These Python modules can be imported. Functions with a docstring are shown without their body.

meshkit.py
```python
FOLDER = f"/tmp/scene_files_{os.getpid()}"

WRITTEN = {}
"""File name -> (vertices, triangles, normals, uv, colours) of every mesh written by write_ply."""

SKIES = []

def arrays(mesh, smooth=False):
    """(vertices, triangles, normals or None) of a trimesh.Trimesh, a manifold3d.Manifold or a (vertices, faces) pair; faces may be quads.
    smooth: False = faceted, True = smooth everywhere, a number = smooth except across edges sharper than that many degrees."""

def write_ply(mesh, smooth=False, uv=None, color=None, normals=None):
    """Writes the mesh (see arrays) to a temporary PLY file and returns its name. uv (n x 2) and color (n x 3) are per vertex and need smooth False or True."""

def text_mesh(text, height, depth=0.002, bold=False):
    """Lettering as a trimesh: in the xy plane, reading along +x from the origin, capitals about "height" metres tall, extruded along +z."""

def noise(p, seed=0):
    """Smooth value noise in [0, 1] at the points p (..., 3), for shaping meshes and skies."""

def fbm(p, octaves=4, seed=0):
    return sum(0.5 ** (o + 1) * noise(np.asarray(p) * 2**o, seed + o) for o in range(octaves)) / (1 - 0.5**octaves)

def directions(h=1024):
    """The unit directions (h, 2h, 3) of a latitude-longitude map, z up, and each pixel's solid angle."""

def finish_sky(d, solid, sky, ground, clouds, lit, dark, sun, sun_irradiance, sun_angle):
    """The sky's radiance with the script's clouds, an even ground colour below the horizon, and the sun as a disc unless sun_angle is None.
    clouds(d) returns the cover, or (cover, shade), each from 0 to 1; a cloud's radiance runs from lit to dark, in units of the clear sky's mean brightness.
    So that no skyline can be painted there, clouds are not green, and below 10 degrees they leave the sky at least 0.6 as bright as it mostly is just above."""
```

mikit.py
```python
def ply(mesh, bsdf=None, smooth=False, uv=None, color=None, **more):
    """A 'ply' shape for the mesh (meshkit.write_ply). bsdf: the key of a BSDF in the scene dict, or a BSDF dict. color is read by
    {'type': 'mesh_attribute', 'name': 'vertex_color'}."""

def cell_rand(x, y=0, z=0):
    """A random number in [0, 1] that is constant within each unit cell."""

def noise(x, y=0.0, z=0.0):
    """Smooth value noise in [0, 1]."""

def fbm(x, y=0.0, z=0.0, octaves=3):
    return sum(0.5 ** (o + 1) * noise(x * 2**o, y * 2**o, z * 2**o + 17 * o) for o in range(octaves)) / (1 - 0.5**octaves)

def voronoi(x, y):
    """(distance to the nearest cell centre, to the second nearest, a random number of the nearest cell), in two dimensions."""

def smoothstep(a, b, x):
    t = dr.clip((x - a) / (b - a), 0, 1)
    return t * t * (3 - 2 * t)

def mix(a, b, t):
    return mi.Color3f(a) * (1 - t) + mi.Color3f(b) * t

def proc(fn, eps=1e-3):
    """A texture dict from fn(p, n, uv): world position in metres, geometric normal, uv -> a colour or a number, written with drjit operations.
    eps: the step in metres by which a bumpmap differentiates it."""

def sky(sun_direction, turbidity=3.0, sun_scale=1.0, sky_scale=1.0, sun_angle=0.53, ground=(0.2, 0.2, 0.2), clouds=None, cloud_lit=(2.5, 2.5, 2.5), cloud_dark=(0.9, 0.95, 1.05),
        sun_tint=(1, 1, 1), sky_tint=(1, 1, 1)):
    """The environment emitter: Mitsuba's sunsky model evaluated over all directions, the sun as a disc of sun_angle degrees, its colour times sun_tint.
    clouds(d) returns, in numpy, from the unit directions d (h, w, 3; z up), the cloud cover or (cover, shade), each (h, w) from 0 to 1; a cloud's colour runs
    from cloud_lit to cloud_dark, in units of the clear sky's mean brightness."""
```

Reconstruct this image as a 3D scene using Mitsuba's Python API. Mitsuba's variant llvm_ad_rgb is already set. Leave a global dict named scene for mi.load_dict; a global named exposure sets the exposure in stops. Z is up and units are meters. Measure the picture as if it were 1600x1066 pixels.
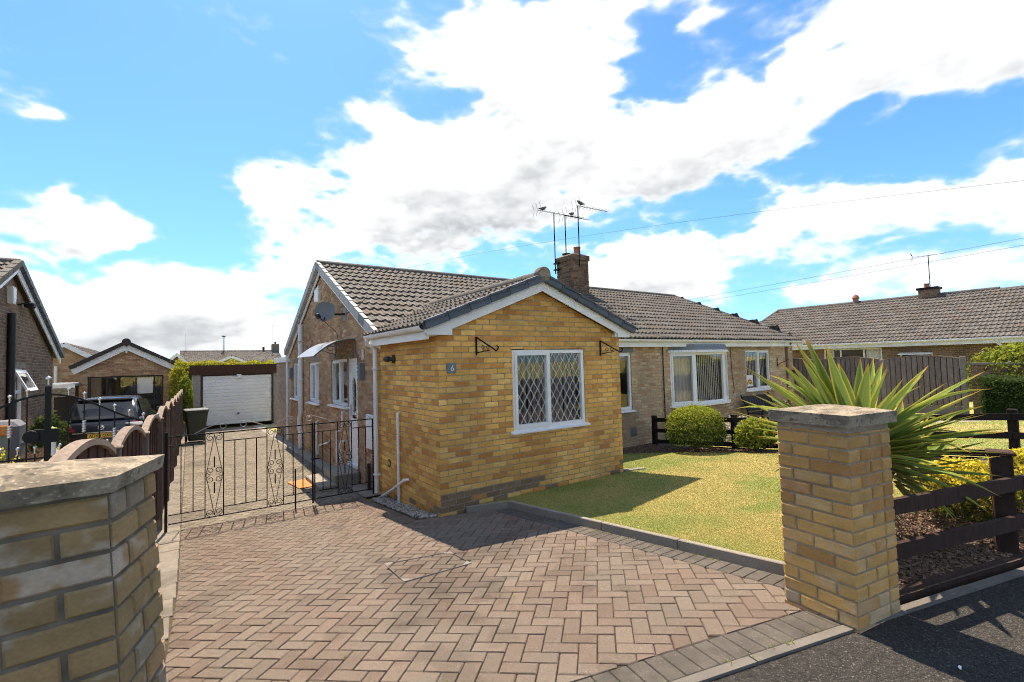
import math, random
import numpy as np
import trimesh
import drjit as dr
import mitsuba as mi
import mikit, meshkit
from mikit import noise, fbm, smoothstep, mix, proc
from shapely.geometry import Polygon, LineString, Point, box as sbox
from shapely.prepared import prep
from shapely.ops import unary_union

T = mi.ScalarTransform4f
scene, labels = {}, {}
rng = np.random.default_rng(11)
random.seed(5)
A = np.array

# ------------------------------------------------------------------ camera, sky, exposure
EYE = A([0.0, 0.0, 1.5])
FWD, UPV = A([0.5738, 0.8177, 0.0451]), A([-0.0042, -0.0521, 0.9986])
scene['camera'] = {'type': 'perspective', 'fov': 94.16, 'fov_axis': 'x', 'near_clip': 0.05, 'far_clip': 3000.0,
                   'to_world': T().look_at(origin=EYE.tolist(), target=(EYE + FWD).tolist(), up=UPV.tolist())}
SUN = A([0.20, 1.25, 2.28])


def cloud_mass(az, el):
    """how thick the cumulus is in a direction: broad regions of cover, broken up by noise on a flat layer"""
    ce, z = np.cos(np.radians(el)), np.maximum(np.sin(np.radians(el)), 0.0)
    k = 1 / (z + 0.42)
    q = np.stack([np.sin(np.radians(az)) * ce * k, np.cos(np.radians(az)) * ce * k, z * 1.6], -1)
    warp = np.stack([meshkit.fbm(q * 4.0 + o, 4, 31) - 0.5 for o in (5.0, 25.0, 45.0)], -1)
    az, el = az + warp[..., 0] * 13, el + warp[..., 2] * 8
    q = q + warp * 0.10
    bias = np.zeros(az.shape)
    for a, e, sa, se, w in LUMPS:
        da = (az - a + 180) % 360 - 180
        bias += w * np.exp(-(da / sa) ** 2 - ((el - e) / se) ** 2)
    away = np.clip((np.abs((az - 37 + 180) % 360 - 180) - 55) / 20, 0, 1)
    bias = np.clip(bias, -0.45, 0.36) + 0.11 * away
    n = meshkit.fbm(q * 3.2, 4, 3) - 0.5
    billow = 1 - np.abs(meshkit.fbm(q * 12.0 + 9.0, 5, 23) * 2 - 1) * 2.2
    fine = meshkit.fbm(q * 34.0 + 3.0, 4, 17) - 0.5
    calm = np.clip((el + 1) / 14, 0.35, 1)
    return bias + 0.60 * n + calm * (0.20 * (billow - 0.62) + 0.17 * fine), fine, bias + 0.45 * n + 0.10 * (billow - 0.62)


def clouds(d):
    """cumulus: cover, and shade where more cloud lies above, towards the sun"""
    az = np.degrees(np.arctan2(d[..., 0], d[..., 1]))
    el = np.degrees(np.arcsin(np.clip(d[..., 2], -1, 1)))
    m, fine, broad = cloud_mass(az, el)
    above = cloud_mass(az, np.minimum(el + 2.0, 89.0))[2] * 0.5 + cloud_mass(az, np.minimum(el + 4.5, 89.0))[2] * 0.5
    cover = np.clip((m - 0.085) / 0.17, 0, 1)
    cover = cover * cover * (3 - 2 * cover)
    wisp = np.clip((m + 0.16 * fine + 0.02) / 0.30, 0, 1) ** 1.5 * 0.5
    shade = np.clip((above - 0.14) / 0.34, 0, 1) * np.clip((m - 0.10) / 0.24, 0, 1)
    low = np.clip(0.66 + (above - broad) * 2.4 + fine * 0.25 - (el - 15) / 60, 0.05, 1.0)
    return np.clip(cover + (1 - cover) * wisp, 0, 1), shade * low


LUMPS = [(35.9, 32.2, 11.7, 6.4, 0.36), (28.2, 35.0, 6.2, 3.3, 0.2), (43.8, 31.2, 6.9, 5.3, 0.2), (38.7, 21.9, 17.4, 5.5, 0.34), (59.4, 24.7, 11.0, 6.3, 0.36), (71.9, 28.1, 7.6, 4.5, 0.3), (82.0, 25.1, 4.8, 4.0, 0.36), (76.8, 29.2, 5.3, 2.3, 0.15), (23.9, 17.8, 16.8, 4.9, 0.36), (9.3, 18.1, 5.7, 2.9, 0.3), (9.9, 11.5, 5.7, 3.4, 0.2), (20.3, 25.3, 5.1, 1.7, 0.15), (17.5, 30.2, 4.3, 3.5, -0.2), (27.2, 28.5, 3.9, 1.4, -0.22), (74.5, 13.0, 9.8, 4.0, 0.36), (81.7, 13.0, 4.1, 4.1, 0.3), (66.8, 13.9, 6.2, 3.1, 0.22), (53.3, 10.9, 7.7, 3.9, 0.36), (47.5, 9.9, 5.2, 3.0, 0.2), (58.6, 8.3, 7.8, 2.8, 0.3), (50.3, 6.8, 11.4, 2.9, 0.22), (69.2, 6.6, 6.4, 2.5, 0.2), (-2.5, 6.8, 9.8, 3.8, 0.36), (-7.9, 6.2, 5.4, 3.1, 0.25), (3.3, 8.1, 3.9, 2.9, 0.2), (-3.9, 3.7, 19.2, 3.0, 0.25), (78.6, 6.0, 8.2, 2.2, 0.15), (-10.7, 21.1, 1.7, 1.3, 0.36), (-8.6, 14.4, 2.9, 1.6, 0.46), (-4.4, 13.3, 3.3, 1.2, 0.46), (-3.9, 11.6, 9.0, 0.8, -0.26), (2.7, 11.6, 3.3, 2.5, -0.16), (7.1, 30.7, 3.7, 1.6, 0.3), (5.6, 32.2, 1.8, 0.8, 0.14), (17.5, 26.9, 2.9, 0.9, 0.15), (-3.1, 28.1, 11.4, 7.4, -0.3), (6.8, 24.5, 9.2, 6.4, -0.3), (16.1, 33.9, 5.0, 3.7, -0.25), (1.1, 15.8, 4.8, 3.6, -0.34), (52.1, 31.9, 2.9, 3.3, -0.34), (57.7, 16.7, 7.3, 1.9, -0.38), (47.6, 13.9, 4.4, 1.8, -0.3), (78.8, 19.3, 5.8, 2.6, -0.46), (69.9, 19.9, 4.2, 1.1, -0.1), (-10.8, 17.3, 7.7, 2.0, -0.3), (8.0, 10.7, 1.6, 4.0, -0.12), (27.3, 31.5, 2.3, 3.5, -0.12), (64.1, 29.4, 3.6, 2.7, -0.16), (50.4, 26.8, 2.2, 3.7, -0.14), (32.6, 25.8, 4.7, 1.6, -0.12), (71.5, 21.8, 2.0, 1.6, -0.14), (17.3, 17.5, 2.1, 2.1, -0.1), (66.5, 19.6, 3.4, 1.4, -0.16), (43.4, 22.3, 4.6, 2.7, -0.1), (14.6, 19.3, 3.4, 2.0, -0.12), (63.6, 6.8, 5.4, 1.7, -0.28), (49.4, 36.6, 3.0, 1.0, 0.2), (55.8, 35.0, 2.8, 1.5, 0.2)]
scene['sky'] = mikit.sky(SUN.tolist(), turbidity=3.0, clouds=clouds, cloud_lit=(2.35, 2.35, 2.33), cloud_dark=(0.98, 1.04, 1.10), sky_tint=(0.56, 0.84, 0.98))
exposure = 2.72

# ------------------------------------------------------------------ materials
def two(b):
    return {'type': 'twosided', 'bsdf': b}


def rgb(*c):
    return {'type': 'rgb', 'value': list(c)}


def plain(name, c, rough=0.6, metallic=0.0, **kw):
    scene[name] = two({'type': 'principled', 'base_color': rgb(*c), 'roughness': rough, 'metallic': metallic, **kw})


def textured(name, fn, rough=0.8, bump=None, scale=1.0, **kw):
    b = {'type': 'principled', 'base_color': proc(fn), 'roughness': rough, **kw}
    if bump is not None:
        b = {'type': 'bumpmap', 'arbitrary': proc(bump, 2e-3), 'scale': scale, 'bsdf': b}
    scene[name] = two(b)


def sel(k, table):
    """pick a colour by the whole number k"""
    out = mi.Color3f(table[0])
    for i, c in enumerate(table[1:], 1):
        out = dr.select(k > i - 0.5, mi.Color3f(c), out)
    return out


BR_A = [(.60, .340, .088), (.43, .250, .082), (.34, .205, .112), (.39, .275, .165), (.165, .100, .062), (.30, .22, .16), (.235, .160, .075)]
BR_B = [(.44, .190, .050), (.34, .175, .060), (.26, .128, .068), (.36, .205, .115), (.120, .070, .045), (.25, .17, .12), (.30, .150, .075)]
BR_C = [(.62, .415, .140), (.42, .290, .130), (.42, .285, .165), (.46, .350, .220), (.200, .135, .085), (.34, .27, .21), (.27, .205, .115)]
BR_D = [(.205, .140, .078), (.36, .255, .14), (.19, .125, .080), (.25, .18, .115), (.10, .065, .045), (.22, .16, .12), (.215, .170, .115)]


def brick_col(p, n, uv):
    k, r = dr.floor(uv.x), uv.y
    t = uv.x - k
    blot = noise(p.x * 11 + r * 50, p.y * 11, p.z * 23)
    fine = noise(p.x * 140, p.y * 140, p.z * 140)
    c = mix(sel(k, BR_A), sel(k, BR_B), smoothstep(0.50, 0.72, t) * (0.5 + 0.5 * smoothstep(0.25, 0.7, blot)))
    c = mix(c, sel(k, BR_C), smoothstep(0.35, 0.05, t) * (0.4 + 0.6 * blot))
    c = mix(c, sel(k, BR_D), smoothstep(0.86, 0.95, t))
    pale = smoothstep(0.52, 0.78, noise(p.x * 8 + 3, p.y * 8, p.z * 10) * 0.65 + noise(p.x * 37, p.y * 37, p.z * 37) * 0.35) * dr.select(k > 5.5, 0.55, dr.select((k > 0.5) & (k < 1.5), 0.22, 0.08))
    c = mix(c, (.40, .365, .31), pale)
    c = c * (0.86 + 0.26 * smoothstep(0.30, 0.65, noise(p.x * 1.6, p.y * 1.6, p.z * 0.9 + 4)))
    return c * (0.83 + 0.24 * r + 0.30 * (blot - 0.3)) * (0.88 + 0.24 * fine)


def grit(p, n, uv):
    return noise(p.x * 95, p.y * 95, p.z * 95) * 0.6 + noise(p.x * 260, p.y * 260, p.z * 260) * 0.4


textured('brick_mat', brick_col, 0.9, grit, 0.0016, specular=0.2)


def mortar_col(p, n, uv):
    return mi.Color3f(.30, .247, .18) * (0.65 + 0.55 * noise(p.x * 40, p.y * 40, p.z * 40)) * (0.75 + 0.4 * noise(p.x * 3, p.y * 3, p.z * 3))


textured('mortar_mat', mortar_col, 0.95)
textured('mortar_old_mat', lambda p, n, uv: mix((.070, .060, .046), (.18, .155, .12), noise(p.x * 25, p.y * 25, p.z * 25)), 0.95)
scene['mortar_dark_mat'] = two({'type': 'principled', 'base_color': rgb(.13, .11, .09), 'roughness': .95})


def paver_col(p, n, uv):
    t, r = uv.x, uv.y
    f = noise(p.x * 170, p.y * 170, p.z * 60)
    b = noise(p.x * 3.1, p.y * 3.1, 2.0)
    b2 = noise(p.x * 19, p.y * 19, 6.0)
    c = mix((.150, .120, .096), (.142, .106, .084), smoothstep(0.2, 0.9, t * 0.7 + b2 * 0.3))
    c = mix(c, (.140, .120, .098), smoothstep(0.45, 0.8, b) * 0.55)
    c = dr.select(t > 1.5, mix((.078, .070, .061), (.105, .094, .081), b2), c)
    c = dr.select(t > 2.5, mix((.17, .15, .125), (.215, .19, .16), b2), c)
    c = dr.select(t > 3.5, mix((.205, .180, .140), (.165, .142, .112), b2), c)
    spots = smoothstep(0.80, 0.9, f)
    stain = smoothstep(0.58, 0.80, fbm(p.x * 1.3 + 7, p.y * 1.3, 1.0)) + 0.6 * smoothstep(0.70, 0.85, noise(p.x * 5.0, p.y * 5.0, 9.0))
    return mix(c * (0.83 + 0.22 * r) * (0.84 + 0.3 * f), (.24, .21, .18), spots * 0.35) * (1 - 0.26 * stain)


textured('paver_mat', paver_col, 0.85, grit, 0.0022, specular=0.12)


def joint_col(p, n, uv):
    m = smoothstep(0.5, 0.75, noise(p.x * 1.7, p.y * 1.7, 3.0)) * noise(p.x * 30, p.y * 30, 0)
    return mix((.034, .024, .017), (.075, .058, .020), m) * (0.6 + 0.7 * noise(p.x * 60, p.y * 60, 1.0))


textured('joint_mat', joint_col, 0.95)


def stone_col(p, n, uv):
    f = noise(p.x * 150, p.y * 150, p.z * 150)
    b = fbm(p.x * 13, p.y * 13, p.z * 13)
    g = noise(p.x * 47, p.y * 47, p.z * 47)
    c = mix((.27, .225, .160), (.155, .130, .095), smoothstep(0.42, 0.68, b))
    c = mix(c, (.095, .085, .07), smoothstep(0.70, 0.82, g) * 0.8)
    return mix(c, (.36, .32, .26), smoothstep(0.76, 0.88, f) * 0.6) * (0.75 + 0.4 * f)


textured('stone_mat', stone_col, 0.92, grit, 0.004, specular=0.2)


def conc_col(p, n, uv):
    b = fbm(p.x * 2.3, p.y * 2.3, p.z * 2.3)
    f = noise(p.x * 120, p.y * 120, p.z * 120)
    return mix((.25, .225, .185), (.165, .148, .125), b) * (0.82 + 0.32 * f)


textured('concrete_mat', conc_col, 0.9)
textured('kerb_mat', lambda p, n, uv: mix((.15, .135, .115), (.085, .078, .068), fbm(p.x * 6, p.y * 6, p.z * 6)), 0.9)


def tar_col(p, n, uv):
    f = noise(p.x * 210, p.y * 210, 1.0)
    g = noise(p.x * 85, p.y * 85, 4.0)
    b = fbm(p.x * 0.9, p.y * 0.9, 2.0)
    c = mix((.026, .025, .024), (.044, .042, .039), b)
    return mix(c, (.13, .12, .105), smoothstep(0.72, 0.9, f) * 0.75) * (0.70 + 0.55 * g)


def tar_bump(p, n, uv):
    return noise(p.x * 110, p.y * 110, 1.0)


textured('asphalt_mat', tar_col, 0.95, tar_bump, 0.006, specular=0.05)


def soil_col(p, n, uv):
    f = noise(p.x * 38, p.y * 38, p.z * 38)
    return mix((.050, .034, .024), (.115, .082, .056), f) * (0.6 + 0.6 * noise(p.x * 140, p.y * 140, 1.0))


textured('soil_mat', soil_col, 0.95)


def turf_col(p, n, uv):
    b = fbm(p.x * 1.3, p.y * 1.3, 3.0)
    f = noise(p.x * 90, p.y * 90, 1.0)
    dry = smoothstep(0.36, 0.62, b)
    return mix((.170, .195, .050), (.285, .235, .080), dry) * (0.75 + 0.4 * f)


textured('turf_mat', turf_col, 0.95)


def blade_col(p, n, uv):
    b = fbm(p.x * 1.3, p.y * 1.3, 3.0)
    dry = smoothstep(0.30, 0.72, b * 0.62 + uv.x * 0.40)
    return mix((.240, .285, .070), (.400, .330, .110), dry) * (0.88 + 0.24 * uv.y)


scene['grass_mat'] = {'type': 'principledthin', 'base_color': proc(blade_col), 'roughness': .7, 'diff_trans': .5}


def tile_col(p, n, uv):
    b = fbm(p.x * 2.1, p.y * 2.1, p.z * 2.1)
    f = noise(p.x * 75, p.y * 75, p.z * 75)
    c = mix((.076, .069, .062), (.118, .107, .096), uv.x)
    c = mix(c, (.10, .070, .053), smoothstep(0.75, 0.95, uv.y) * 0.7)
    c = mix(c, (.052, .046, .038), smoothstep(0.5, 0.75, b) * 0.55)
    c = mix(c, (.22, .21, .16), smoothstep(0.80, 0.88, f) * smoothstep(0.35, 0.6, b) * 0.7)
    return c * (0.8 + 0.36 * f)


textured('tile_mat', tile_col, 0.85)


def slate_col(p, n, uv):
    return mi.Color3f(.055, .070, .092) * (0.75 + 0.45 * uv.x) * (0.85 + 0.3 * noise(p.x * 30, p.y * 30, p.z * 30))


textured('verge_mat', slate_col, 0.55)


def wood_col(p, n, uv):
    """uv.x: 0 dark stained, 1 stained brown, 2 bare and weathered, 3 nearly black, 4 pale, sunlight on fence caps put into the colour; uv.y: tone"""
    k = uv.x
    grain = noise(p.x * 55, p.y * 55, p.z * 6) * 0.6 + noise(p.x * 160, p.y * 160, p.z * 14) * 0.4
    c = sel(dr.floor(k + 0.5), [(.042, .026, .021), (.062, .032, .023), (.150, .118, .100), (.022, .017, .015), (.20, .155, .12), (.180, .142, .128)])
    return c * (0.62 + 0.75 * grain) * (0.75 + 0.5 * uv.y)


textured('wood_mat', wood_col, 0.85, specular=0.15)


def leaf_col(p, n, uv):
    """uv.x in 0..6 picks the plant, its fraction the yellowness; uv.y: tone"""
    k = dr.floor(uv.x)
    t = uv.x - k
    a = sel(k, [(.040, .078, .016), (.026, .052, .016), (.085, .135, .035), (.045, .075, .022), (.050, .085, .022), (.42, .40, .30)])
    b = sel(k, [(.340, .370, .050), (.095, .125, .042), (.300, .340, .085), (.68, .56, .055), (.42, .40, .045), (.62, .58, .42)])
    return mix(a, b, t) * (0.65 + 0.7 * uv.y)


scene['leaf_mat'] = {'type': 'principledthin', 'base_color': proc(leaf_col), 'roughness': .5, 'diff_trans': .7}


def strap_col(p, n, uv):
    """uv.x: across the leaf from -1 to 1 plus 4 for a dry leaf; uv.y: along it"""
    dry = dr.select(uv.x > 2.0, 1.0, 0.0)
    x = dr.abs(uv.x - 4 * dry)
    st = noise(uv.x * 22, 3.0, uv.y * 2)
    c = mix((.140, .215, .048), (.240, .310, .080), st)
    c = mix(c, (.50, .45, .075), smoothstep(0.66, 0.95, x))
    c = mix(c, (.42, .27, .06), smoothstep(0.86, 0.97, uv.y))
    c = mix(c, (.36, .30, .10), smoothstep(0.15, 0.0, uv.y) * 0.6)
    return mix(c, mix((.30, .22, .13), (.42, .33, .20), st), dry)


scene['strap_mat'] = {'type': 'principledthin', 'base_color': proc(strap_col), 'roughness': .42, 'diff_trans': .45}


def upvc_col(p, n, uv):
    return mi.Color3f(.70, .70, .69) * (0.90 + 0.12 * noise(p.x * 5, p.y * 5, p.z * 2.2)) * (0.96 + 0.06 * noise(p.x * 40, p.y * 40, p.z * 9))


textured('white_mat', upvc_col, 0.35)
plain('cream_mat', (.62, .58, .50), .6)
plain('iron_mat', (.010, .010, .011), .6, specular=.2)
plain('iron_sunlit_mat', (.30, .28, .26), .5)  # black iron of the gate crest, sunlight painted into its colour
plain('black_mat', (.014, .014, .014), .6)
plain('wire_mat', (.13, .13, .14), .6)
plain('dark_gap_mat', (.035, .030, .028), .9)
plain('deck_mat', (.05, .045, .04), .95)
plain('lead_mat', (.13, .14, .155), .55)
plain('grey_mat', (.12, .12, .125), .5)
plain('unit_mat', (.36, .355, .34), .7)
plain('alloy_mat', (.62, .62, .62), .3, 0.9)
plain('bin_mat', (.028, .042, .026), .5)
plain('rubber_mat', (.02, .02, .02), .9)
plain('terracotta_mat', (.30, .115, .07), .85)
plain('orange_mat', (.40, .150, .03), .8)
plain('red_mat', (.50, .03, .025), .4)
plain('yellow_mat', (.72, .52, .02), .5)
plain('lime_mat', (.55, .65, .10), .5)
plain('blind_mat', (.40, .37, .31), .9)
plain('curtain_mat', (.30, .27, .25), .95)
plain('net_mat', (.62, .60, .58), .95)
plain('room_mat', (.20, .17, .15), .95)
plain('slate_plaque_mat', (.12, .15, .16), .6)
plain('letter_mat', (.75, .75, .72), .6)
textured('pebble_mat', lambda p, n, uv: mix((.16, .14, .12), (.42, .39, .35), uv.x), 0.8)
plain('bark_mat', (.19, .125, .085), .9)
plain('bark_pale_mat', (.27, .185, .13), .9)
plain('trunk_mat', (.12, .09, .065), .95)
plain('plate_mat', (.72, .46, .03), .4)
plain('render_mat', (.50, .46, .41), .9)
plain('car_mat', (.004, .005, .011), .18, 0.0, clearcoat=1.0, clearcoat_gloss=.95, specular=.6)
plain('car_glass_mat', (.02, .022, .025), .06, specular=.9)
plain('lamp_red_mat', (.30, .012, .015), .15, clearcoat=1.0)
plain('flower_mat', (.75, .62, .04), .7)
plain('pigeon_mat', (.10, .10, .11), .8)
plain('canopy_mat', (.26, .27, .28), .35)
scene['glass_mat'] = {'type': 'thindielectric', 'int_ior': 1.52}


def dash_col(p, n, uv):
    return mix((.16, .14, .125), (.34, .31, .28), noise(p.x * 55, p.y * 55, p.z * 55))


textured('pebbledash_mat', dash_col, 0.95)

# ------------------------------------------------------------------ helpers
def fresh(key):
    if key not in scene and key not in labels:
        return key
    i = 1
    while f'{key}_{i:03d}' in scene or f'{key}_{i:03d}' in labels:
        i += 1
    return f'{key}_{i:03d}'


def tag(key, label=None, cat=None, group=None, kind=None):
    d = labels.setdefault(key, {})
    for k, v in (('label', label), ('category', cat), ('group', group), ('kind', kind)):
        if v:
            d[k] = v
    return key


def thing(name, label, cat, group=None):
    key = fresh(name)
    return tag(key, label, cat, group)


def put(key, mesh, mat, smooth=False, uv=None, **lab):
    key = fresh(key)
    if isinstance(mesh, MB):
        v, f, uvs = mesh.arrays()
        uv = uvs if uv is None else uv
        mesh = (v, f)
    v = A(mesh[0] if isinstance(mesh, tuple) else mesh.vertices)
    f = A(mesh[1] if isinstance(mesh, tuple) else mesh.faces)
    if smooth:
        m = trimesh.Trimesh(v, f, process=False)
        if uv is None:
            scene[key] = mikit.ply(m, mat, smooth=smooth)
        else:
            scene[key] = mikit.ply(m, mat, smooth=True, uv=uv)
    else:
        scene[key] = mikit.ply((v, f), mat, uv=uv)
    if lab:
        tag(key, **lab)
    return key


class MB:
    def __init__(self):
        self.v, self.f, self.u, self.n = [], [], [], 0

    def add(self, v, f, uv=(0.5, 0.5)):
        v, f = A(v, float), A(f, int)
        if f.ndim == 2 and f.shape[1] == 4:
            f = np.vstack([f[:, [0, 1, 2]], f[:, [0, 2, 3]]])
        uv = A(uv, float)
        if uv.ndim == 1:
            uv = np.tile(uv, (len(v), 1))
        self.v.append(v); self.f.append(f + self.n); self.u.append(uv); self.n += len(v)
        return self

    def box(self, lo, hi, uv=(0.5, 0.5)):
        return self.add(*box_vf(lo, hi), uv)

    def bar(self, a, b, w, h, up=(0, 0, 1), uv=(0.5, 0.5)):
        return self.add(*bar_vf(a, b, w, h, up), uv)

    def tube(self, pts, r, n=8, uv=(0.5, 0.5)):
        return self.add(*tube_vf(pts, r, n), uv)

    def cbox(self, lo, hi, b, uv=(0.5, 0.5)):
        return self.add(*cbox_vf(lo, hi, b), uv)

    def arrays(self):
        return np.vstack(self.v), np.vstack(self.f), np.vstack(self.u)


BOXF = A([[0, 2, 3, 1], [4, 5, 7, 6], [0, 1, 5, 4], [2, 6, 7, 3], [0, 4, 6, 2], [1, 3, 7, 5]])


def box_vf(lo, hi):
    lo, hi = A(lo, float), A(hi, float)
    v = A([[(lo, hi)[i][0], (lo, hi)[j][1], (lo, hi)[k][2]] for k in (0, 1) for j in (0, 1) for i in (0, 1)])
    return v, BOXF


def cbox_vf(lo, hi, b):
    lo, hi = A(lo, float), A(hi, float)
    pts = []
    for ax in range(3):
        l, h = lo + b, hi - b
        l, h = l.copy(), h.copy()
        l[ax], h[ax] = lo[ax], hi[ax]
        pts += [[(l, h)[i][0], (l, h)[j][1], (l, h)[k][2]] for k in (0, 1) for j in (0, 1) for i in (0, 1)]
    m = trimesh.PointCloud(A(pts)).convex_hull
    return A(m.vertices), A(m.faces)


def unit(a):
    a = A(a, float)
    return a / np.linalg.norm(a)


def bar_vf(a, b, w, h, up=(0, 0, 1)):
    a, b = A(a, float), A(b, float)
    d = unit(b - a)
    up = A(up, float)
    if abs(d @ unit(up)) > 0.98:
        up = A([0, 1.0, 0])
    s = unit(np.cross(d, up)); u = np.cross(s, d)
    v = [p + s * i * w / 2 + u * j * h / 2 for p in (a, b) for j in (-1, 1) for i in (-1, 1)]
    return A(v), BOXF[:, ::-1]


def tube_vf(pts, r, n=8):
    P = A(pts, float)
    R = np.broadcast_to(A(r, float), (len(P),))
    t = np.gradient(P, axis=0)
    t /= np.linalg.norm(t, axis=1, keepdims=True) + 1e-12
    u = np.cross(t[0], [0, 0, 1.0])
    if np.linalg.norm(u) < 1e-3:
        u = np.cross(t[0], [0, 1.0, 0])
    u = unit(u)
    rings = []
    a = np.arange(n) * 2 * np.pi / n
    for i in range(len(P)):
        u = unit(u - t[i] * (u @ t[i]))
        w = np.cross(t[i], u)
        rings.append(P[i] + R[i] * (np.cos(a)[:, None] * u + np.sin(a)[:, None] * w))
    v = np.vstack(rings + [P[:1], P[-1:]])
    f, m = [], len(P)
    for i in range(m - 1):
        for k in range(n):
            k2 = (k + 1) % n
            f += [[i * n + k, i * n + k2, (i + 1) * n + k2], [i * n + k, (i + 1) * n + k2, (i + 1) * n + k]]
    for k in range(n):
        k2 = (k + 1) % n
        f += [[m * n, k2, k], [m * n + 1, (m - 1) * n + k, (m - 1) * n + k2]]
    return v, A(f)


def lathe_vf(prof, c=(0, 0, 0), n=16, axis=None):
    prof = A(prof, float)
    a = np.arange(n) * 2 * np.pi / n
    v = np.vstack([np.stack([r * np.cos(a), r * np.sin(a), np.full(n, z)], 1) for r, z in prof])
    f = []
    for i in range(len(prof) - 1):
        for k in range(n):
            k2 = (k + 1) % n
            f += [[i * n + k, i * n + k2, (i + 1) * n + k2], [i * n + k, (i + 1) * n + k2, (i + 1) * n + k]]
    if axis is not None:
        w = unit(axis)
        u = unit(np.cross(w, [0, 0, 1.0] if abs(w[2]) < .9 else [0, 1.0, 0])); s = np.cross(w, u)
        v = v[:, :1] * u + v[:, 1:2] * s + v[:, 2:] * w
    return v + A(c, float), A(f)


class Frame:
    """a plane: origin, u along, v up, n = u x v outward"""
    def __init__(self, O, u, v=(0, 0, 1)):
        self.O, self.u, self.v = A(O, float), unit(u), unit(v)
        self.n = np.cross(self.u, self.v)

    def __call__(self, q):
        q = A(q, float)
        return self.O + q[..., :1] * self.u + q[..., 1:2] * self.v + q[..., 2:3] * self.n


def slab_vf(fr, poly, z0, z1):
    m = trimesh.creation.extrude_polygon(poly, z1 - z0, engine='earcut')
    v = A(m.vertices); v[:, 2] += z0
    return fr(v), A(m.faces)


def slab(mb, fr, poly, z0, z1, uv=(0.5, 0.5)):
    for g_ in getattr(poly, 'geoms', [poly]):
        if g_.area > 1e-5 and g_.geom_type == 'Polygon':
            mb.add(*slab_vf(fr, g_, z0, z1), uv)
    return mb


FRF = A([[8, 9, 10, 11], [4, 5, 9, 8], [5, 6, 10, 9], [6, 7, 11, 10], [7, 4, 8, 11], [0, 1, 5, 4], [1, 2, 6, 5], [2, 3, 7, 6], [3, 0, 4, 7]])


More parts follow.
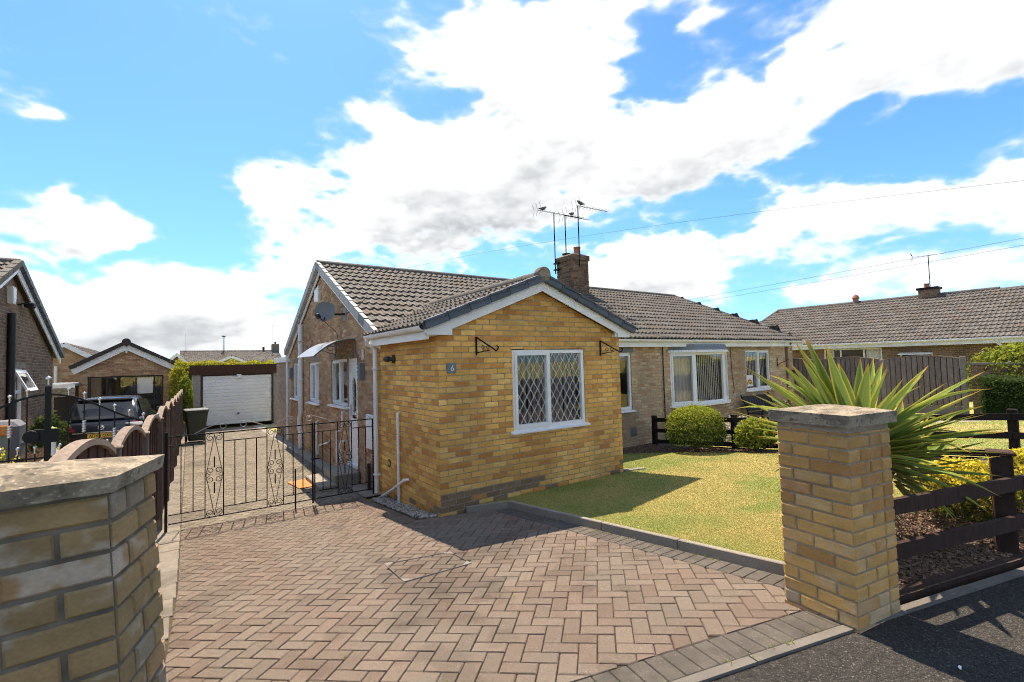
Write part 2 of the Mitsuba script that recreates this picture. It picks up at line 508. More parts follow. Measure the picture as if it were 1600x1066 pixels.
def frustum(x0, y0, x1, y1, zb, zt, c, tilt=(0, 0)):
    r = lambda x0, y0, x1, y1, z: [[x0, y0, z], [x1, y0, z], [x1, y1, z], [x0, y1, z]]
    v = A(r(x0, y0, x1, y1, zb) + r(x0, y0, x1, y1, zt - c) + r(x0 + c, y0 + c, x1 - c, y1 - c, zt))
    cx, cy = (x0 + x1) / 2, (y0 + y1) / 2
    v[4:, 2] += (v[4:, 0] - cx) * tilt[0] + (v[4:, 1] - cy) * tilt[1]
    return v, FRF


def brickwork(holder, fr, poly, pal, nind=0, course=.075, L=.225, gap=.010, y0=None, phase=0.0, proud=.005, c=.004, tone=None, name='brick', mat='brick_mat', stuff='brickwork', wob=1.0, layout=None):
    """bricks on the plane fr inside poly: the nind nearest the camera as parts, the rest joined"""
    xa, ya, xb, yb = poly.bounds
    if y0 is None:
        y0 = ya
    pp = prep(poly)
    out = []
    nr = int(math.ceil((yb - y0) / course))
    for r in range(nr):
        yl = y0 + r * course
        if layout:
            cuts = layout(r)
        else:
            s = xa - L + (phase + (r % 2) * L / 2) % L
            cuts = list(np.arange(s, xb + L, L))
        for a, b in zip(cuts[:-1], cuts[1:]):
            j = rng.uniform(-.0015, .0015, 4) * wob
            x0_, x1_, yy0, yy1 = a + gap / 2 + j[0], b - gap / 2 + j[1], yl + gap / 2 + j[2] * .6, yl + course - gap / 2 + j[3] * .6
            if x1_ - x0_ < .02:
                continue
            cell = sbox(x0_, yy0, x1_, yy1)
            if not pp.intersects(cell):
                continue
            t = tone(r, (a + b) / 2, yl) if tone else rng.random() * .85
            uv = (pal + min(max(t, 0), .99), rng.random())
            z = proud + rng.uniform(-.0015, .0015) * wob
            if pp.contains(cell):
                v, f = frustum(x0_, yy0, x1_, yy1, -.01, z, c, rng.uniform(-.012, .012, 2) * wob)
            else:
                q = poly.intersection(cell)
                q = max(getattr(q, 'geoms', [q]), key=lambda g_: g_.area)
                if q.geom_type != 'Polygon' or q.area < .0009:
                    continue
                m = trimesh.creation.extrude_polygon(q, z + .01, engine='earcut')
                v, f = A(m.vertices), A(m.faces); v[:, 2] -= .01
            out.append((fr(v), f, uv))
    if nind:
        out.sort(key=lambda o: np.linalg.norm(o[0].mean(0) - EYE))
        for v, f, uv in out[:nind]:
            put(f'{holder}__{name}', MB().add(v, f, uv), mat)
        out = out[nind:]
    if out:
        mb = MB()
        for o in out:
            mb.add(*o)
        put(f'{holder}__{stuff}', mb, mat, kind='stuff')


def wallpart(key, fr, poly, thick=.1, mat='mortar_mat', **lab):
    return put(key, slab(MB(), fr, poly, -thick, 0), mat, **lab)


def holes(poly, rects):
    for r in rects:
        poly = poly.difference(sbox(*r))
    return poly


_gy = A([-60, -3, 1.1, 5.5, 7.7, 22.4, 60, 400.]); _gz = A([.12, .05, 0, -.41, -.60, -.73, -.8, -1.2])


def g(x, y):
    """height of the ground: level with the road, falling towards the house, nearly flat beyond the gate"""
    y = np.asarray(y, float)
    return sum(np.interp(y + o, _gy, _gz) for o in (-.5, -.25, 0, .25, .5)) / 5


def drape(poly, dz, step=.35):
    """a sheet on the ground inside poly"""
    xa, ya, xb, yb = poly.bounds
    nx, ny = max(1, int(math.ceil((xb - xa) / max(step * 6, 1.0)))), max(1, int(math.ceil((yb - ya) / step)))
    xs, ys = np.linspace(xa, xb, nx + 1), np.linspace(ya, yb, ny + 1)
    mb = MB()
    for i in range(nx):
        for j in range(ny):
            q = poly.intersection(sbox(xs[i], ys[j], xs[i + 1], ys[j + 1]))
            for k in getattr(q, 'geoms', [q]):
                if k.geom_type == 'Polygon' and k.area > 1e-6:
                    v, f = trimesh.creation.triangulate_polygon(k, engine='earcut')
                    v, f = A(v), A(f)
                    if len(f):
                        e = np.cross(v[f[0, 1]] - v[f[0, 0]], v[f[0, 2]] - v[f[0, 0]])
                        f = f if e > 0 else f[:, ::-1]
                        mb.add(np.column_stack([v, g(v[:, 0], v[:, 1]) + dz]), f)
    return mb


def arc(c, r, a0, a1, n=12):
    a = np.radians(np.linspace(a0, a1, n))
    return [(c[0] + r * math.cos(t), c[1] + r * math.sin(t)) for t in a]


def scatter_leaves(pts, nrm, size, pal, yellow, rnd, aspect=.55, jitter=.9):
    """little leaf quads (bent, two triangles) at the points, tilted about the normals"""
    n = len(pts)
    d = unit_rows(nrm + rnd.normal(0, jitter, (n, 3)))
    t = unit_rows(np.cross(d, rnd.normal(0, 1, (n, 3))))
    b = np.cross(d, t)
    s = size * rnd.uniform(.6, 1.25, n)[:, None]
    v = np.stack([pts - t * s, pts + b * s * aspect + d * s * .12, pts + t * s, pts - b * s * aspect + d * s * .12], 1).reshape(-1, 3)
    k = np.arange(n)[:, None] * 4
    f = np.vstack([k + A([[0, 1, 2]]), k + A([[0, 2, 3]])])
    uv = np.repeat(np.column_stack([pal + np.clip(yellow, 0, .99), rnd.random(n)]), 4, 0)
    return v, f, uv


def unit_rows(a):
    return a / (np.linalg.norm(a, axis=1, keepdims=True) + 1e-12)

# ------------------------------------------------------------------ the ground
ROAD_DIR = unit([.966, -.259, 0])           # the kerb and the front boundary run this way
ROAD_N = A([.259, .966, 0])                 # towards the houses
KERB = A([3.06, 1.17, 0])


def along(s, o=0.0):
    q = KERB + ROAD_DIR * s + ROAD_N * o
    return q[0], q[1]


def rect_sheet(x0, y0, x1, y1, dz, nx, ny):
    xs, ys = np.linspace(x0, x1, nx + 1), np.linspace(y0, y1, ny + 1)
    X, Y = np.meshgrid(xs, ys, indexing='ij')
    v = np.stack([X, Y, g(X, Y) + dz], -1).reshape(-1, 3)
    i, j = np.meshgrid(np.arange(nx), np.arange(ny), indexing='ij')
    k = (i * (ny + 1) + j).ravel()
    return v, np.stack([k, k + ny + 1, k + ny + 2, k + 1], 1)


mb = MB()
ysl = [-700, -60, -10, -4, -3, -2, -1, 0, .5, 1, 1.5, 2, 3, 4, 5, 5.5, 6, 6.5, 7, 7.5, 8, 8.5, 9, 12, 17, 22, 23, 30, 45, 60, 100, 200, 400, 900]
xsl = [-900, -100, -30, -10, 0, 10, 20, 30, 100, 900]
X, Y = np.meshgrid(xsl, ysl, indexing='ij')
v = np.stack([X, Y, g(X, Y) - .05], -1).reshape(-1, 3)
i, j = np.meshgrid(np.arange(len(xsl) - 1), np.arange(len(ysl) - 1), indexing='ij')
k = (i * len(ysl) + j).ravel()
mb.add(v, np.stack([k, k + len(ysl), k + len(ysl) + 1, k + 1], 1))
put('ground', mb, 'turf_mat', kind='structure', label='grassy ground between and behind the bungalows')

road = Polygon([along(-40, -.028), along(40, -.028), along(40, -16), along(-40, -16)])
put('pavement', drape(road, -.012, .5), 'asphalt_mat', kind='structure', label='dark tarmac footway and road in front of the gate pillars')

# flush concrete edging between tarmac and drive, in lengths
s = -4.3
while s < 9:
    L = .9
    a, b = s + .004, s + L - .004
    if not (.30 < s < -.1):
        q = Polygon([along(a, -.028), along(b, -.028), along(b, .03), along(a, .03)])
        m = MB()
        v, f = trimesh.creation.triangulate_polygon(q, engine='earcut')
        c = A(q.exterior.coords)[:4]
        top = np.column_stack([c, g(c[:, 0], c[:, 1]) + .004 + rng.uniform(-.002, .002)])
        bot = top - A([0, 0, .08])
        m.add(np.vstack([bot, top]), [[3, 2, 1, 0], [4, 5, 6, 7], [0, 1, 5, 4], [1, 2, 6, 5], [2, 3, 7, 6], [3, 0, 4, 7]])
        put('pavement__edging', m, 'kerb_mat')
    s += L

# ---- the block-paved drive
XL, XR = -.14, 3.52
drive = Polygon([along(-3.45, .03), along(.0, .03), (XR, 1.25), (XR, 5.15), (2.95, 5.45), (2.44, 5.62), (2.44, 21.4), (.05, 21.4), (-.22, 8.0), (-.26, 5.0), (-.30, 2.2)])
put('driveway', drape(drive, -.010, .4), 'joint_mat', kind='structure', label='block paved drive running down past the bungalow to the garage')
kerb_border = Polygon([along(-3.45, .03), along(.5, .03), along(.5, .25), along(-3.45, .25)])
right_border = sbox(3.315, 1.2, 3.52, 5.2)
left_border = Polygon([(-.30, 2.2), (-.12, 2.2), (.0, 5), (.04, 8), (.25, 21.4), (.05, 21.4), (-.22, 8.0), (-.26, 5.0)])
house_border = Polygon([(2.24, 5.55), (2.44, 5.62), (2.44, 7.7), (2.24, 7.7)])
cover = Polygon([(1.50, 3.74), (2.10, 3.70), (2.12, 4.14), (1.54, 4.30)])
blocks = []


def block_mesh(c2, h=.0, ch=.005):
    """a paving block with a worn top edge from its outline (4 corners, anticlockwise)"""
    c = A(c2)
    ctr = c.mean(0)
    n = len(c)
    dx = (ctr - c)
    inn = c + dx / (np.linalg.norm(dx, axis=1, keepdims=True) + 1e-9) * ch * 1.5
    tl = rng.uniform(-.012, .012, 2)
    zt = lambda q: g(q[:, 0], q[:, 1]) + h + (q - ctr) @ tl
    v = np.vstack([np.column_stack([c, zt(c) - .02]), np.column_stack([c, zt(c) - ch]), np.column_stack([inn, zt(inn)])])
    f = []
    for i in range(n):
        k = (i + 1) % n
        f += [[i, k, n + k], [i, n + k, n + i], [n + i, n + k, 2 * n + k], [n + i, 2 * n + k, 2 * n + i]]
    f += [[2 * n, 2 * n + i, 2 * n + i + 1] for i in range(1, n - 1)]
    return v, A(f)


def lay(poly, tone, h, name):
    for k in getattr(poly, 'geoms', [poly]):
        if k.geom_type == 'Polygon' and k.area > .0012:
            k = k.simplify(.003)
            c = A(k.exterior.coords)[:-1]
            if np.cross(np.append(c[1] - c[0], 0), np.append(c[2] - c[1], 0))[2] < 0 and not k.exterior.is_ccw:
                c = c[::-1]
            if not k.exterior.is_ccw:
                c = A(k.exterior.coords)[:-1][::-1]
            blocks.append((name, block_mesh(c, h), (tone, rng.random()), np.linalg.norm(np.append(k.centroid.coords[0], g(*k.centroid.coords[0])) - EYE)))


field = drive.buffer(-.001)
for q in (kerb_border, right_border, left_border, house_border):
    field = field.difference(q.buffer(.002))
pf = prep(field)
cut = cover.buffer(.006).difference(cover.buffer(-.003))
# herringbone at 45 degrees: two bricks per unit of an L pattern
b_, l_ = .1015, .203
e1, e2 = A([math.sqrt(.5), -math.sqrt(.5)]), A([math.sqrt(.5), math.sqrt(.5)])
org = A([1.5, 3.0])


def cell_poly(x0, y0, w, h):
    gp = .0030
    j = rng.uniform(-.0012, .0012, 4)
    p4 = A([[x0 + gp + j[0], y0 + gp + j[1]], [x0 + w - gp + j[2], y0 + gp + j[1]], [x0 + w - gp + j[2], y0 + h - gp + j[3]], [x0 + gp + j[0], y0 + h - gp + j[3]]])
    return org + p4[:, :1] * e1 + p4[:, 1:] * e2


R_ = 150
for i in range(-R_, R_):
    for j in range(-R_, R_):
        m4 = (i - j) % 4
        if m4 == 0:
            c = cell_poly(i * b_, j * b_, l_, b_)
        elif m4 == 3:
            c = cell_poly(i * b_, j * b_, b_, l_)
        else:
            continue
        if not (XL - .6 < c[0, 0] < XR + .3 and 1 < c[0, 1] < 21.6):
            continue
        q = Polygon(c)
        if not pf.intersects(q):
            continue
        if not pf.contains(q):
            q = q.intersection(field)
        if cut.intersects(q):
            q = q.difference(cut)
        lay(q, 3.6 + .3 * rng.random() if c[:, 1].mean() > 7.75 else rng.random(), 0.0, 'paving_block')
# borders
s = -3.45
while s < .5:
    q = Polygon([along(s + .0025, .034), along(s + .1005, .034), along(s + .1005, .247), along(s + .0025, .247)]).intersection(drive)
    lay(q, 1.6 + .9 * rng.random(), .001, 'border_block')
    s += .103
y = 1.2
while y < 5.2:
    q = sbox(3.318, y + .0025, 3.518, y + .1005).intersection(drive).difference(kerb_border.buffer(.003))
    lay(q, 1.6 + .9 * rng.random(), .001, 'border_block')
    y += .103
y = 2.2
while y < 21.4:
    x0 = np.interp(y, [2.2, 5, 8, 21.4], [-.30, -.26, -.22, .05]); x1 = np.interp(y, [2.2, 5, 8, 21.4], [-.12, 0, .04, .25])
    lay(Polygon([(x0, y + .003), (x1 - .003, y + .003), (x1 - .003, y + .447), (x0, y + .447)]).intersection(drive), 2.7 + .2 * rng.random(), .002, 'border_block')
    y += .45
y = 5.6
while y < 7.65:
    lay(sbox(2.243, y + .0025, 2.437, y + .1005).intersection(drive), 1.3 * rng.random() * .7, .001, 'border_block')
    y += .103
blocks.sort(key=lambda b: b[3])
count, rest = {}, MB()
for name, vf, uv, dist in blocks:
    count[name] = count.get(name, 0) + 1
    if count[name] <= (300 if name == 'paving_block' else 130):
        put(f'driveway__{name}', MB().add(*vf, uv), 'paver_mat')
    else:
        rest.add(*vf, uv)
put('driveway__paving', rest, 'paver_mat', kind='stuff')

put('side_path', drape(Polygon([(2.445, 7.66), (2.72, 7.66), (2.72, 21.5), (2.445, 21.5)]), .004, .4), 'concrete_mat', kind='structure', label='narrow concrete path along the foot of the gable wall')

# recessed manhole cover: a thin steel rim and four corner plates
t = thing('manhole_cover', 'recessed manhole cover filled with paving blocks, bright metal corner plates', 'manhole cover')
c4 = A(cover.exterior.coords)[:4]
c4 = np.column_stack([c4, g(c4[:, 0], c4[:, 1]) + .001])
for k in range(4):
    m = MB(); m.bar(c4[k], c4[(k + 1) % 4], .0035, .010)
    put(f'{t}__rim', m, 'grey_mat')
    a, b = unit(c4[(k + 1) % 4] - c4[k]), unit(c4[k - 1] - c4[k])
    q = [c4[k], c4[k] + a * (.085), c4[k] + b * .085]
    m = MB()
    q = A(q) + A([0, 0, .006])
    m.add(np.vstack([q, q - A([0, 0, .012])]), [[0, 1, 2], [5, 4, 3], [0, 3, 4], [0, 4, 1], [1, 4, 5], [1, 5, 2], [2, 5, 3], [2, 3, 0]])
    put(f'{t}__corner_plate', m, 'alloy_mat')

# ---- lawns, beds, edgings
lawn_poly = Polygon([(3.58, 1.80), (3.58, 5.22), (3.12, 5.46), (6.12, 5.46), (6.12, 6.85), (7.7, 6.95), (8.25, 6.1), (8.72, 4.7), (8.75, 1.9), (5.9, 1.62), (4.4, 1.9)])
lawn2_poly = Polygon([(9.45, -.1), (9.45, 6.9), (14.3, 6.9), (14.9, 3.1), (15.9, 1.8), (16.2, -.9)])
bed_poly = Polygon([(3.565, 1.25), along(.42, .06), along(7.2, .06), (9.25, .2), (9.25, 6.9), (10.2, 7.7), (6.08, 7.7), (6.08, 5.6), (3.565, 5.2)])


def turf(key, poly, dz, label, n, near, hgt):
    put(key, drape(poly, dz, .4), 'turf_mat', kind='structure', label=label)
    xa, ya, xb, yb = poly.bounds
    pts = np.column_stack([rng.uniform(xa, xb, n * 4), rng.uniform(ya, yb, n * 4)])
    d = np.linalg.norm(pts, axis=1)
    pts = pts[rng.random(len(pts)) < np.clip((near / d) ** 1.6, 0, 1)]
    import shapely
    pts = pts[shapely.contains_xy(poly.buffer(.02), pts[:, 0], pts[:, 1])][:n]
    m = len(pts)
    a = rng.uniform(0, 2 * np.pi, m)
    d = np.linalg.norm(pts, axis=1)
    w = .0013 + .00032 * d
    h = hgt * rng.uniform(.5, 1.3, m)
    base = np.column_stack([pts, g(pts[:, 0], pts[:, 1]) + dz - .004])
    side = np.column_stack([np.cos(a), np.sin(a), a * 0]) * w[:, None]
    lean = np.column_stack([rng.normal(0, .9, m), rng.normal(0, .9, m), np.ones(m)]) * h[:, None]
    v = np.stack([base - side, base + side, base + lean], 1).reshape(-1, 3)
    f = np.arange(m * 3).reshape(-1, 3)
    uv = np.repeat(np.column_stack([rng.random(m), rng.random(m)]), 3, 0)
    return v, f, uv


v, f, uv = turf('lawn', lawn_poly, .055, 'front lawn with yellowing patches beside the brick extension', 420000, 3.6, .0115)
put('lawn__grass', MB().add(v, f, uv), 'grass_mat', kind='stuff')
v, f, uv = turf('lawn', lawn2_poly, .03, "next garden's lawn beyond the low rail fence", 60000, 9.0, .022)
put('lawn_001__grass', MB().add(v, f, uv), 'grass_mat', kind='stuff')
put('flower_bed', drape(bed_poly.difference(lawn_poly), .035, .35), 'soil_mat', kind='structure', label='dark soil bed with bark chips round the front lawn')

# bark chips by the front fence and in the bed under the wall
def chips(poly, n, dz, size, uvk, seed=0):
    import shapely
    xa, ya, xb, yb = poly.bounds
    p = np.column_stack([rng.uniform(xa, xb, n * 5), rng.uniform(ya, yb, n * 5)])
    p = p[shapely.contains_xy(poly, p[:, 0], p[:, 1])][:n]
    m = len(p)
    base = np.column_stack([p, g(p[:, 0], p[:, 1]) + dz + rng.uniform(0, size * .5, m)])
    u = unit_rows(rng.normal(0, 1, (m, 3)) * A([1, 1, .35])); w = unit_rows(np.cross(u, rng.normal(0, .35, (m, 3)) + A([0, 0, 1.0]))); h = np.cross(u, w)
    s = size * rng.uniform(.5, 1.4, m)[:, None]
    o = A([[-1, -.42, -.18], [1, -.3, -.1], [.8, .42, -.18], [-.9, .35, -.1], [-.7, -.25, .2], [.8, -.2, .14], [.6, .25, .2], [-.7, .25, .16]])
    v = (base[:, None] + o[None, :, :1] * (u * s)[:, None] + o[None, :, 1:2] * (w * s)[:, None] + o[None, :, 2:] * (h * s)[:, None]).reshape(-1, 3)
    F = A([[0, 1, 5, 4], [1, 2, 6, 5], [2, 3, 7, 6], [3, 0, 4, 7], [4, 5, 6, 7]])
    f = (np.arange(m)[:, None, None] * 8 + F[None]).reshape(-1, 4)
    return v, f


front_bed = Polygon([(3.55, 1.30), along(.45, .10), along(4.6, .10), (7.6, .9), (5.9, 1.55), (4.4, 1.82)])
v, f = chips(front_bed, 5200, .035, .019, 0)
put('flower_bed__bark_chips', MB().add(v, f), 'bark_mat', kind='stuff')
v, f = chips(front_bed, 2200, .04, .017, 0)
put('flower_bed__pale_bark_chips', MB().add(v, f), 'bark_pale_mat', kind='stuff')
v, f = chips(Polygon([(6.1, 6.9), (7.7, 7.0), (8.3, 6.1), (8.8, 4.7), (8.8, 2.2), (9.25, 2.2), (9.25, 6.9), (9.2, 7.6), (6.1, 7.6)]), 2600, .035, .022, 0)
put('flower_bed__bark_litter', MB().add(v, f), 'bark_mat', kind='stuff')

# lawn edging: concrete lengths on edge
t = thing('lawn_edging', 'row of low concrete edging stones holding the lawn above the drive', 'lawn edging')
y = 1.72
while y < 5.2:
    L = min(.91, 5.22 - y)
    m = MB()
    z0, z1 = g(3.55, y), g(3.55, y + L)
    v, f = cbox_vf((-.026, 0, -.12), (.026, L - .008, .082), .006)
    v = v + A([3.55, y, 0]); v[:, 2] += np.interp(v[:, 1], [y, y + L], [z0, z1])
    put(f'{t}__edging_stone', MB().add(v, f), 'concrete_mat')
    y += L
m = MB(); m.bar((3.55, 5.22, g(3.55, 5.22) + .0), (3.06, 5.48, g(3, 5.48) - .02), .05, .16)
put(f'{t}__edging_stone', m, 'concrete_mat')
t = thing('path_edging', 'short concrete edging strip at the right foot of the brick extension', 'edging')
m = MB(); m.bar((6.07, 5.50, g(6, 5.5) + .05), (6.42, 5.36, g(6.4, 5.36) + .05), .045, .05)
put(f'{t}__edging_stone', m, 'concrete_mat')
m = MB(); m.bar((6.07, 5.66, g(6, 5.66) + .05), (6.44, 5.40, g(6.4, 5.4) + .05), .03, .05)
put(f'{t}__edging_stone', m, 'concrete_mat')

# a few weeds in the joints along the edges
m = MB()
spots = [(3.505 - abs(rng.normal(0, .012)), rng.uniform(1.9, 5.1)) for _ in range(26)] + [(rng.uniform(-.25, 2.9), rng.uniform(7.2, 8.4)) for _ in range(6)] + [tuple(A(along(rng.uniform(-3.2, .3), .03)) + rng.normal(0, .01, 2)) for _ in range(26)] + \
        [(np.interp(y_, [2.2, 5, 8], [-.28, -.25, -.2]) + rng.normal(0, .02), y_) for y_ in rng.uniform(2.3, 8, 22)] + [(rng.uniform(0, 3.3), rng.uniform(2, 6)) for _ in range(24)]
for x_, y_ in spots:
    c_ = A([x_, y_, float(g(x_, y_)) - .004])
    for _ in range(rng.integers(4, 12)):
        a_ = rng.uniform(0, 6.28); h_ = rng.uniform(.008, .034); o_ = rng.normal(0, .009, 3) * A([1, 1, 0])
        s_ = A([math.cos(a_), math.sin(a_), 0]) * rng.uniform(.0015, .004)
        t_ = c_ + o_ + A([rng.normal(0, .016), rng.normal(0, .016), h_])
        m.add([c_ + o_ - s_, c_ + o_ + s_, t_], [[0, 1, 2]], (rng.random() * .5, rng.random()))
put('driveway__weeds', m, 'grass_mat', kind='stuff')
t = thing('paper_scrap', 'tiny white scrap of litter on the tarmac before the right gate pillar', 'litter')
q = gp_ = A([3.02, .70, float(g(3.02, .7)) + .0])
put(f'{t}__scrap', MB().add(A([[0, 0, .002], [.022, .004, .006], [.026, .013, .003], [.004, .012, .007], [0, 0, -.004], [.022, .004, 0], [.026, .013, -.003], [.004, .012, .001]]) + q, [[0, 1, 2, 3], [7, 6, 5, 4], [0, 4, 5, 1], [1, 5, 6, 2], [2, 6, 7, 3], [3, 7, 4, 0]]), 'letter_mat')

# white pebbles along the foot of the side wall
strip = Polygon([(2.46, 5.66), (2.69, 5.54), (2.69, 7.5), (2.46, 7.5)])
put('gravel_strip', drape(strip, -.006, .4), 'soil_mat', kind='structure', label='narrow strip of white pebbles along the side wall')
import shapely
p = np.column_stack([rng.uniform(2.46, 2.69, 1000), rng.uniform(5.56, 7.5, 1000)])
p = p[shapely.contains_xy(strip, p[:, 0], p[:, 1])]
ico = trimesh.creation.icosphere(subdivisions=0)
m = MB()
for q in p:
    s = rng.uniform(.008, .021)
    m.add(A(ico.vertices) * s * rng.uniform(.6, 1.1, 3) + A([q[0], q[1], g(q[0], q[1]) + rng.uniform(0, .012)]), ico.faces, (rng.random(), .5))
put('gravel_strip__pebbles', m, 'pebble_mat', kind='stuff')

# pale paved path in the next garden, in front of the hedge
path = Polygon([(14.75, 3.7), (15.6, 3.9), (16.9, 2.2), (17.2, -1.4), (16.2, -1.2), (15.9, 1.75)])
put('garden_path', drape(path, .02, .5), 'concrete_mat', kind='structure', label='pale paved path in front of the clipped hedge')
# ------------------------------------------------------------------ the bungalow
XW, YF, XE, YM = 2.707, 5.509, 6.05, 7.72     # side wall, extension front, extension right side, main front wall
XP, YR, YB, ZR = 10.0, 11.5, 15.35, 3.90        # party line, ridge, back eave, ridge height
H = thing('bungalow', 'golden brick bungalow with a gabled front extension and grey tiled roof, number 6', 'bungalow', None)
ZE = 1.99                                      # top of the eaves
# --- walls
fr_front = Frame((XW, YF, 0), (1, 0, 0))
WX = (3.857 - XW, 5.235 - XW)
gab = Polygon([(0, -.62), (XE - XW, -.62), (XE - XW, 1.90), (1.66, 2.56), (0, 1.90)])
front = holes(gab, [(WX[0], .53, WX[1], 1.68)])
wallpart(f'{H}__extension_wall', fr_front, front, label='golden brick gable front with darker weathered bricks at its foot')


def ext_tone(r, x, y):
    yb = -.45 + .04 * x
    if y < yb + .27 - .06 * x and x < 1.6 and rng.random() < .7:
        return .97
    if y < yb + .16 and rng.random() < .3:
        return .97
    if r in (10, 22, 32) and rng.random() < .75:
        return .6 + .25 * rng.random()
    return min(.80, .04 + .74 * rng.random())


brickwork(f'{H}__extension_wall', fr_front, front, 0, nind=300, y0=-.60, tone=ext_tone)
fr_side = Frame((XW, 7.80, 0), (0, -1, 0))
side = Polygon([(0, -.85), (7.80 - YF, -.85), (7.80 - YF, 1.92), (0, 1.92)])
wallpart(f'{H}__side_wall', fr_side, side)
brickwork(f'{H}__side_wall', fr_side, side, 0, y0=-.825, tone=lambda r, x, y: .97 if y < -.60 + .12 * x and rng.random() < .5 else .1 + .75 * rng.random() ** .7, L=.225, phase=.06)
fr_r = Frame((XE, YF, 0), (0, 1, 0))
slab_poly = sbox(0, -.6, YM - YF, 1.92)
wallpart(f'{H}__extension_return_wall', fr_r, slab_poly)
brickwork(f'{H}__extension_return_wall', fr_r, slab_poly, 0)
# gable wall of the main house, behind and left of the extension
XG = XW + .012
fr_g = Frame((XG, YB - .05, 0), (0, -1, 0))
yu = lambda y: (YB - .05) - y
gpoly = Polygon([(0, -.9), (yu(7.80), -.9), (yu(7.80), 1.92), (yu(YR), 3.68), (0, 1.92)])
WB = (yu(10.72), .72, yu(9.53), 1.66); DR = (yu(9.50), -.36, yu(8.90), 1.66)
WA = (yu(12.87), .66, yu(11.82), 1.64); WC = (yu(14.95), .66, yu(14.0), 1.64)
gw = holes(gpoly, [WB, DR, WA, WC])
wallpart(f'{H}__gable_wall', fr_g, gw)
brickwork(f'{H}__gable_wall', fr_g, gw, 2, y0=-.9)
# main front wall between extension and party line
fr_m = Frame((XE, YM, 0), (1, 0, 0))
mp = sbox(0, -.9, XP - XE, 1.90)
WD = (7.7 - XE, .30, 8.88 - XE, 1.66)
mw = holes(mp, [WD])
wallpart(f'{H}__front_wall', fr_m, mw)
brickwork(f'{H}__front_wall', fr_m, mw, 3, y0=-.9)
put(f'{H}__back_wall', MB().box((XW + .1, YB - .2, -.9), (XP, YB - .05, 1.9)), 'mortar_mat')
put(f'{H}__floor', MB().box((XW + .1, YM + .11, -.3), (XP - .07, YB - .21, -.2)).box((XW + .1, YF + .11, -.3), (XE - .11, YM + .10, -.2)), 'room_mat')

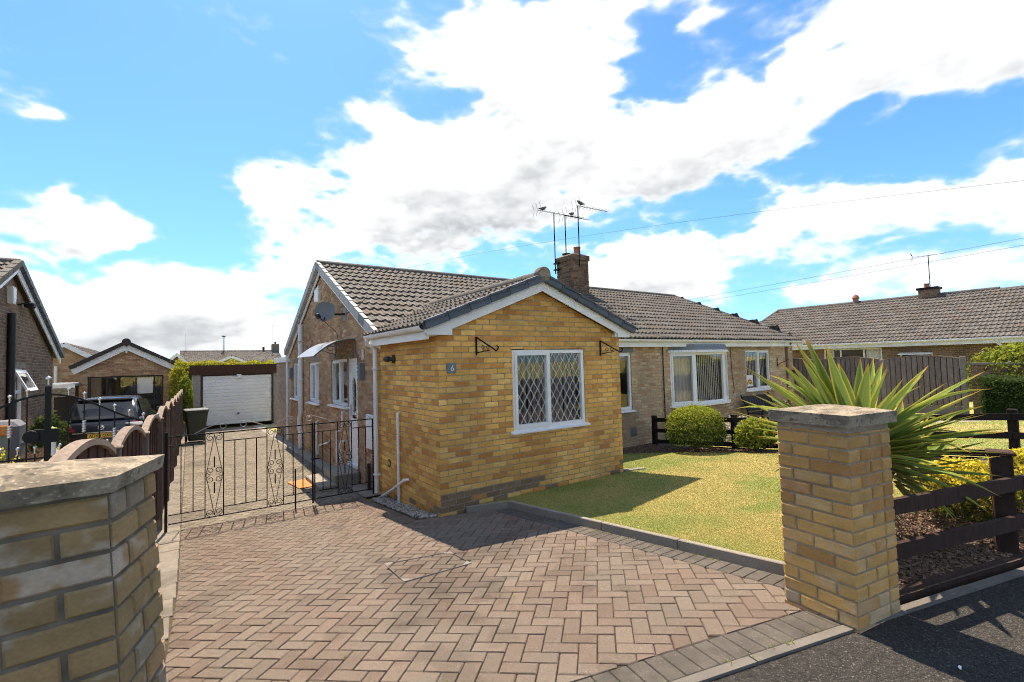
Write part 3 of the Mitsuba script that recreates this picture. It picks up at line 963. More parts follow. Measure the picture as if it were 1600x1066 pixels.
# --- windows
def window(key, fr, x0, y0, x1, y1, z=-.02, muls=(), lattice=False, sill=True, blind=None, openl=(), pw=.052, sill_d=.10, over=.06):
    """white frame with lights divided at muls (fractions); openl: the lights that are opening sashes"""
    k = fresh(key)
    labels.setdefault(k, {})
    W_, H_ = x1 - x0, y1 - y0
    m = MB()
    F_ = lambda a, b, c, d, z0, z1: m.add(fr(box_vf((a, b, z0), (c, d, z1))[0]), BOXF)
    F_(x0, y0, x1, y0 + pw, z - .06, z); F_(x0, y1 - pw, x1, y1, z - .06, z)
    F_(x0, y0 + pw, x0 + pw, y1 - pw, z - .06, z); F_(x1 - pw, y0 + pw, x1, y1 - pw, z - .06, z)
    xs = [x0 + pw / 2] + [x0 + W_ * q for q in muls] + [x1 - pw / 2]
    for q in xs[1:-1]:
        F_(q - pw / 2, y0 + pw, q + pw / 2, y1 - pw, z - .06, z)
    put(f'{k}__frame', m, 'white_mat')
    for i_, (a, b) in enumerate(zip(xs[:-1], xs[1:])):
        a, b, c, d = a + pw / 2, b - pw / 2, y0 + pw, y1 - pw
        if i_ in openl:
            s_ = .042
            m = MB()
            Fs = lambda a_, b_, c_, d_: m.add(fr(box_vf((a_, b_, z - .05), (c_, d_, z + .016))[0]), BOXF)
            a, b, c, d = a - .016, b + .016, c - .016, d + .016
            Fs(a, c, b, c + s_); Fs(a, d - s_, b, d); Fs(a, c + s_, a + s_, d - s_); Fs(b - s_, c + s_, b, d - s_)
            put(f'{k}__sash', m, 'white_mat')
            a, b, c, d = a + s_, b - s_, c + s_, d - s_
        zp = z - .028
        put(f'{k}__pane', (fr(A([[a - .004, c - .004, zp], [b + .004, c - .004, zp], [b + .004, d + .004, zp], [a - .004, d + .004, zp]])), A([[0, 1, 2], [0, 2, 3]])), 'glass_mat')
        if lattice:
            m = MB()
            px, py = .132, .205
            nx = int((b - a) / px) + 3; ny = int((d - c) / py) + 3
            clip = sbox(a, c, b, d)
            for q in range(-ny - 2, nx + ny + 2):
                for sg in (1, -1):
                    ln = LineString([(a + q * px, c - .3 if sg > 0 else d + .3), (a + q * px + 20 * px, (c - .3 if sg > 0 else d + .3) + sg * 20 * py)]).intersection(clip)
                    if ln.length > .02:
                        e = A(ln.coords)
                        m.add(*bar_vf(fr(A([*e[0], zp + .006])), fr(A([*e[-1], zp + .006])), .0070, .004, fr.n))
            put(f'{k}__lattice', m, 'white_mat')
    if sill:
        m = MB()
        prof = A([[y0 - .045, z - .05], [y0 - .045, sill_d - .02], [y0 - .028, sill_d - .015], [y0 + .002, z + .001], [y0 + .002, z - .05]])
        v = A([[x, py_, pz_] for x in (x0 - over, x1 + over) for py_, pz_ in prof])
        n_ = len(prof)
        f = [[i_, (i_ + 1) % n_, n_ + (i_ + 1) % n_] for i_ in range(n_)] + [[i_, n_ + (i_ + 1) % n_, n_ + i_] for i_ in range(n_)]
        f += [[0, i_ + 1, i_] for i_ in range(1, n_ - 1)] + [[n_, n_ + i_, n_ + i_ + 1] for i_ in range(1, n_ - 1)]
        put(f'{k}__sill', MB().add(fr(v), f), 'white_mat')
    if blind == 'vertical':
        m = MB(); q = x0 + .03
        while q < x1 - .03:
            m.add(fr(A([[q, y0 + .03, z - .13], [q + .082, y0 + .03, z - .155], [q + .082, y1 - .03, z - .155], [q, y1 - .03, z - .13]])), A([[0, 1, 2], [0, 2, 3]]))
            q += .085
        put(f'{k}__blind', m, 'blind_mat')
    elif blind:
        m = MB()
        for a_, b_, mt in blind:
            a_, b_ = x0 + W_ * a_, x0 + W_ * b_
            n_ = 28
            xs_ = np.linspace(a_, b_, n_); zz = z - .16 + .022 * np.sin(np.linspace(0, (b_ - a_) * 60, n_))
            v = np.vstack([np.column_stack([xs_, np.full(n_, y0 + .0), zz]), np.column_stack([xs_, np.full(n_, y1 - .02), zz])])
            m.add(fr(v), [[i_, i_ + 1, n_ + i_ + 1, n_ + i_] for i_ in range(n_ - 1)])
        put(f'{k}__curtain', m, blind[0][2])
    return k


kw = window(f'{H}__window', fr_front, WX[0] + .004, .535, WX[1] - .004, 1.676, muls=(.485,), lattice=True, openl=(0,), z=-.004, sill_d=.07)
tag(kw, label='white two-light window with diamond leading')
m = MB()
for q in np.arange(WX[0] + .06, WX[1] - .05, .089):
    m.add(fr_front(A([[q, .56, -.14], [q + .012, .56, -.22], [q + .012, 1.65, -.22], [q, 1.65, -.14]])), A([[0, 1, 2], [0, 2, 3]]))
put(f'{kw}__blind', m, 'curtain_mat')
# slim black seal lines over the head
put(f'{H}__lintel_strip', MB().box((XW + WX[0] - .02, YF - .006, 1.681), (XW + WX[1] + .03, YF + .02, 1.690)), 'dark_gap_mat')
window(f'{H}__window', fr_g, *WB[:4], z=-.03, muls=(.5,), openl=(0,), blind=((.5, 1.0, 'curtain_mat'),))
window(f'{H}__window', fr_g, *WA[:4], z=-.03, muls=(.55,), openl=(0,), blind=((.0, 1.0, 'net_mat'),))
window(f'{H}__window', fr_g, *WC[:4], z=-.03, muls=(.5,), openl=(1,))
window(f'{H}__window', fr_m, *WD[:4], z=-.02, muls=(.5,), openl=(0, 1), lattice=False, blind=((.0, .5, 'net_mat'),))
# concrete lintels over the side openings
for a, b in ((WB[0] - .08, DR[2] + .08), (WA[0] - .08, WA[2] + .08), (WC[0] - .08, WC[2] + .08)):
    m = MB(); m.add(fr_g(box_vf((a, 1.668, -.05), (b, 1.765, .010))[0]), BOXF)
    put(f'{H}__lintel', m, 'stone_mat')
m = MB(); m.add(fr_m(box_vf((WD[0] - .3, 1.668, -.05), (WD[2] + .08, 1.80, .012))[0]), BOXF)
put(f'{H}__lintel', m, 'lead_mat')
# --- front door: white, arched dark glass in the upper half
d = fresh(f'{H}__door')
tag(d, label='white front door with arched dark glass')
x0, y0, x1, y1 = DR
m = MB()
B = lambda a, b, c, d_, z0, z1: m.add(fr_g(box_vf((a, b, z0), (c, d_, z1))[0]), BOXF)
B(x0, y0, x0 + .07, y1, -.09, -.02); B(x1 - .05, y0, x1, y1, -.09, -.02); B(x0 + .07, y1 - .06, x1 - .05, y1, -.09, -.02)
put(f'{d}__frame', m, 'white_mat')
pa = sbox(x0 + .072, y0 + .03, x1 - .052, y1 - .062)
cx = (x0 + x1 + .02) / 2
gl = unary_union([sbox(cx - .13, .62, cx + .13, 1.18), Polygon([(cx - .13, 1.18), (cx + .13, 1.18), (cx + .07, 1.27), (cx, 1.305), (cx - .07, 1.27)])])
put(f'{d}__panel', slab(MB(), fr_g, pa.difference(gl), -.075, -.035), 'white_mat')
put(f'{d}__pane', slab(MB(), fr_g, gl.buffer(.004), -.06, -.052), 'car_glass_mat')
m = MB()
for q in ((cx - .13, -.10, cx + .13, .48),):
    ring = sbox(*q).difference(sbox(q[0] + .022, q[1] + .022, q[2] - .022, q[3] - .022))
    slab(m, fr_g, ring, -.036, -.027)
slab(m, fr_g, gl.buffer(.028).difference(gl), -.036, -.025)
slab(m, fr_g, sbox(cx - .13, 1.38, cx + .13, 1.52).difference(sbox(cx - .11, 1.40, cx + .11, 1.50)), -.036, -.027)
put(f'{d}__moulding', m, 'white_mat')
put(f'{d}__letterbox', MB().add(fr_g(box_vf((cx - .1, .52, -.036), (cx + .1, .58, -.02))[0]), BOXF), 'iron_mat')
m = MB(); m.add(fr_g(box_vf((x0 + .10, .55, -.036), (x0 + .13, .78, -.018))[0]), BOXF); m.tube(fr_g(A([[x0 + .115, .69, -.02], [x0 + .115, .69, .02], [x0 + .22, .69, .02]])), .009)
put(f'{d}__handle', m, 'alloy_mat')
put(f'{d}__threshold', MB().add(fr_g(box_vf((x0, y0 - .03, -.09), (x1, y0 + .03, .03))[0]), BOXF), 'white_mat')
# --- steps
t = thing('doorstep', 'two shallow concrete steps below the white side door', 'steps')
put(f'{t}__upper_step', MB().cbox((2.26, 8.72, -.75), (2.70, 9.62, -.40), .012), 'concrete_mat')
put(f'{t}__lower_step', MB().cbox((1.98, 8.60, -.75), (2.262, 9.75, -.53), .012), 'concrete_mat')
m = MB().box((1.97, 8.58, -.56), (2.05, 9.76, -.526))
t = thing('doormat', 'orange-brown doormat lying on the paving below the steps', 'doormat')
v, f = cbox_vf((-.22, -.34, 0), (.22, .34, .014), .004)
ca, sa = math.cos(.12), math.sin(.12)
v = v @ A([[ca, sa, 0], [-sa, ca, 0], [0, 0, 1]]) + A([1.92, 9.42, 0]); v[:, 2] += g(v[:, 0], v[:, 1]) + .004
put(f'{t}__mat', (v, f), 'orange_mat')

# --- roofs
def tile_mesh(w=.302, l=.345, hump=.026, thick=.022, nseg=12, waves=2):
    """a concrete roll tile: S-shaped across, its lower edge proud"""
    x = np.linspace(0, w, nseg + 1)
    ph = (x / w * waves) % 1.0
    prof = hump * np.where(ph < .55, np.sin(ph / .55 * np.pi) ** 1.0, 0) - .004 * np.where(ph >= .55, np.sin((ph - .55) / .45 * np.pi), 0)
    lo = np.column_stack([x, np.zeros_like(x), prof + .036])
    hi = np.column_stack([x, np.full_like(x, l), prof + .002])
    bt = lo - A([0, -.006, thick + .014])
    n_ = nseg + 1
    v = np.vstack([bt, lo, hi])
    f = [[i_, i_ + 1, n_ + i_ + 1, n_ + i_] for i_ in range(nseg)] + [[n_ + i_, n_ + i_ + 1, 2 * n_ + i_ + 1, 2 * n_ + i_] for i_ in range(nseg)]
    return v, A(f)


TV, TF = tile_mesh()
TVs, TFs = tile_mesh(nseg=8)


def tiled(holder, fr, poly, nind, gauge=.312, w=.300, simple=False, name='tile', key='tile', stuffname='tiling', xs0=None, sx=1.0):
    """rows of tiles on the roof plane fr (v up the slope) where their middle lies in poly"""
    xa, ya, xb, yb = poly.bounds
    tv, tf = (TVs, TFs) if simple else (TV, TF)
    out = []
    pb = prep(poly)
    for r in range(int(math.ceil((yb - ya) / gauge))):
        y = ya + r * gauge
        x = xa if xs0 is None else xs0
        while x < xb - .05:
            c = Point(x + w / 2, y + min(gauge / 2, .12))
            if pb.contains(c):
                v = tv.copy()
                wv = min(w, xb - x) / .302
                v[:, 0] = x + v[:, 0] * wv + rng.uniform(-.003, .003); v[:, 1] = np.minimum(y + v[:, 1] + rng.uniform(-.008, .008), yb + .02)
                v[:, 2] += rng.uniform(-.002, .005) + (v[:, 0] - x) * rng.uniform(-.012, .012)
                q = fr(v)
                out.append((q, tf, (rng.random(), rng.random())))
            x += w
    if nind:
        out.sort(key=lambda o: np.linalg.norm(o[0].mean(0) - EYE))
        for v, f, uv in out[:nind]:
            put(f'{holder}__{key}', MB().add(v, f, uv), 'tile_mat')
        out = out[nind:]
    if out:
        mb = MB()
        for o in out:
            mb.add(*o)
        put(f'{holder}__{stuffname}', mb, 'tile_mat', kind='stuff')


def roofplane(O, e, s):
    """frame with u along the eave e, v up the slope s"""
    return Frame(O, e, s)


EY, EZ = 7.52, 1.99
slope_v = unit([0, YR - EY, ZR - EZ]); SL = math.hypot(YR - EY, ZR - EZ)
fr_roof = roofplane((XW - .09, EY, EZ), (1, 0, 0), slope_v)
RW = XP - (XW - .09)
ridge_h = 2.74
# the extension's ridge meets the main slope here
XC = XW + 1.66
yv = EY + (ridge_h - EZ) / (ZR - EZ) * (YR - EY)
vv = lambda y: (y - EY) / (YR - EY) * SL
main_poly = Polygon([(0, 0), (RW, 0), (RW, SL), (0, SL)])
ext_cut = Polygon([(0 - .05, -.2), (XC - (XW - .09), vv(yv)), (XE + .2 - (XW - .09), -.2)])
rf = fresh(f'{H}__roof')
labels[rf] = {'label': 'grey-brown tiled main roof'}
put(f'{rf}__deck', MB().add(fr_roof(A([[0, 0, -.012], [RW, 0, -.012], [RW, SL, -.012], [0, SL, -.012]])), [[0, 1, 2, 3]]).add(A([[XW - .09, YB + .15, EZ], [XP, YB + .15, EZ], [XP, YR, ZR - .01], [XW - .09, YR, ZR - .01]]), [[0, 1, 2, 3]]), 'deck_mat')
tiled(rf, fr_roof, main_poly.difference(ext_cut.buffer(-.03)), 300, gauge=SL / 14)
# back slope
fr_back = roofplane((XP, YB + .15, EZ), (-1, 0, 0), unit([0, YR - YB - .15, ZR - EZ]))
SB = math.hypot(YB + .15 - YR, ZR - EZ)
tiled(rf, fr_back, sbox(0, 0, RW, SB), 0, gauge=SB / 14, simple=True, stuffname='back_tiling')


def ridge(holder, a, b, r=.115, L=.45, mat='tile_mat', name='ridge_tile', lift=.0):
    a, b = A(a, float), A(b, float)
    d = unit(b - a); s_ = unit(np.cross(d, [0, 0, 1.0])); u = np.cross(s_, d)
    n_ = int(round(np.linalg.norm(b - a) / L))
    L = np.linalg.norm(b - a) / n_
    for i_ in range(n_):
        an = np.radians(np.linspace(-8, 188, 10))
        v = []
        for k_, q in enumerate((i_ * L + .003, (i_ + 1) * L - .003)):
            for rr in (r + .002 * (k_ == 0), r - .015):
                v += [a + d * q + s_ * rr * math.cos(t_) + u * (rr * math.sin(t_) - .03 + lift) for t_ in an]
        n2 = 10
        f = []
        for j_ in range(n2 - 1):
            f += [[j_, j_ + 1, 2 * n2 + j_ + 1, 2 * n2 + j_], [n2 + j_ + 1, n2 + j_, 3 * n2 + j_, 3 * n2 + j_ + 1]]
            f += [[j_, n2 + j_, n2 + j_ + 1, j_ + 1], [2 * n2 + j_, 2 * n2 + j_ + 1, 3 * n2 + j_ + 1, 3 * n2 + j_]]
        put(f'{holder}__{name}', MB().add(A(v), f, (rng.random() * .4, rng.random() * .7)), mat)


ridge(rf, (XW - .10, YR, ZR), (XP, YR, ZR))
# verge of the gable: grey clip-on units down both slopes, white bargeboard under them
for sgn, y_e, z_e in ((1, EY - .02, EZ), (-1, YB + .17, EZ)):
    a, b = A([XW - .10, y_e, z_e + .03]), A([XW - .10, YR, ZR + .03])
    for i_ in range(14):
        p0, p1 = a + (b - a) * (i_ / 14), a + (b - a) * ((i_ + 1) / 14 - .002)
        m = MB(); m.bar(p0 + A([.01, 0, -.045]), p1 + A([.01, 0, -.060]), .075, .165, (0, 0, 1), (.85 if i_ not in (2, 12, 13) else .1, .1 + .6 * rng.random()))
        put(f'{rf}__verge_unit', m, 'unit_mat' if i_ not in (2, 13) or sgn < 0 else 'lead_mat')
    m = MB(); m.bar(a + A([.07, 0, -.175]), b + A([.07, 0, -.175]), .022, .17)
    put(f'{H}__bargeboard', m, 'white_mat')
# extension roof
er = fresh(f'{H}__extension_roof')
labels[er] = {'label': 'small gabled roof over the extension'}
YV = 5.36
XLE, XRE = XW - .24, XE + .24
for sg, xe in ((1, XLE), (-1, XRE)):
    up = unit([XC - xe, 0, ridge_h - EZ])
    Ls = math.hypot(XC - xe, ridge_h - EZ)
    e = (0, -1, 0) if sg > 0 else (0, 1, 0)
    O = (xe, yv, EZ) if sg > 0 else (xe, YV, EZ)
    fr = roofplane(O, e, up)
    Wd = yv - YV
    y_at = lambda z_: EY + (z_ - EZ) / (ZR - EZ) * (YR - EY)
    if sg > 0:
        pol = Polygon([(yv - EY, 0), (Wd, 0), (Wd, Ls), (0, Ls)])
    else:
        pol = Polygon([(0, 0), (EY - YV, 0), (Wd, Ls), (0, Ls)])
    c = A(pol.exterior.coords)[:-1]
    put(f'{er}__deck', MB().add(fr(np.column_stack([c, np.full(len(c), -.015)])), [[0, 1, 2, 3]]), 'deck_mat')
    tiled(er, fr, pol.buffer(.04), 0, gauge=Ls / 6, simple=False, stuffname='tiling')
# white bargeboards, dark verge units, round ridge end
apex = A([XC, YV, ridge_h])
for sg, xe in ((1, XLE), (-1, XRE)):
    a = A([xe, YV, EZ]); b = apex
    n_ = 6
    for i_ in range(n_):
        p0, p1 = a + (b - a) * (i_ / n_), a + (b - a) * ((i_ + 1) / n_ - .003)
        m = MB(); m.bar(p0 + A([0, .03, .0]), p1 + A([0, .03, -.008]), .11, .115, (0, 0, 1), (rng.random(), rng.random()))
        put(f'{er}__verge_unit', m, 'verge_mat')
    m = MB()
    d_ = unit(b - a)
    nrm = A([-d_[2], 0, d_[0]]) * (1 if sg > 0 else -1)
    q0, q1 = a + d_ * .02 + A([0, .045, 0]), b + A([0, .045, 0])
    poly_ = Polygon([(q0[0], q0[2] - .055), (q1[0], q1[2] - .055), (q1[0], q1[2] - .205), (xe + sg * .40, q0[2] + .40 * (ridge_h - EZ) / abs(XC - xe) - .205), (xe + sg * .40, 1.872), (xe + sg * .05, 1.872)]) if sg > 0 else \
        Polygon([(q0[0], q0[2] - .055), (q1[0], q1[2] - .055), (q1[0], q1[2] - .205), (xe + sg * .36, q0[2] + .36 * (ridge_h - EZ) / abs(XC - xe) - .205), (xe + sg * .36, 1.872), (xe + sg * .12, 1.872)])
    frb = Frame((0, YV + .07, 0), (1, 0, 0))
    slab(m, frb, poly_, 0, .022)
    # soffit return behind the board
    m.box((min(xe + sg * .05, xe + sg * .40), YV + .071, 1.874), (max(xe + sg * .05, xe + sg * .40), YF + .0, 1.92))
    put(f'{H}__bargeboard', m, 'white_mat')
    put(f'{H}__soffit', MB().bar(a + A([0, .10, -.10]), b + A([0, .10, -.10]), .12, .015, (0, 0, 1)), 'white_mat')
v, f = lathe_vf([(0.001, .03), (.095, .03), (.112, .015), (.115, -.05), (.112, -.10)], (0, 0, 0), 24, axis=(0, -1, 0))
put(f'{er}__ridge_end', MB().add(v + apex + A([0, .0, .035]), f), 'stone_mat', smooth=40)
ridge(er, apex + A([0, .02, .025]), (XC, yv + .05, ridge_h + .025), r=.100, L=.40)
# --- gutters, fascias, downpipes
def gutter(key, a, b, fascia=.15, drop=.0, out=None):
    a, b = A(a, float), A(b, float)
    d = unit(b - a); o = unit(A(out, float))
    m = MB()
    an = np.radians(np.linspace(180, 360, 9))
    v = []
    for q in (a, b):
        v += [q + o * (.055 * math.cos(t_)) + A([0, 0, .058 * math.sin(t_)]) for t_ in an]
        v += [q + o * (.050 * math.cos(t_)) + A([0, 0, .050 * math.sin(t_) + .002]) for t_ in an]
    n_ = 9
    f = []
    for j_ in range(n_ - 1):
        f += [[j_, j_ + 1, 2 * n_ + j_ + 1, 2 * n_ + j_], [n_ + j_ + 1, n_ + j_, 3 * n_ + j_, 3 * n_ + j_ + 1], [j_, n_ + j_, n_ + j_ + 1, j_ + 1], [2 * n_ + j_, 2 * n_ + j_ + 1, 3 * n_ + j_ + 1, 3 * n_ + j_]]
    m.add(A(v), f)
    L = np.linalg.norm(b - a)
    q = .4
    while q < L:
        p_ = a + d * q
        w_ = [p_ + o * (.059 * math.cos(t_)) + A([0, 0, .062 * math.sin(t_)]) for t_ in an] + [p_ + d * .07 + o * (.059 * math.cos(t_)) + A([0, 0, .062 * math.sin(t_)]) for t_ in an]
        m.add(A(w_), [[j_, j_ + 1, n_ + j_ + 1, n_ + j_] for j_ in range(n_ - 1)])
        q += 1.1
    k1 = put(f'{key}__gutter', m, 'white_mat')
    m = MB(); m.bar(a - o * .068 + A([0, 0, -.075]), b - o * .068 + A([0, 0, -.075]), .02, fascia)
    put(f'{key}__fascia', m, 'white_mat')


gutter(H, (XW - .22, YV + .1, 1.985), (XW - .22, EY + .12, 1.985), out=(-1, 0, 0), fascia=.18)
put(f'{H}__soffit', MB().box((XW - .15, YF + .01, 1.865), (XW + .005, EY + .15, 1.88)), 'white_mat')
put(f'{H}__fascia', MB().box((XW - .165, YF - .04, 1.83), (XW - .145, EY + .16, 1.90)), 'white_mat')
gutter(H, (XE + .10, EY - .02, 1.965), (XP, EY - .02, 1.965), out=(0, -1, 0), fascia=.20)
put(f'{H}__soffit', MB().box((XE, EY + .05, 1.86), (XP, YM, 1.875)), 'white_mat')


def pipe(key, pts, r, mat='white_mat', clips=(), name='downpipe', n=10):
    m = MB(); m.tube(pts, r, n)
    for c_ in clips:
        c_ = A(c_, float)
        m.box(c_ - A([r + .008, r + .03, .012]), c_ + A([r + .02, r + .008, .012]))
    return put(f'{key}__{name}', m, mat, smooth=40)


gx = XW - .055
pipe(H, [(XW - .22, 7.62, 1.95), (XW - .22, 7.62, 1.86), (gx - .02, 7.66, 1.78), (gx - .02, 7.66, -.54)], .036, clips=[(gx - .02, 7.66, 1.45), (gx - .02, 7.66, -.25)])
pipe(H, [(gx, 13.55, 2.66), (gx, 13.55, .32), (gx, 13.7, .18), (gx, 13.72, -.05), (gx, 13.6, -.2), (gx, 13.6, -.60)], .063, clips=[(gx, 13.55, 2.2), (gx, 13.55, 1.2)], name='soil_pipe')
pipe(H, [(gx, 15.55, 1.86), (gx, 15.45, 1.70), (gx, 15.42, -.60)], .034)
gutter(H, (XG - .1, YB + .22, 1.955), (XG + 1.0, YB + .22, 1.955), out=(0, 1, 0))
# small white waste pipes on the side walls
wp = [[(XW - .03, 6.79, .79), (XW - .045, 6.79, .80), (XW - .045, 6.79, -.53)],
      [(XW - .0, 6.50, -.13), (XW - .05, 6.56, -.14), (XW - .06, 7.0, -.36), (XW - .06, 7.5, -.575)],
      [(XG, 10.05, .20), (XG - .06, 10.05, .20), (XG - .06, 10.12, .18), (XG - .06, 10.12, -.5)],
      [(XG, 9.80, .02), (XG - .06, 9.80, .02), (XG - .06, 9.85, -.02), (XG - .06, 9.85, -.52)],
      [(XG, 11.9, .25), (XG - .05, 11.9, .24), (XG - .05, 11.9, -.55)],
      [(XG, 10.9, -.10), (XG - .06, 10.8, -.12), (XG - .06, 11.6, -.28), (XG - .06, 11.7, -.5)],
      [(XG, 9.15 + .55, .62), (XG - .06, 9.70, .62), (XG - .06, 9.72, .30)]]
for q in wp:
    pipe(H, q, .021, name='waste_pipe', n=8)
pipe(H, [(XG - .05, 8.15, -.62), (XG - .05, 8.15, -.16)], .03, mat='black_mat', name='drain_stub')
# rear extension of the house
rx = fresh(f'{H}__rear_extension')
fr_x = Frame((XW + .10, 18.3, 0), (0, -1, 0))
rp = sbox(0, -.9, 18.3 - YB - .1, 1.70)
labels[rx] = {'label': 'paler brick rear extension with a flat roof'}
put(f'{rx}__wall', slab(MB(), fr_x, rp, -.1, 0), 'mortar_mat')
brickwork(rx, fr_x, rp, 5, stuff='brickwork')
put(f'{rx}__roof', MB().box((XW + .02, YB + .3, 1.70), (XW + 4, 18.35, 1.86)), 'white_mat')
# meter box, vent, canopy: fixed parts of the house
put(f'{H}__meter_box', MB().cbox((XG - .05, 7.93, .09), (XG, 8.29, .67), .008), 'white_mat')
m = MB().box((8.77, YM - .012, -.33), (8.99, YM + .01, -.13))
for i_ in range(4):
    m.box((8.78, YM - .018, -.315 + i_ * .045), (8.98, YM - .011, -.295 + i_ * .045))
put(f'{H}__air_vent', m, 'grey_mat')
cn = fresh(f'{H}__canopy')
labels[cn] = {'label': 'curved clear canopy on grey scroll brackets over the side door'}
y0_, y1_ = 8.92, 10.35
cp = [(XG - .02, 2.02), (XG - .18, 2.01), (XG - .36, 1.97), (XG - .52, 1.89), (XG - .66, 1.79), (XG - .76, 1.70)]
v = A([[x_, y_, z_ + dz] for dz in (0, .012) for y_ in (y0_, y1_) for x_, z_ in cp])
n_ = len(cp)
f = []
for i_ in range(n_ - 1):
    f += [[i_, i_ + 1, n_ + i_ + 1, n_ + i_], [2 * n_ + i_ + 1, 2 * n_ + i_, 3 * n_ + i_, 3 * n_ + i_ + 1], [i_, 2 * n_ + i_, 2 * n_ + i_ + 1, i_ + 1], [n_ + i_ + 1, 3 * n_ + i_ + 1, 3 * n_ + i_, n_ + i_]]
f += [[n_ - 1, 3 * n_ - 1, 4 * n_ - 1, 2 * n_ - 1]]
put(f'{cn}__sheet', (v, np.vstack([A(f)[:, [0, 1, 2]], A(f)[:, [0, 2, 3]]])), 'canopy_mat')
for y_ in (y0_ + .04, y1_ - .04):
    m = MB()
    m.bar((XG - .012, y_, 2.0), (XG - .012, y_, 1.72), .022, .02)
    m.tube([(x_, y_, z_ - .014) for x_, z_ in cp], .010, 6)
    m.tube([(XG - .02, y_, 1.76), (XG - .15, y_, 1.80), (XG - .32, y_, 1.87), (XG - .50, y_, 1.88)], .008, 6)
    for cx_, cz_, r_ in ((XG - .12, 1.90, .055), (XG - .25, 1.93, .04), (XG - .36, 1.925, .03)):
        m.tube([(cx_ + r_ * math.cos(t_), y_, cz_ + r_ * math.sin(t_)) for t_ in np.linspace(0, 2 * np.pi, 14)], .007, 6)
    put(f'{cn}__bracket', m, 'grey_mat')
# --- things fixed to the walls
t = thing('house_number_plaque', 'square slate plaque with a pale 6 on the golden brick corner', 'house number')
put(f'{t}__slate', MB().cbox((2.826, YF - .022, 1.383), (2.955, YF - .004, 1.512), .004), 'slate_plaque_mat')
m6 = meshkit.text_mesh('6', .066, .003)
fr6 = Frame((2.868, YF - .0221, 1.414), (1, 0, 0))
put(f'{t}__numeral', (fr6(A(m6.vertices)), A(m6.faces)), 'letter_mat')


def bracket(x, z, side, label):
    t_ = thing('plant_bracket', label, 'hanging basket bracket')
    m_ = MB(); m_.bar((x, YF - .014, z - .25), (x, YF - .014, z), .022, .014)
    put(f'{t_}__back_plate', m_, 'iron_mat')
    o = A([.10, -.30, 0])
    m_ = MB(); m_.tube([(x, YF - .02, z - .01), tuple(A([x, YF - .02, z - .1]) + o * .5), tuple(A([x, YF - .02, z - .19]) + o)], .010, 6)
    e_ = A([x, YF - .02, z - .2]) + o
    m_.tube([e_ + A([0, .0, 0]), e_ + A([.012, -.04, .01]), e_ + A([.008, -.07, .045]), e_ + A([0, -.04, .065])], .010, 6)
    put(f'{t_}__arm', m_, 'iron_mat', smooth=40)
    m_ = MB(); m_.tube([(x, YF - .02, z - .22), tuple(A([x, YF - .02, z - .20]) + o * .4), tuple(A([x, YF - .02, z - .19]) + o * .75)], .008, 6)
    for q in (.35, .62):
        c_ = A([x, YF - .02, z - .15]) + o * q
        m_.tube([c_ + A([.0, .1 * math.cos(t2) * .28, .028 * math.sin(t2)]) for t2 in np.linspace(0, 2 * np.pi, 10)], .005, 5)
    put(f'{t_}__scroll', m_, 'iron_mat', smooth=40)


bracket(3.27, 1.86, 1, 'black iron hanging bracket left of the leaded window')
bracket(5.60, 1.82, 1, 'black iron hanging bracket right of the leaded window')
t = thing('wall_lantern', 'black lantern shaped lamp near the downpipe on the side wall', 'outdoor lamp')
v, f = lathe_vf([(.001, 0), (.062, 0), (.065, .02), (.03, .035), (.028, .09), (.001, .10)], (0, 0, 0), 14, axis=(-1, 0, 0))
put(f'{t}__back_plate', MB().add(v + A([XW - .004, 7.0, 1.60]), f), 'black_mat', smooth=40)
v, f = lathe_vf([(.001, 0), (.035, 0), (.045, .05), (.04, .15), (.001, .16)], (0, 0, 0), 14, axis=(0, 1, 0))
put(f'{t}__shade', MB().add(v + A([XW - .09, 6.98, 1.60]), f), 'black_mat', smooth=40)
t = thing('wall_hook', 'small black curved hook on the side wall by the slanting pipe', 'hook')
put(f'{t}__hook', MB().tube([(XW - .02, 7.24 + .05 * math.cos(a_), -.01 + .055 * math.sin(a_)) for a_ in np.linspace(.6, 5.6, 12)], .008, 6), 'black_mat', smooth=40)
t = thing('doorside_lantern', 'grey box light with pale bars beside the front door', 'outdoor lamp')
put(f'{t}__housing', MB().cbox((XG - .10, 8.44, 1.26), (XG - .002, 8.56, 1.56), .006), 'lead_mat')
for i_ in range(4):
    put(f'{t}__bar', MB().tube([(XG - .075, 8.56, 1.31 + i_ * .065), (XG - .075, 8.72, 1.31 + i_ * .065)], .012, 8), 'letter_mat')
t = thing('doorbell_plate', 'small cream plate with slots above the box light', 'plate')
put(f'{t}__plate', MB().box((XG - .012, 8.50, 1.62), (XG - .004, 8.60, 1.80)), 'cream_mat')
for i_ in range(4):
    put(f'{t}__slot', MB().box((XG - .0145, 8.515, 1.645 + i_ * .038), (XG - .0115, 8.585, 1.66 + i_ * .038)), 'curtain_mat')
t = thing('alarm_box', 'pale wedge shaped alarm box high on the front gable', 'alarm box')
fa = Frame((XG - .004, 12.02, 3.02), (0, -1, 0))
m = MB(); slab(m, fa, Polygon([(0, .05), (.42, 0), (.42, .40), (.0, .33)]), 0, .05)
put(f'{t}__case', m, 'cream_mat')
put(f'{t}__face', slab(MB(), fa, Polygon([(.03, .08), (.39, .04), (.39, .36), (.03, .30)]), .05, .056), 'white_mat')
put('rear_box', MB().cbox((XG - .08, 14.96, 1.2), (XG - .004, 15.12, 1.52), .006), 'lead_mat'); tag('rear_box', 'small grey box at the far end of the gable wall', 'wall box')
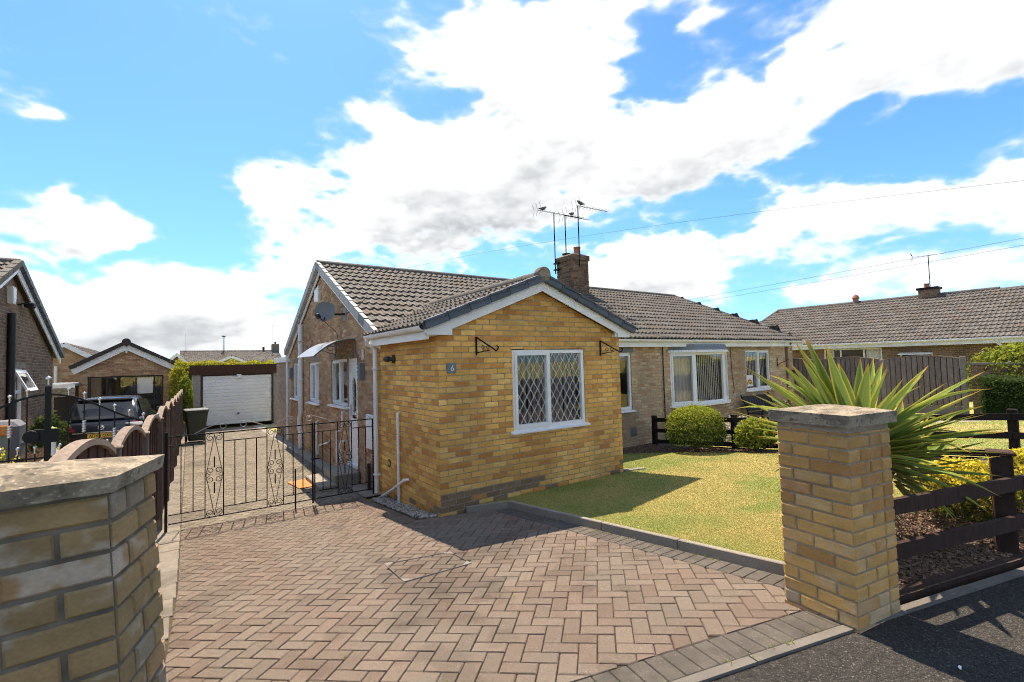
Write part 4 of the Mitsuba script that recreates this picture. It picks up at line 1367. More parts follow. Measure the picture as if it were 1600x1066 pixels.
# satellite dish
t = thing('satellite_dish', 'grey satellite dish on the gable wall above the side door', 'satellite dish')
c_, ax = A([2.36, 9.75, 2.60]), unit([-.55, -.80, .25])
v, f = lathe_vf([(.001, -.035), (.08, -.028), (.15, -.010), (.205, .018), (.212, .018), (.208, .012), (.15, -.018), (.08, -.037), (.001, -.043)], (0, 0, 0), 28, axis=ax)
put(f'{t}__dish', MB().add(v + c_, f), 'grey_mat', smooth=50)
bk = c_ - ax * .07
put(f'{t}__mount', MB().tube([bk, bk + A([.12, .1, -.02]), (XG - .01, 9.62, 2.55)], .022, 8), 'iron_mat')
put(f'{t}__wall_plate', MB().box((XG - .012, 9.50, 2.42), (XG - .003, 9.74, 2.68)), 'grey_mat')
dn = unit(np.cross(ax, np.cross(A([0, 0, -1.0]), ax)))
lnb = c_ + ax * .30 + dn * .20
put(f'{t}__arm', MB().tube([bk + dn * .05, c_ + dn * .21 + ax * .04, lnb], .012, 6), 'iron_mat')
put(f'{t}__receiver', MB().add(lathe_vf([(.001, -.05), (.04, -.05), (.045, .04), (.03, .06), (.001, .06)], lnb, 12, axis=-ax + dn * .3)[0], lathe_vf([(.001, -.05), (.04, -.05), (.045, .04), (.03, .06), (.001, .06)], lnb, 12, axis=-ax)[1]), 'black_mat', smooth=40)
put(f'{t}__cable', MB().tube([lnb, (XG - .1, 9.9, 2.2), (XG - .012, 10.1, 2.05), (XG - .012, 11.2, 1.98), (XG - .012, 12.8, 2.0), (XG - .012, 13.5, 2.1)], .006, 5), 'black_mat')
put(f'{t}__cable', MB().tube([(XG - .012, 9.5, 2.55), (XG - .012, 8.7, 2.62), (XG - .012, 8.25, 2.72)], .007, 5), 'black_mat')

# --- chimney and aerials
ch = fresh(f'{H}__chimney')
labels[ch] = {'label': 'brown brick chimney with two pots'}
cx0, cx1, cy0, cy1, ct = 10.0, 10.65, 10.85, 11.62, 4.80
put(f'{ch}__core', MB().box((cx0 + .006, cy0 + .006, 3.2), (cx1 - .006, cy1 - .006, ct)), 'mortar_mat')
tn = lambda r, x, y: .97 if rng.random() < .35 else rng.random()
for fr, w in ((Frame((cx0, cy1, 3.2), (0, -1, 0)), cy1 - cy0), (Frame((cx0, cy0, 3.2), (1, 0, 0)), cx1 - cx0), (Frame((cx1, cy0, 3.2), (0, 1, 0)), cy1 - cy0)):
    brickwork(ch, fr, sbox(0, 0, w, ct - 3.2 - .15), 4, tone=tn, proud=.004)
    fr2 = Frame(fr.O - fr.u * .03 + fr.n * .03, fr.u)
    brickwork(ch, fr2, sbox(0, ct - 3.2 - .15, w + .06, ct - 3.2), 4, tone=tn, stuff='crown_brickwork')
put(f'{ch}__crown', MB().box((cx0 - .03, cy0 - .03, ct - .15), (cx1 + .03, cy1 + .03, ct + .01)), 'mortar_dark_mat')
put(f'{ch}__flaunching', MB().add(*frustum(cx0, cy0, cx1, cy1, ct - .02, ct + .06, .055)), 'stone_mat')
v, f = lathe_vf([(.12, 0), (.12, .03), (.105, .05), (.095, .24), (.115, .25), (.115, .29), (.09, .29), (.085, .05)], (10.42, 11.1, ct + .03), 16)
put(f'{ch}__pot', (v, f), 'terracotta_mat', smooth=50)
v, f = lathe_vf([(.11, 0), (.10, .08), (.14, .09), (.14, .13), (.09, .13), (.09, .02)], (10.25, 11.42, ct + .03), 16)
put(f'{ch}__pot', (v, f), 'black_mat', smooth=50)


def aerial(base, top, L, y0_, label, n=9, mat='iron_mat', dirv=(1, -.10, -.02), loop=True):
    t_ = thing('television_aerial', label, 'aerial', None)
    b_, p_ = A(base, float), A(top, float)
    put(f'{t_}__mast', MB().tube([b_, p_], .017, 8), mat, smooth=40)
    d_ = unit(dirv); s_ = unit(np.cross(d_, [0, 0, 1.0]))
    a0 = p_ + d_ * y0_
    put(f'{t_}__boom', MB().bar(a0, a0 + d_ * L, .014, .014), mat)
    m_ = MB()
    for q in np.linspace(.22, L - .02, n):
        w_ = .17 - .05 * q / L
        m_.tube([a0 + d_ * q - s_ * w_, a0 + d_ * q + s_ * w_], .005, 5)
    put(f'{t_}__elements', m_, mat)
    m_ = MB()
    for sg in (1, -1):
        for k_ in (-.2, 0, .2):
            m_.tube([a0 + A([0, 0, .02 * sg]) + s_ * k_, a0 - d_ * .06 + A([0, 0, .20 * sg]) + s_ * k_], .005, 5)
    put(f'{t_}__reflector', m_, mat)
    return t_


aerial((9.94, 11.62, 4.30), (9.94, 11.62, 6.30), 1.75, -.62, 'tall aerial leftmost on the chimney, its rod aimed right')
aerial((10.22, 11.40, 4.85), (10.22, 11.40, 6.20), 1.05, -.05, 'middle and shortest of the three chimney aerials', n=6)
aerial((10.25, 10.82, 4.45), (10.25, 10.82, 6.36), 1.25, -.05, 'right chimney aerial, the highest of the three')
put(f'{ch}__mast_clamp', MB().box((9.90, 11.45, 4.42), (10.0, 11.68, 4.46)).box((9.90, 11.45, 4.62), (10.0, 11.68, 4.66)), 'iron_mat')


def bird(c_, dirv, label):
    t_ = fresh('pigeon')
    d_ = unit(dirv); c_ = A(c_, float)
    m_ = MB().tube([c_ - d_ * .17, c_ - d_ * .09, c_ - d_ * .03 + A([0, 0, .01]), c_ + d_ * .04 + A([0, 0, .025]), c_ + d_ * .085 + A([0, 0, .055]), c_ + d_ * .105 + A([0, 0, .075]), c_ + d_ * .13 + A([0, 0, .072]), c_ + d_ * .155 + A([0, 0, .066])], [.008, .028, .052, .055, .036, .026, .018, .003], 10)
    for s2 in (-.015, .015):
        q = np.cross(d_, [0, 0, 1.0]) * s2
        m_.tube([c_ + q, c_ + q - A([0, 0, .075])], .004, 5)
    put(t_, m_, 'pigeon_mat', smooth=60); tag(t_, label, 'bird')




bird((9.52, 11.66, 6.375), (1, -.1, 0), 'dark bird perched on the left end of the leftmost aerial')
bird((10.36, 10.80, 6.44), (-1, .2, 0), 'dark bird perched on the highest aerial')
bird((10.48, 11.36, 6.27), (1, .3, 0), 'dark bird perched on the middle aerial')
# ------------------------------------------------------------------ the adjoining bungalow (right half of the pair)
N = thing('bungalow', 'adjoining pale brick bungalow with a bay window, joined on the right of number 6', 'bungalow')
XN = 16.93
fr_n = Frame((XP, YM, 0), (1, 0, 0))
BAY = (.36, .28, 2.98, 1.64); W2 = (13.98 - XP, .48, 15.40 - XP, 1.68)
nw = holes(sbox(0, -.9, XN - XP, 1.90), [BAY, W2])
wallpart(f'{N}__front_wall', fr_n, nw)
brickwork(f'{N}__front_wall', fr_n, nw, 3, y0=-.9)
fr_ne = Frame((XN, YM, 0), (0, 1, 0))
ne = sbox(0, -.9, YB - YM, 1.9)
wallpart(f'{N}__end_wall', fr_ne, ne); brickwork(f'{N}__end_wall', fr_ne, ne, 3, y0=-.9)
put(f'{N}__floor', MB().box((XP + .05, YM + .12, -.3), (XN - .1, YB - .2, -.2)), 'room_mat')
put(f'{N}__back_wall', MB().box((XP, YB - .2, -.9), (XN, YB - .05, 1.9)), 'mortar_mat')
put(f'{N}__party_wall', MB().box((XP - .06, YM + .11, -.9), (XP + .04, YB - .21, 1.95)), 'mortar_mat')
# shallow bow of three lights
k = fresh(f'{N}__window'); labels[k] = {'label': 'shallow bay window with a big pane and vertical blinds'}
bow = [(BAY[0], .0), (BAY[0] + .74, .22), (BAY[0] + 2.10, .22), (BAY[2], .0)]
for i_, (a, b) in enumerate(zip(bow[:-1], bow[1:])):
    pa_, pb_ = fr_n(A([a[0], BAY[1], a[1]])), fr_n(A([b[0], BAY[1], b[1]]))
    u_ = unit(pb_ - pa_)
    L_ = np.linalg.norm(pb_ - pa_)
    ff = Frame(pa_, u_)
    hh = BAY[3] - BAY[1]
    m = MB()
    pw = .062
    ring = sbox(0, 0, L_, hh).difference(sbox(pw, pw, L_ - pw, hh - pw))
    slab(m, ff, ring, -.06, 0)
    put(f'{k}__frame', m, 'white_mat')
    if i_ != 1:
        ring = sbox(pw - .015, pw - .015, L_ - pw + .015, hh - pw + .015).difference(sbox(pw + .03, pw + .03, L_ - pw - .03, hh - pw - .03))
        put(f'{k}__sash', slab(MB(), ff, ring, -.05, .014), 'white_mat')
    put(f'{k}__pane', (ff(A([[pw - .004, pw - .004, -.03], [L_ - pw + .004, pw - .004, -.03], [L_ - pw + .004, hh - pw + .004, -.03], [pw - .004, hh - pw + .004, -.03]])), A([[0, 1, 2], [0, 2, 3]])), 'glass_mat')
    m = MB(); q = .04
    while q < L_ - .06 and i_ > 0:
        m.add(ff(A([[q, .05, -.12], [q + .082, .05, -.15], [q + .082, hh - .03, -.15], [q, hh - .03, -.12]])), A([[0, 1, 2], [0, 2, 3]]))
        q += .085
    if i_ == 0:
        xs_ = np.linspace(.04, L_ - .03, 30)
        m.add(ff(np.vstack([np.column_stack([xs_, np.full(30, .04), -.13 + .02 * np.sin(xs_ * 55)]), np.column_stack([xs_, np.full(30, hh - .03), -.13 + .02 * np.sin(xs_ * 55)])])), [[j_, j_ + 1, 31 + j_, 30 + j_] for j_ in range(29)])
    put(f'{k}__blind', m, 'blind_mat' if i_ else 'curtain_mat')
bp = Polygon([(BAY[0] - .08, 0), (BAY[0] - .02, .06), (BAY[0] + .72, .32), (BAY[0] + 2.12, .32), (BAY[2] + .02, .06), (BAY[2] + .08, 0)])
frs = Frame((XP, YM, 0), (1, 0, 0), (0, -1, 0))
m = MB()
for z0, z1, mt, nm in ((BAY[1] - .05, BAY[1] - .002, 'white_mat', 'sill'), (BAY[3] + .002, BAY[3] + .03, 'white_mat', 'head')):
    v, f = trimesh.creation.triangulate_polygon(bp, engine='earcut')
    mm = trimesh.creation.extrude_polygon(bp, z1 - z0, engine='earcut')
    vv_ = A(mm.vertices)
    put(f'{k}__{nm}', (np.column_stack([XP + vv_[:, 0], YM - vv_[:, 1], z0 + vv_[:, 2]]), A(mm.faces)[:, ::-1]), mt)
# lead roof of the bay and its scalloped white fringe
tp = bp.buffer(-.01)
c_ = A([(BAY[0] - .06, 0), (BAY[0] + .72, .30), (BAY[0] + 2.12, .30), (BAY[2] + .06, 0)])
lo = np.column_stack([XP + c_[:, 0], YM - c_[:, 1], np.full(4, BAY[3] + .07)]); hi = np.column_stack([XP + c_[:, 0], YM - c_[:, 1] * .75 - .002, np.full(4, BAY[3] + .215)])
lo2 = lo - A([0, 0, .04])
put(f'{k}__lead_roof', MB().add(np.vstack([lo2, lo, hi]), [[i_, i_ + 1, 5 + i_, 4 + i_] for i_ in range(3)] + [[4 + i_, 5 + i_, 9 + i_, 8 + i_] for i_ in range(3)]), 'lead_mat')
m = MB()
for a, b in zip(c_[:-1], c_[1:]):
    L_ = np.linalg.norm(b - a); n_ = max(2, int(L_ / .075))
    for j_ in range(n_):
        p_, q_ = a + (b - a) * (j_ + .04) / n_, a + (b - a) * (j_ + .96) / n_
        nn = unit(A([(b - a)[1], -(b - a)[0]])) * -.012
        pts = [p_ + (q_ - p_) * t_ for t_ in (0, .2, .5, .8, 1)]
        dz = [.0, .028, .036, .028, 0]
        vv_ = A([[XP + q[0] + nn[0], YM - q[1] - nn[1] * 1, BAY[3] + .065] for q in pts] + [[XP + q[0] + nn[0], YM - q[1] - nn[1], BAY[3] + .035 - d_] for q, d_ in zip(pts, dz)])
        m.add(vv_, [[5 + i_, 6 + i_, 1 + i_, i_] for i_ in range(4)])
put(f'{k}__scalloped_fringe', m, 'white_mat')
kk = window(f'{N}__window', fr_n, *W2, z=-.02, muls=(.52,), openl=(1,), blind='vertical')
labels[kk] = {'label': "two-light window with a child's rainbow drawing stuck in it"}
t = thing('rainbow_drawing', "child's rainbow picture stuck inside the right hand window", 'drawing')
put(f'{t}__paper', MB().add(fr_n(A([[W2[0] + .13, .58, -.075], [W2[0] + .50, .58, -.075], [W2[0] + .50, .93, -.075], [W2[0] + .13, .93, -.075]])), A([[0, 1, 2], [0, 2, 3]])), 'letter_mat')
for i_, mt in enumerate(('red_mat', 'orange_mat', 'yellow_mat', 'lime_mat', 'car_mat')):
    r_ = .15 - .022 * i_
    pts = arc((W2[0] + .31, .64), r_, 0, 180, 15); pin = arc((W2[0] + .31, .64), r_ - .020, 180, 0, 15)
    put(f'{t}__stripe', slab(MB(), fr_n, Polygon(pts + pin), -.074, -.072), mt)
# roof with a hipped right end
XHIP, XEV = 15.85, 17.30
nr = fresh(f'{N}__roof'); labels[nr] = {'label': 'grey-brown tiled roof, hipped at the right'}
fr_nr = roofplane((XP, EY, EZ), (1, 0, 0), slope_v)
npoly = Polygon([(0, 0), (XEV - XP, 0), (XHIP - XP, SL), (0, SL)])
cc = A(npoly.exterior.coords)[:-1]
hipf = [(XEV, EY, EZ - .012), (XEV, YB + .15, EZ - .012), (XHIP, YR, ZR - .012)]
put(f'{nr}__deck', MB().add(fr_nr(np.column_stack([cc, np.full(4, -.012)])), [[0, 1, 2, 3]]).add(A(hipf), [[0, 1, 2]]).add(A([[XP, YB + .15, EZ], [XEV, YB + .15, EZ], [XHIP, YR, ZR - .01], [XP, YR, ZR - .01]]), [[0, 1, 2, 3]]), 'deck_mat')
tiled(nr, fr_nr, npoly, 300, gauge=SL / 14)
fr_h = roofplane((XEV, EY, EZ), (0, 1, 0), unit([XHIP - XEV, 0, ZR - EZ]))
tiled(nr, fr_h, Polygon([(0, 0), (YB + .15 - EY, 0), (YR - EY, math.hypot(XHIP - XEV, ZR - EZ))]), 0, gauge=.33, simple=True, stuffname='hip_tiling')
fr_nb = roofplane((XEV, YB + .15, EZ), (-1, 0, 0), unit([0, YR - YB - .15, ZR - EZ]))
tiled(nr, fr_nb, Polygon([(0, 0), (XEV - XP, 0), (XEV - XP, SB), (XEV - XHIP, SB)]), 0, gauge=SB / 14, simple=True, stuffname='back_tiling')
ridge(nr, (XP + .01, YR, ZR), (XHIP, YR, ZR))
ridge(nr, (XEV - .02, EY + .03, EZ + .0), (XHIP, YR, ZR), name='hip_tile', L=.85, r=.085, lift=.015)
gutter(N, (XP + .005, EY - .02, 1.965), (XEV + .05, EY - .02, 1.965), out=(0, -1, 0), fascia=.20)
put(f'{N}__soffit', MB().box((XP, EY + .05, 1.86), (XEV, YM, 1.875)), 'white_mat')
pipe(N, [(XP + .05, YM - .03, 1.86), (XP + .05, YM - .03, -.62)], .013, mat='black_mat', name='cable_duct', n=6)
pipe(N, [(16.45, EY + .0, 1.9), (16.45, YM - .05, 1.72), (16.45, YM - .05, -.6)], .034, mat='bark_mat')
pipe(N, [(13.15, YM - .015, 1.84), (13.2, YM - .015, 1.0), (13.28, YM - .015, .55), (13.2, YM - .015, .42)], .008, mat='black_mat', name='cable', n=5)
t = thing('wall_bracket', 'thin dark hanging bracket on the wall right of the far window', 'bracket')
put(f'{t}__arm', MB().tube([(15.85, YM - .02, 1.42), (15.85, YM - .02, 1.15)], .012, 6).tube([(15.85, YM - .02, 1.2), (16.0, YM - .16, 1.30), (16.05, YM - .3, 1.38)], .010, 6), 'iron_mat')
t = thing('wall_socket_lamp', 'little round dark lamp at the right corner of the pale bungalow', 'outdoor lamp')
put(f'{t}__shade', MB().add(*lathe_vf([(.001, -.09), (.05, -.07), (.06, 0), (.05, .06), (.001, .09)], (16.75, YM - .08, .92), 12)), 'black_mat', smooth=50)

# bench against the wall
t = thing('garden_bench', 'black slatted garden bench against the pale brick wall', 'bench')
bx0, bx1, bz = 13.35, 14.85, float(g(14, 7.3)) + .02
put(f'{t}__seat', MB().box((bx0, 6.95, bz + .40), (bx1, 7.38, bz + .43)), 'black_mat')
fb = Frame((bx0, 7.40, bz + .46), (1, 0, 0), unit([0, .28, .9]))
m = MB()
for i_ in range(11):
    m.add(fb(box_vf((.02 + i_ * .134, 0, -.01), (.13 + i_ * .134, .40, .012))[0]), BOXF)
put(f'{t}__backrest', m, 'black_mat')
put(f'{t}__top_rail', MB().bar(fb(A([-.03, .42, 0])), fb(A([bx1 - bx0 + .03, .42, 0])), .035, .05), 'black_mat')
for x_ in (bx0, bx1):
    m = MB(); m.tube([(x_, 7.45, bz), (x_, 7.36, bz + .42), (x_, 7.42, bz + .62), (x_, 7.56, bz + .92)], .02, 6)
    put(f'{t}__leg', m, 'iron_mat')
    m = MB(); m.tube([(x_, 6.93, bz), (x_, 6.98, bz + .42), (x_, 6.92, bz + .60), (x_, 7.1, bz + .66), (x_, 7.42, bz + .64)], .018, 6)
    put(f'{t}__armrest', m, 'iron_mat')

# ------------------------------------------------------------------ gate pillars
def pillar_tone(pal_edge=.0):
    return lambda r, x, y: (.97 if y < .10 and rng.random() < .4 else (.55 + .3 * rng.random() if rng.random() < .22 else .05 + .5 * rng.random()))


P = thing('gate_pillar', 'square buff brick gate pillar with a concrete cap, right of the drive', 'gate pillar')
th = math.radians(-9)
pu, pn = A([math.cos(th), math.sin(th), 0]), A([math.sin(th), -math.cos(th), 0])     # along the road, towards the road
NC = A([3.045, 1.12, -.03])                      # nearest corner
pw_ = .425
cr = .0752
hp = 1.095
def pcore(key, corner, u, back, wu, wb, z0, z1):
    c = [corner, corner + u * wu, corner + u * wu + back * wb, corner + back * wb]
    v = A([A([q[0], q[1], z]) for z in (z0, z1) for q in c])
    put(key, MB().add(v, [[3, 2, 1, 0], [4, 5, 6, 7], [0, 1, 5, 4], [1, 2, 6, 5], [2, 3, 7, 6], [3, 0, 4, 7]]), 'mortar_mat')


back = -pn
pcore(f'{P}__core', NC + (pu + back) * .006, pu, back, pw_ - .012, pw_ - .012, -.12, hp)
faces = [(Frame(NC, pu), pw_, 0), (Frame(NC + back * pw_, -back), pw_, 1), (Frame(NC + pu * pw_, back), pw_, 0), (Frame(NC + pu * pw_ + back * pw_, -pu), pw_, 1)]
for fr, w, ph in faces:
    lay_ = (lambda r, ph=ph, w=w: [0, .205, .317, w] if (r + ph) % 2 == 0 else [0, .1075, .32, w]) if ph == 0 else (lambda r, w=w: [0, .205, w] if r % 2 == 0 else [0, .1, .32, w])
    brickwork(P, fr, sbox(0, -.012, w, hp - .012), 1, nind=90, course=cr, gap=.011, y0=-.062, layout=lay_, proud=.003, c=.006,
              tone=lambda r, x, y: .97 if (y < .10 and rng.random() < .35) else (.62 + .22 * rng.random() if rng.random() < .26 else .12 + .42 * rng.random()), wob=1.3, stuff='core_brickwork')


def cap(key, corner, u, back, wu, wb, z, over=.028, th_=.05, rise=.06):
    o = corner - u * over - back * over
    W_, D_ = wu + 2 * over, wb + 2 * over
    n_ = 14
    v, f = [], []
    lo = [o, o + u * W_, o + u * W_ + back * D_, o + back * D_]
    for i_ in range(n_ + 1):
        for j_ in range(n_ + 1):
            s_, t_ = i_ / n_, j_ / n_
            h_ = min(s_, 1 - s_, t_, 1 - t_) * 2
            q = o + u * W_ * s_ + back * D_ * t_
            v.append([q[0], q[1], z + th_ + rise * h_])
    v = A(v)
    v[:, 2] += (meshkit.noise(v * 60, 4) - .5) * .0025
    for i_ in range(n_):
        for j_ in range(n_):
            a = i_ * (n_ + 1) + j_
            f.append([a, a + n_ + 1, a + n_ + 2, a + 1])
    mb = MB().add(v, f)
    # sides, slightly drawn in at the foot
    ring = [i_ * (n_ + 1) for i_ in range(n_ + 1)] + [n_ * (n_ + 1) + j_ for j_ in range(1, n_ + 1)] + [i_ * (n_ + 1) + n_ for i_ in range(n_ - 1, -1, -1)] + [j_ for j_ in range(n_ - 1, 0, -1)]
    ctr = o + u * W_ / 2 + back * D_ / 2
    up_ = v[ring]
    dn_ = up_.copy(); dn_[:, :2] = ctr[:2] + (dn_[:, :2] - ctr[:2]) * .985; dn_[:, 2] = z + (meshkit.noise(dn_ * 30, 9) - .5) * .003
    m_ = len(ring)
    mb.add(np.vstack([up_, dn_]), [[i_, m_ + i_, m_ + (i_ + 1) % m_, (i_ + 1) % m_] for i_ in range(m_)])
    mb.add(np.vstack([dn_, [A([ctr[0], ctr[1], z])]]), [[i_, m_, (i_ + 1) % m_] for i_ in range(m_)])
    return put(key, mb, 'stone_mat')


cap(f'{P}__cap', NC, pu, back, pw_, pw_, hp - .006, over=.03, th_=.068, rise=.036)

P2 = thing('gate_pillar', 'near left gate pillar of stained brick under a low pyramid cap, cut by the picture edge', 'gate pillar')
th = math.radians(-17.0)
qu, qb = A([-math.sin(math.radians(83)), -math.cos(math.radians(83)), 0]), A([-math.sin(th), math.cos(th), 0])    # to the left, away from the road
lean = A([-.0563, -.0074])
NL = A([-.130, 1.6545, 0.0])
wq, dq = .62, .285
c75 = .0755
zt = 1.186
pl_u = -qu
def leaned(mbv):
    v = A(mbv).copy()
    v[:, :2] += lean * (v[:, 2:3] - .9) 
    return v


def lean_last(keys0):
    pass


cL = [NL + qu * .006 + qb * .006, NL + qu * wq, NL + qu * wq + qb * dq, NL + qu * .006 + qb * (dq - .006)]
v = A([A([q[0], q[1], z]) for z in (-.3, zt) for q in cL])
put(f'{P2}__core', MB().add(leaned(v), [[0, 1, 2, 3], [7, 6, 5, 4], [0, 4, 5, 1], [1, 5, 6, 2], [2, 6, 7, 3], [3, 7, 4, 0]]), 'mortar_old_mat')


class LeanFrame(Frame):
    def __call__(self, q):
        return leaned(np.atleast_2d(super().__call__(q)))


ff = LeanFrame(NL + qu * wq, -qu)          # towards the road; u runs to the right, ending at the near corner
fs = LeanFrame(NL, qb)                     # side facing the drive
def lt(r, x, y):
    q = rng.random()
    if y > .95:
        return .97 if q < .25 else .2 + .5 * q
    return .97 if q < .06 else (.78 if q < .16 else .25 + .35 * rng.random())


rows = int(1.5 / c75)
y0_ = zt - rows * c75
brickwork(P2, ff, sbox(0, y0_, wq, zt), 6, nind=60, course=c75, gap=.012, y0=y0_, proud=.004, c=.006, tone=lt, wob=1.5,
          layout=lambda r: [wq - .105 - .225 - .225, wq - .105 - .225, wq - .105, wq] if r % 2 == 1 else [wq - .215 - .225 - .2, wq - .215 - .225, wq - .215, wq])
brickwork(P2, fs, sbox(0, y0_, dq, zt), 6, nind=60, course=c75, gap=.012, y0=y0_, proud=.004, c=.006, tone=lt, wob=1.5,
          layout=lambda r: [0, .15, dq] if r % 2 == 1 else [0, .085, .205, dq])
ck = cap(f'{P2}__cap', NL + lean[0] * A([1, 0, 0]) * .29 + lean[1] * A([0, 1, 0]) * .29 + qu * wq, -qu, qb, wq, dq, zt + .004, over=.022, th_=.040, rise=.05)

# ------------------------------------------------------------------ front rail fence
F = thing('rail_fence', 'dark brown three-rail fence along the footway, from the right gate pillar', 'fence')
p0 = NC + pu * (pw_ + .005) + back * .10
fd = unit([.966, -.259, 0])
post_s = [1.47, 3.3, 5.05, 6.9]
for s_ in post_s:
    q = p0 + fd * s_
    z_ = float(g(q[0], q[1]))
    v, f = cbox_vf((-.058, -.058, -.1), (.058, .058, .735), .006)
    rm = A([[fd[0], -fd[1], 0], [fd[1], fd[0], 0], [0, 0, 1]])
    put(f'{F}__post', MB().add(v @ rm.T.T @ A([[1, 0, 0], [0, 1, 0], [0, 0, 1]]) + A([q[0], q[1], z_]) + ROAD_N * .075, f, (0, .4)), 'wood_mat')
    v, f = cbox_vf((-.075, -.075, .735), (.075, .075, .762), .008)
    put(f'{F}__post_cap', MB().add(v @ rm.T.T + A([q[0], q[1], z_]) + ROAD_N * .075, f, (0, .9)), 'wood_mat')
for z_ in (.575, .305, .03):
    a_ = 0.0
    for b_2 in (1.53, 3.3, 5.05, 6.9):
        m = MB(); m.bar(p0 + fd * (a_ + .004) + A([0, 0, z_ + rng.uniform(-.004, .004)]), p0 + fd * (b_2 - .004) + A([0, 0, z_ + rng.uniform(-.004, .004)]), .032, .095, (0, 0, 1), (0, rng.random() * .6 + .2))
        put(f'{F}__rail', m, 'wood_mat')
        a_ = b_2

# ------------------------------------------------------------------ party rail fence between the two front gardens
F2 = thing('rail_fence', 'low black three-rail fence between the two front lawns', 'fence')
xf = 9.32
ys = [7.45, 5.45, 3.45, 1.45, .35]
for y_ in ys[:-1]:
    z_ = float(g(xf, y_))
    put(f'{F2}__post', MB().add(*cbox_vf((xf - .05, y_ - .05, z_ - .1), (xf + .05, y_ + .05, z_ + .72), .006), (3, .4)), 'wood_mat')
for h_ in (.62, .37, .12):
    for a_, b_2 in zip(ys[:-1], ys[1:]):
        m = MB(); m.bar((xf - .066, a_ - .003, float(g(xf, a_)) + h_), (xf - .066, b_2 + .003, float(g(xf, b_2)) + h_), .03, .09, (0, 0, 1), (3, rng.random()))
        put(f'{F2}__rail', m, 'wood_mat')
# ------------------------------------------------------------------ plants of the front garden
def bush(label, cat_, c, r, pal, yel, n, leaf, shape='round', name='shrub', lit=True, stems=7, seed=0, lump=.18, group=None):
    """a shrub: stems and a shell of little leaves in clumps, denser outside, uneven in outline"""
    rnd = np.random.default_rng(seed + 100)
    t_ = thing(name, label, cat_, group)
    c = A(c, float); r = A(r, float)
    d = unit_rows(rnd.normal(0, 1, (n, 3)))
    d[:, 2] = np.where(d[:, 2] < -.55, -d[:, 2], d[:, 2])
    if shape == 'box':
        e_ = np.abs(d).max(1, keepdims=True)
        d = d / e_ ** .22
    rad = 1 - np.abs(rnd.normal(0, .14, n))
    rad *= 1 + lump * (meshkit.fbm(d * 2.6 + seed, 3, seed) - .5) * 2
    tuft = rnd.random(n) < .07
    rad = np.where(tuft, rad * rnd.uniform(1.0, 1.14, n), rad)
    pts = c + d * rad[:, None] * r
    y_ = np.clip(yel[0] + (yel[1] - yel[0]) * np.clip(d[:, 2] * .5 + .5 + rnd.normal(0, .22, n), 0, 1) * np.clip(rad, 0, 1.1), 0, .99)
    v, f, uv = scatter_leaves(pts, d, leaf, pal, y_, rnd)
    put(f'{t_}__foliage', MB().add(v, f, uv), 'leaf_mat')
    for i_ in range(stems):
        q = unit(A([rnd.normal(), rnd.normal(), 2.2]))
        b0 = A([c[0], c[1], c[2] - r[2]]) + A([rnd.normal() * .05 * r[0], rnd.normal() * .05 * r[1], -.04])
        put(f'{t_}__stem', MB().tube([b0, b0 + (c - b0) * .6 + q * r * .15, c + q * r * .62], [.016, .012, .005], 6), 'trunk_mat')
    return t_


bz = lambda x, y: float(g(x, y))
bush('clipped dome bush, gold on top and green below, left of the small one', 'bush', (8.58, 5.85, bz(8.6, 5.85) + .47), (.55, .55, .50), 0, (-.55, 1.25), 15000, .019, seed=1, lump=.10, shape='box')
bush('small bright yellow-green bush by the low fence, near the right gate pillar', 'bush', (9.0, 4.88, bz(9, 4.9) + .32), (.35, .33, .34), 0, (.0, 1.1), 3200, .036, seed=2, lump=.34)
bush('cream flowering shrub behind the low fence, between the two bushes', 'bush', (9.95, 5.72, bz(10, 5.7) + .30), (.42, .36, .34), 5, (.0, .9), 1500, .022, seed=3, lump=.3)
bush('dull green undergrowth below the cream flowering shrub', 'bush', (9.9, 5.35, bz(10, 5.3) + .12), (.5, .3, .20), 2, (.0, .5), 1500, .024, seed=4, lump=.3)
bush('yellow variegated shrub on the bark bed behind the front fence', 'bush', (5.66, 1.20, .27), (.48, .34, .27), 3, (-.45, 1.15), 7500, .020, seed=5, lump=.32, stems=9)
bush('second yellow variegated shrub, at the right edge of the picture', 'bush', (6.65, .95, .27), (.38, .32, .27), 3, (-.4, 1.1), 4000, .020, seed=6, lump=.3)
bush('small thin leafed plant on the lawn edge behind the yellow shrub', 'plant', (8.9, 2.35, bz(8.9, 2.3) + .20), (.2, .2, .22), 2, (.1, .8), 350, .026, seed=7, lump=.4)
bush('low dark pink flowering shrub under the spiky leaves', 'plant', (8.35, 3.0, bz(8.3, 3) + .18), (.7, .4, .24), 1, (.1, .7), 3000, .022, seed=8, lump=.3)

# cordyline: strap leaves radiating from two heads on a short trunk
t = thing('cordyline', 'spiky cordyline with yellow edged strap leaves behind the right gate pillar', 'cordyline')
CB = A([4.32, 1.52])
z0 = bz(*CB)
put(f'{t}__trunk', MB().tube([(CB[0] + .05, CB[1] + .05, z0 - .05), (CB[0] + .02, CB[1], z0 + .4), (CB[0], CB[1], .80)], [.09, .07, .055], 9), 'trunk_mat', smooth=50)
put(f'{t}__trunk', MB().tube([(CB[0] + .05, CB[1], z0 + .2), (CB[0] + .22, CB[1] - .05, z0 + .45), (CB[0] + .30, CB[1] - .10, .62)], [.07, .055, .045], 9), 'trunk_mat', smooth=50)
rnd = np.random.default_rng(77)


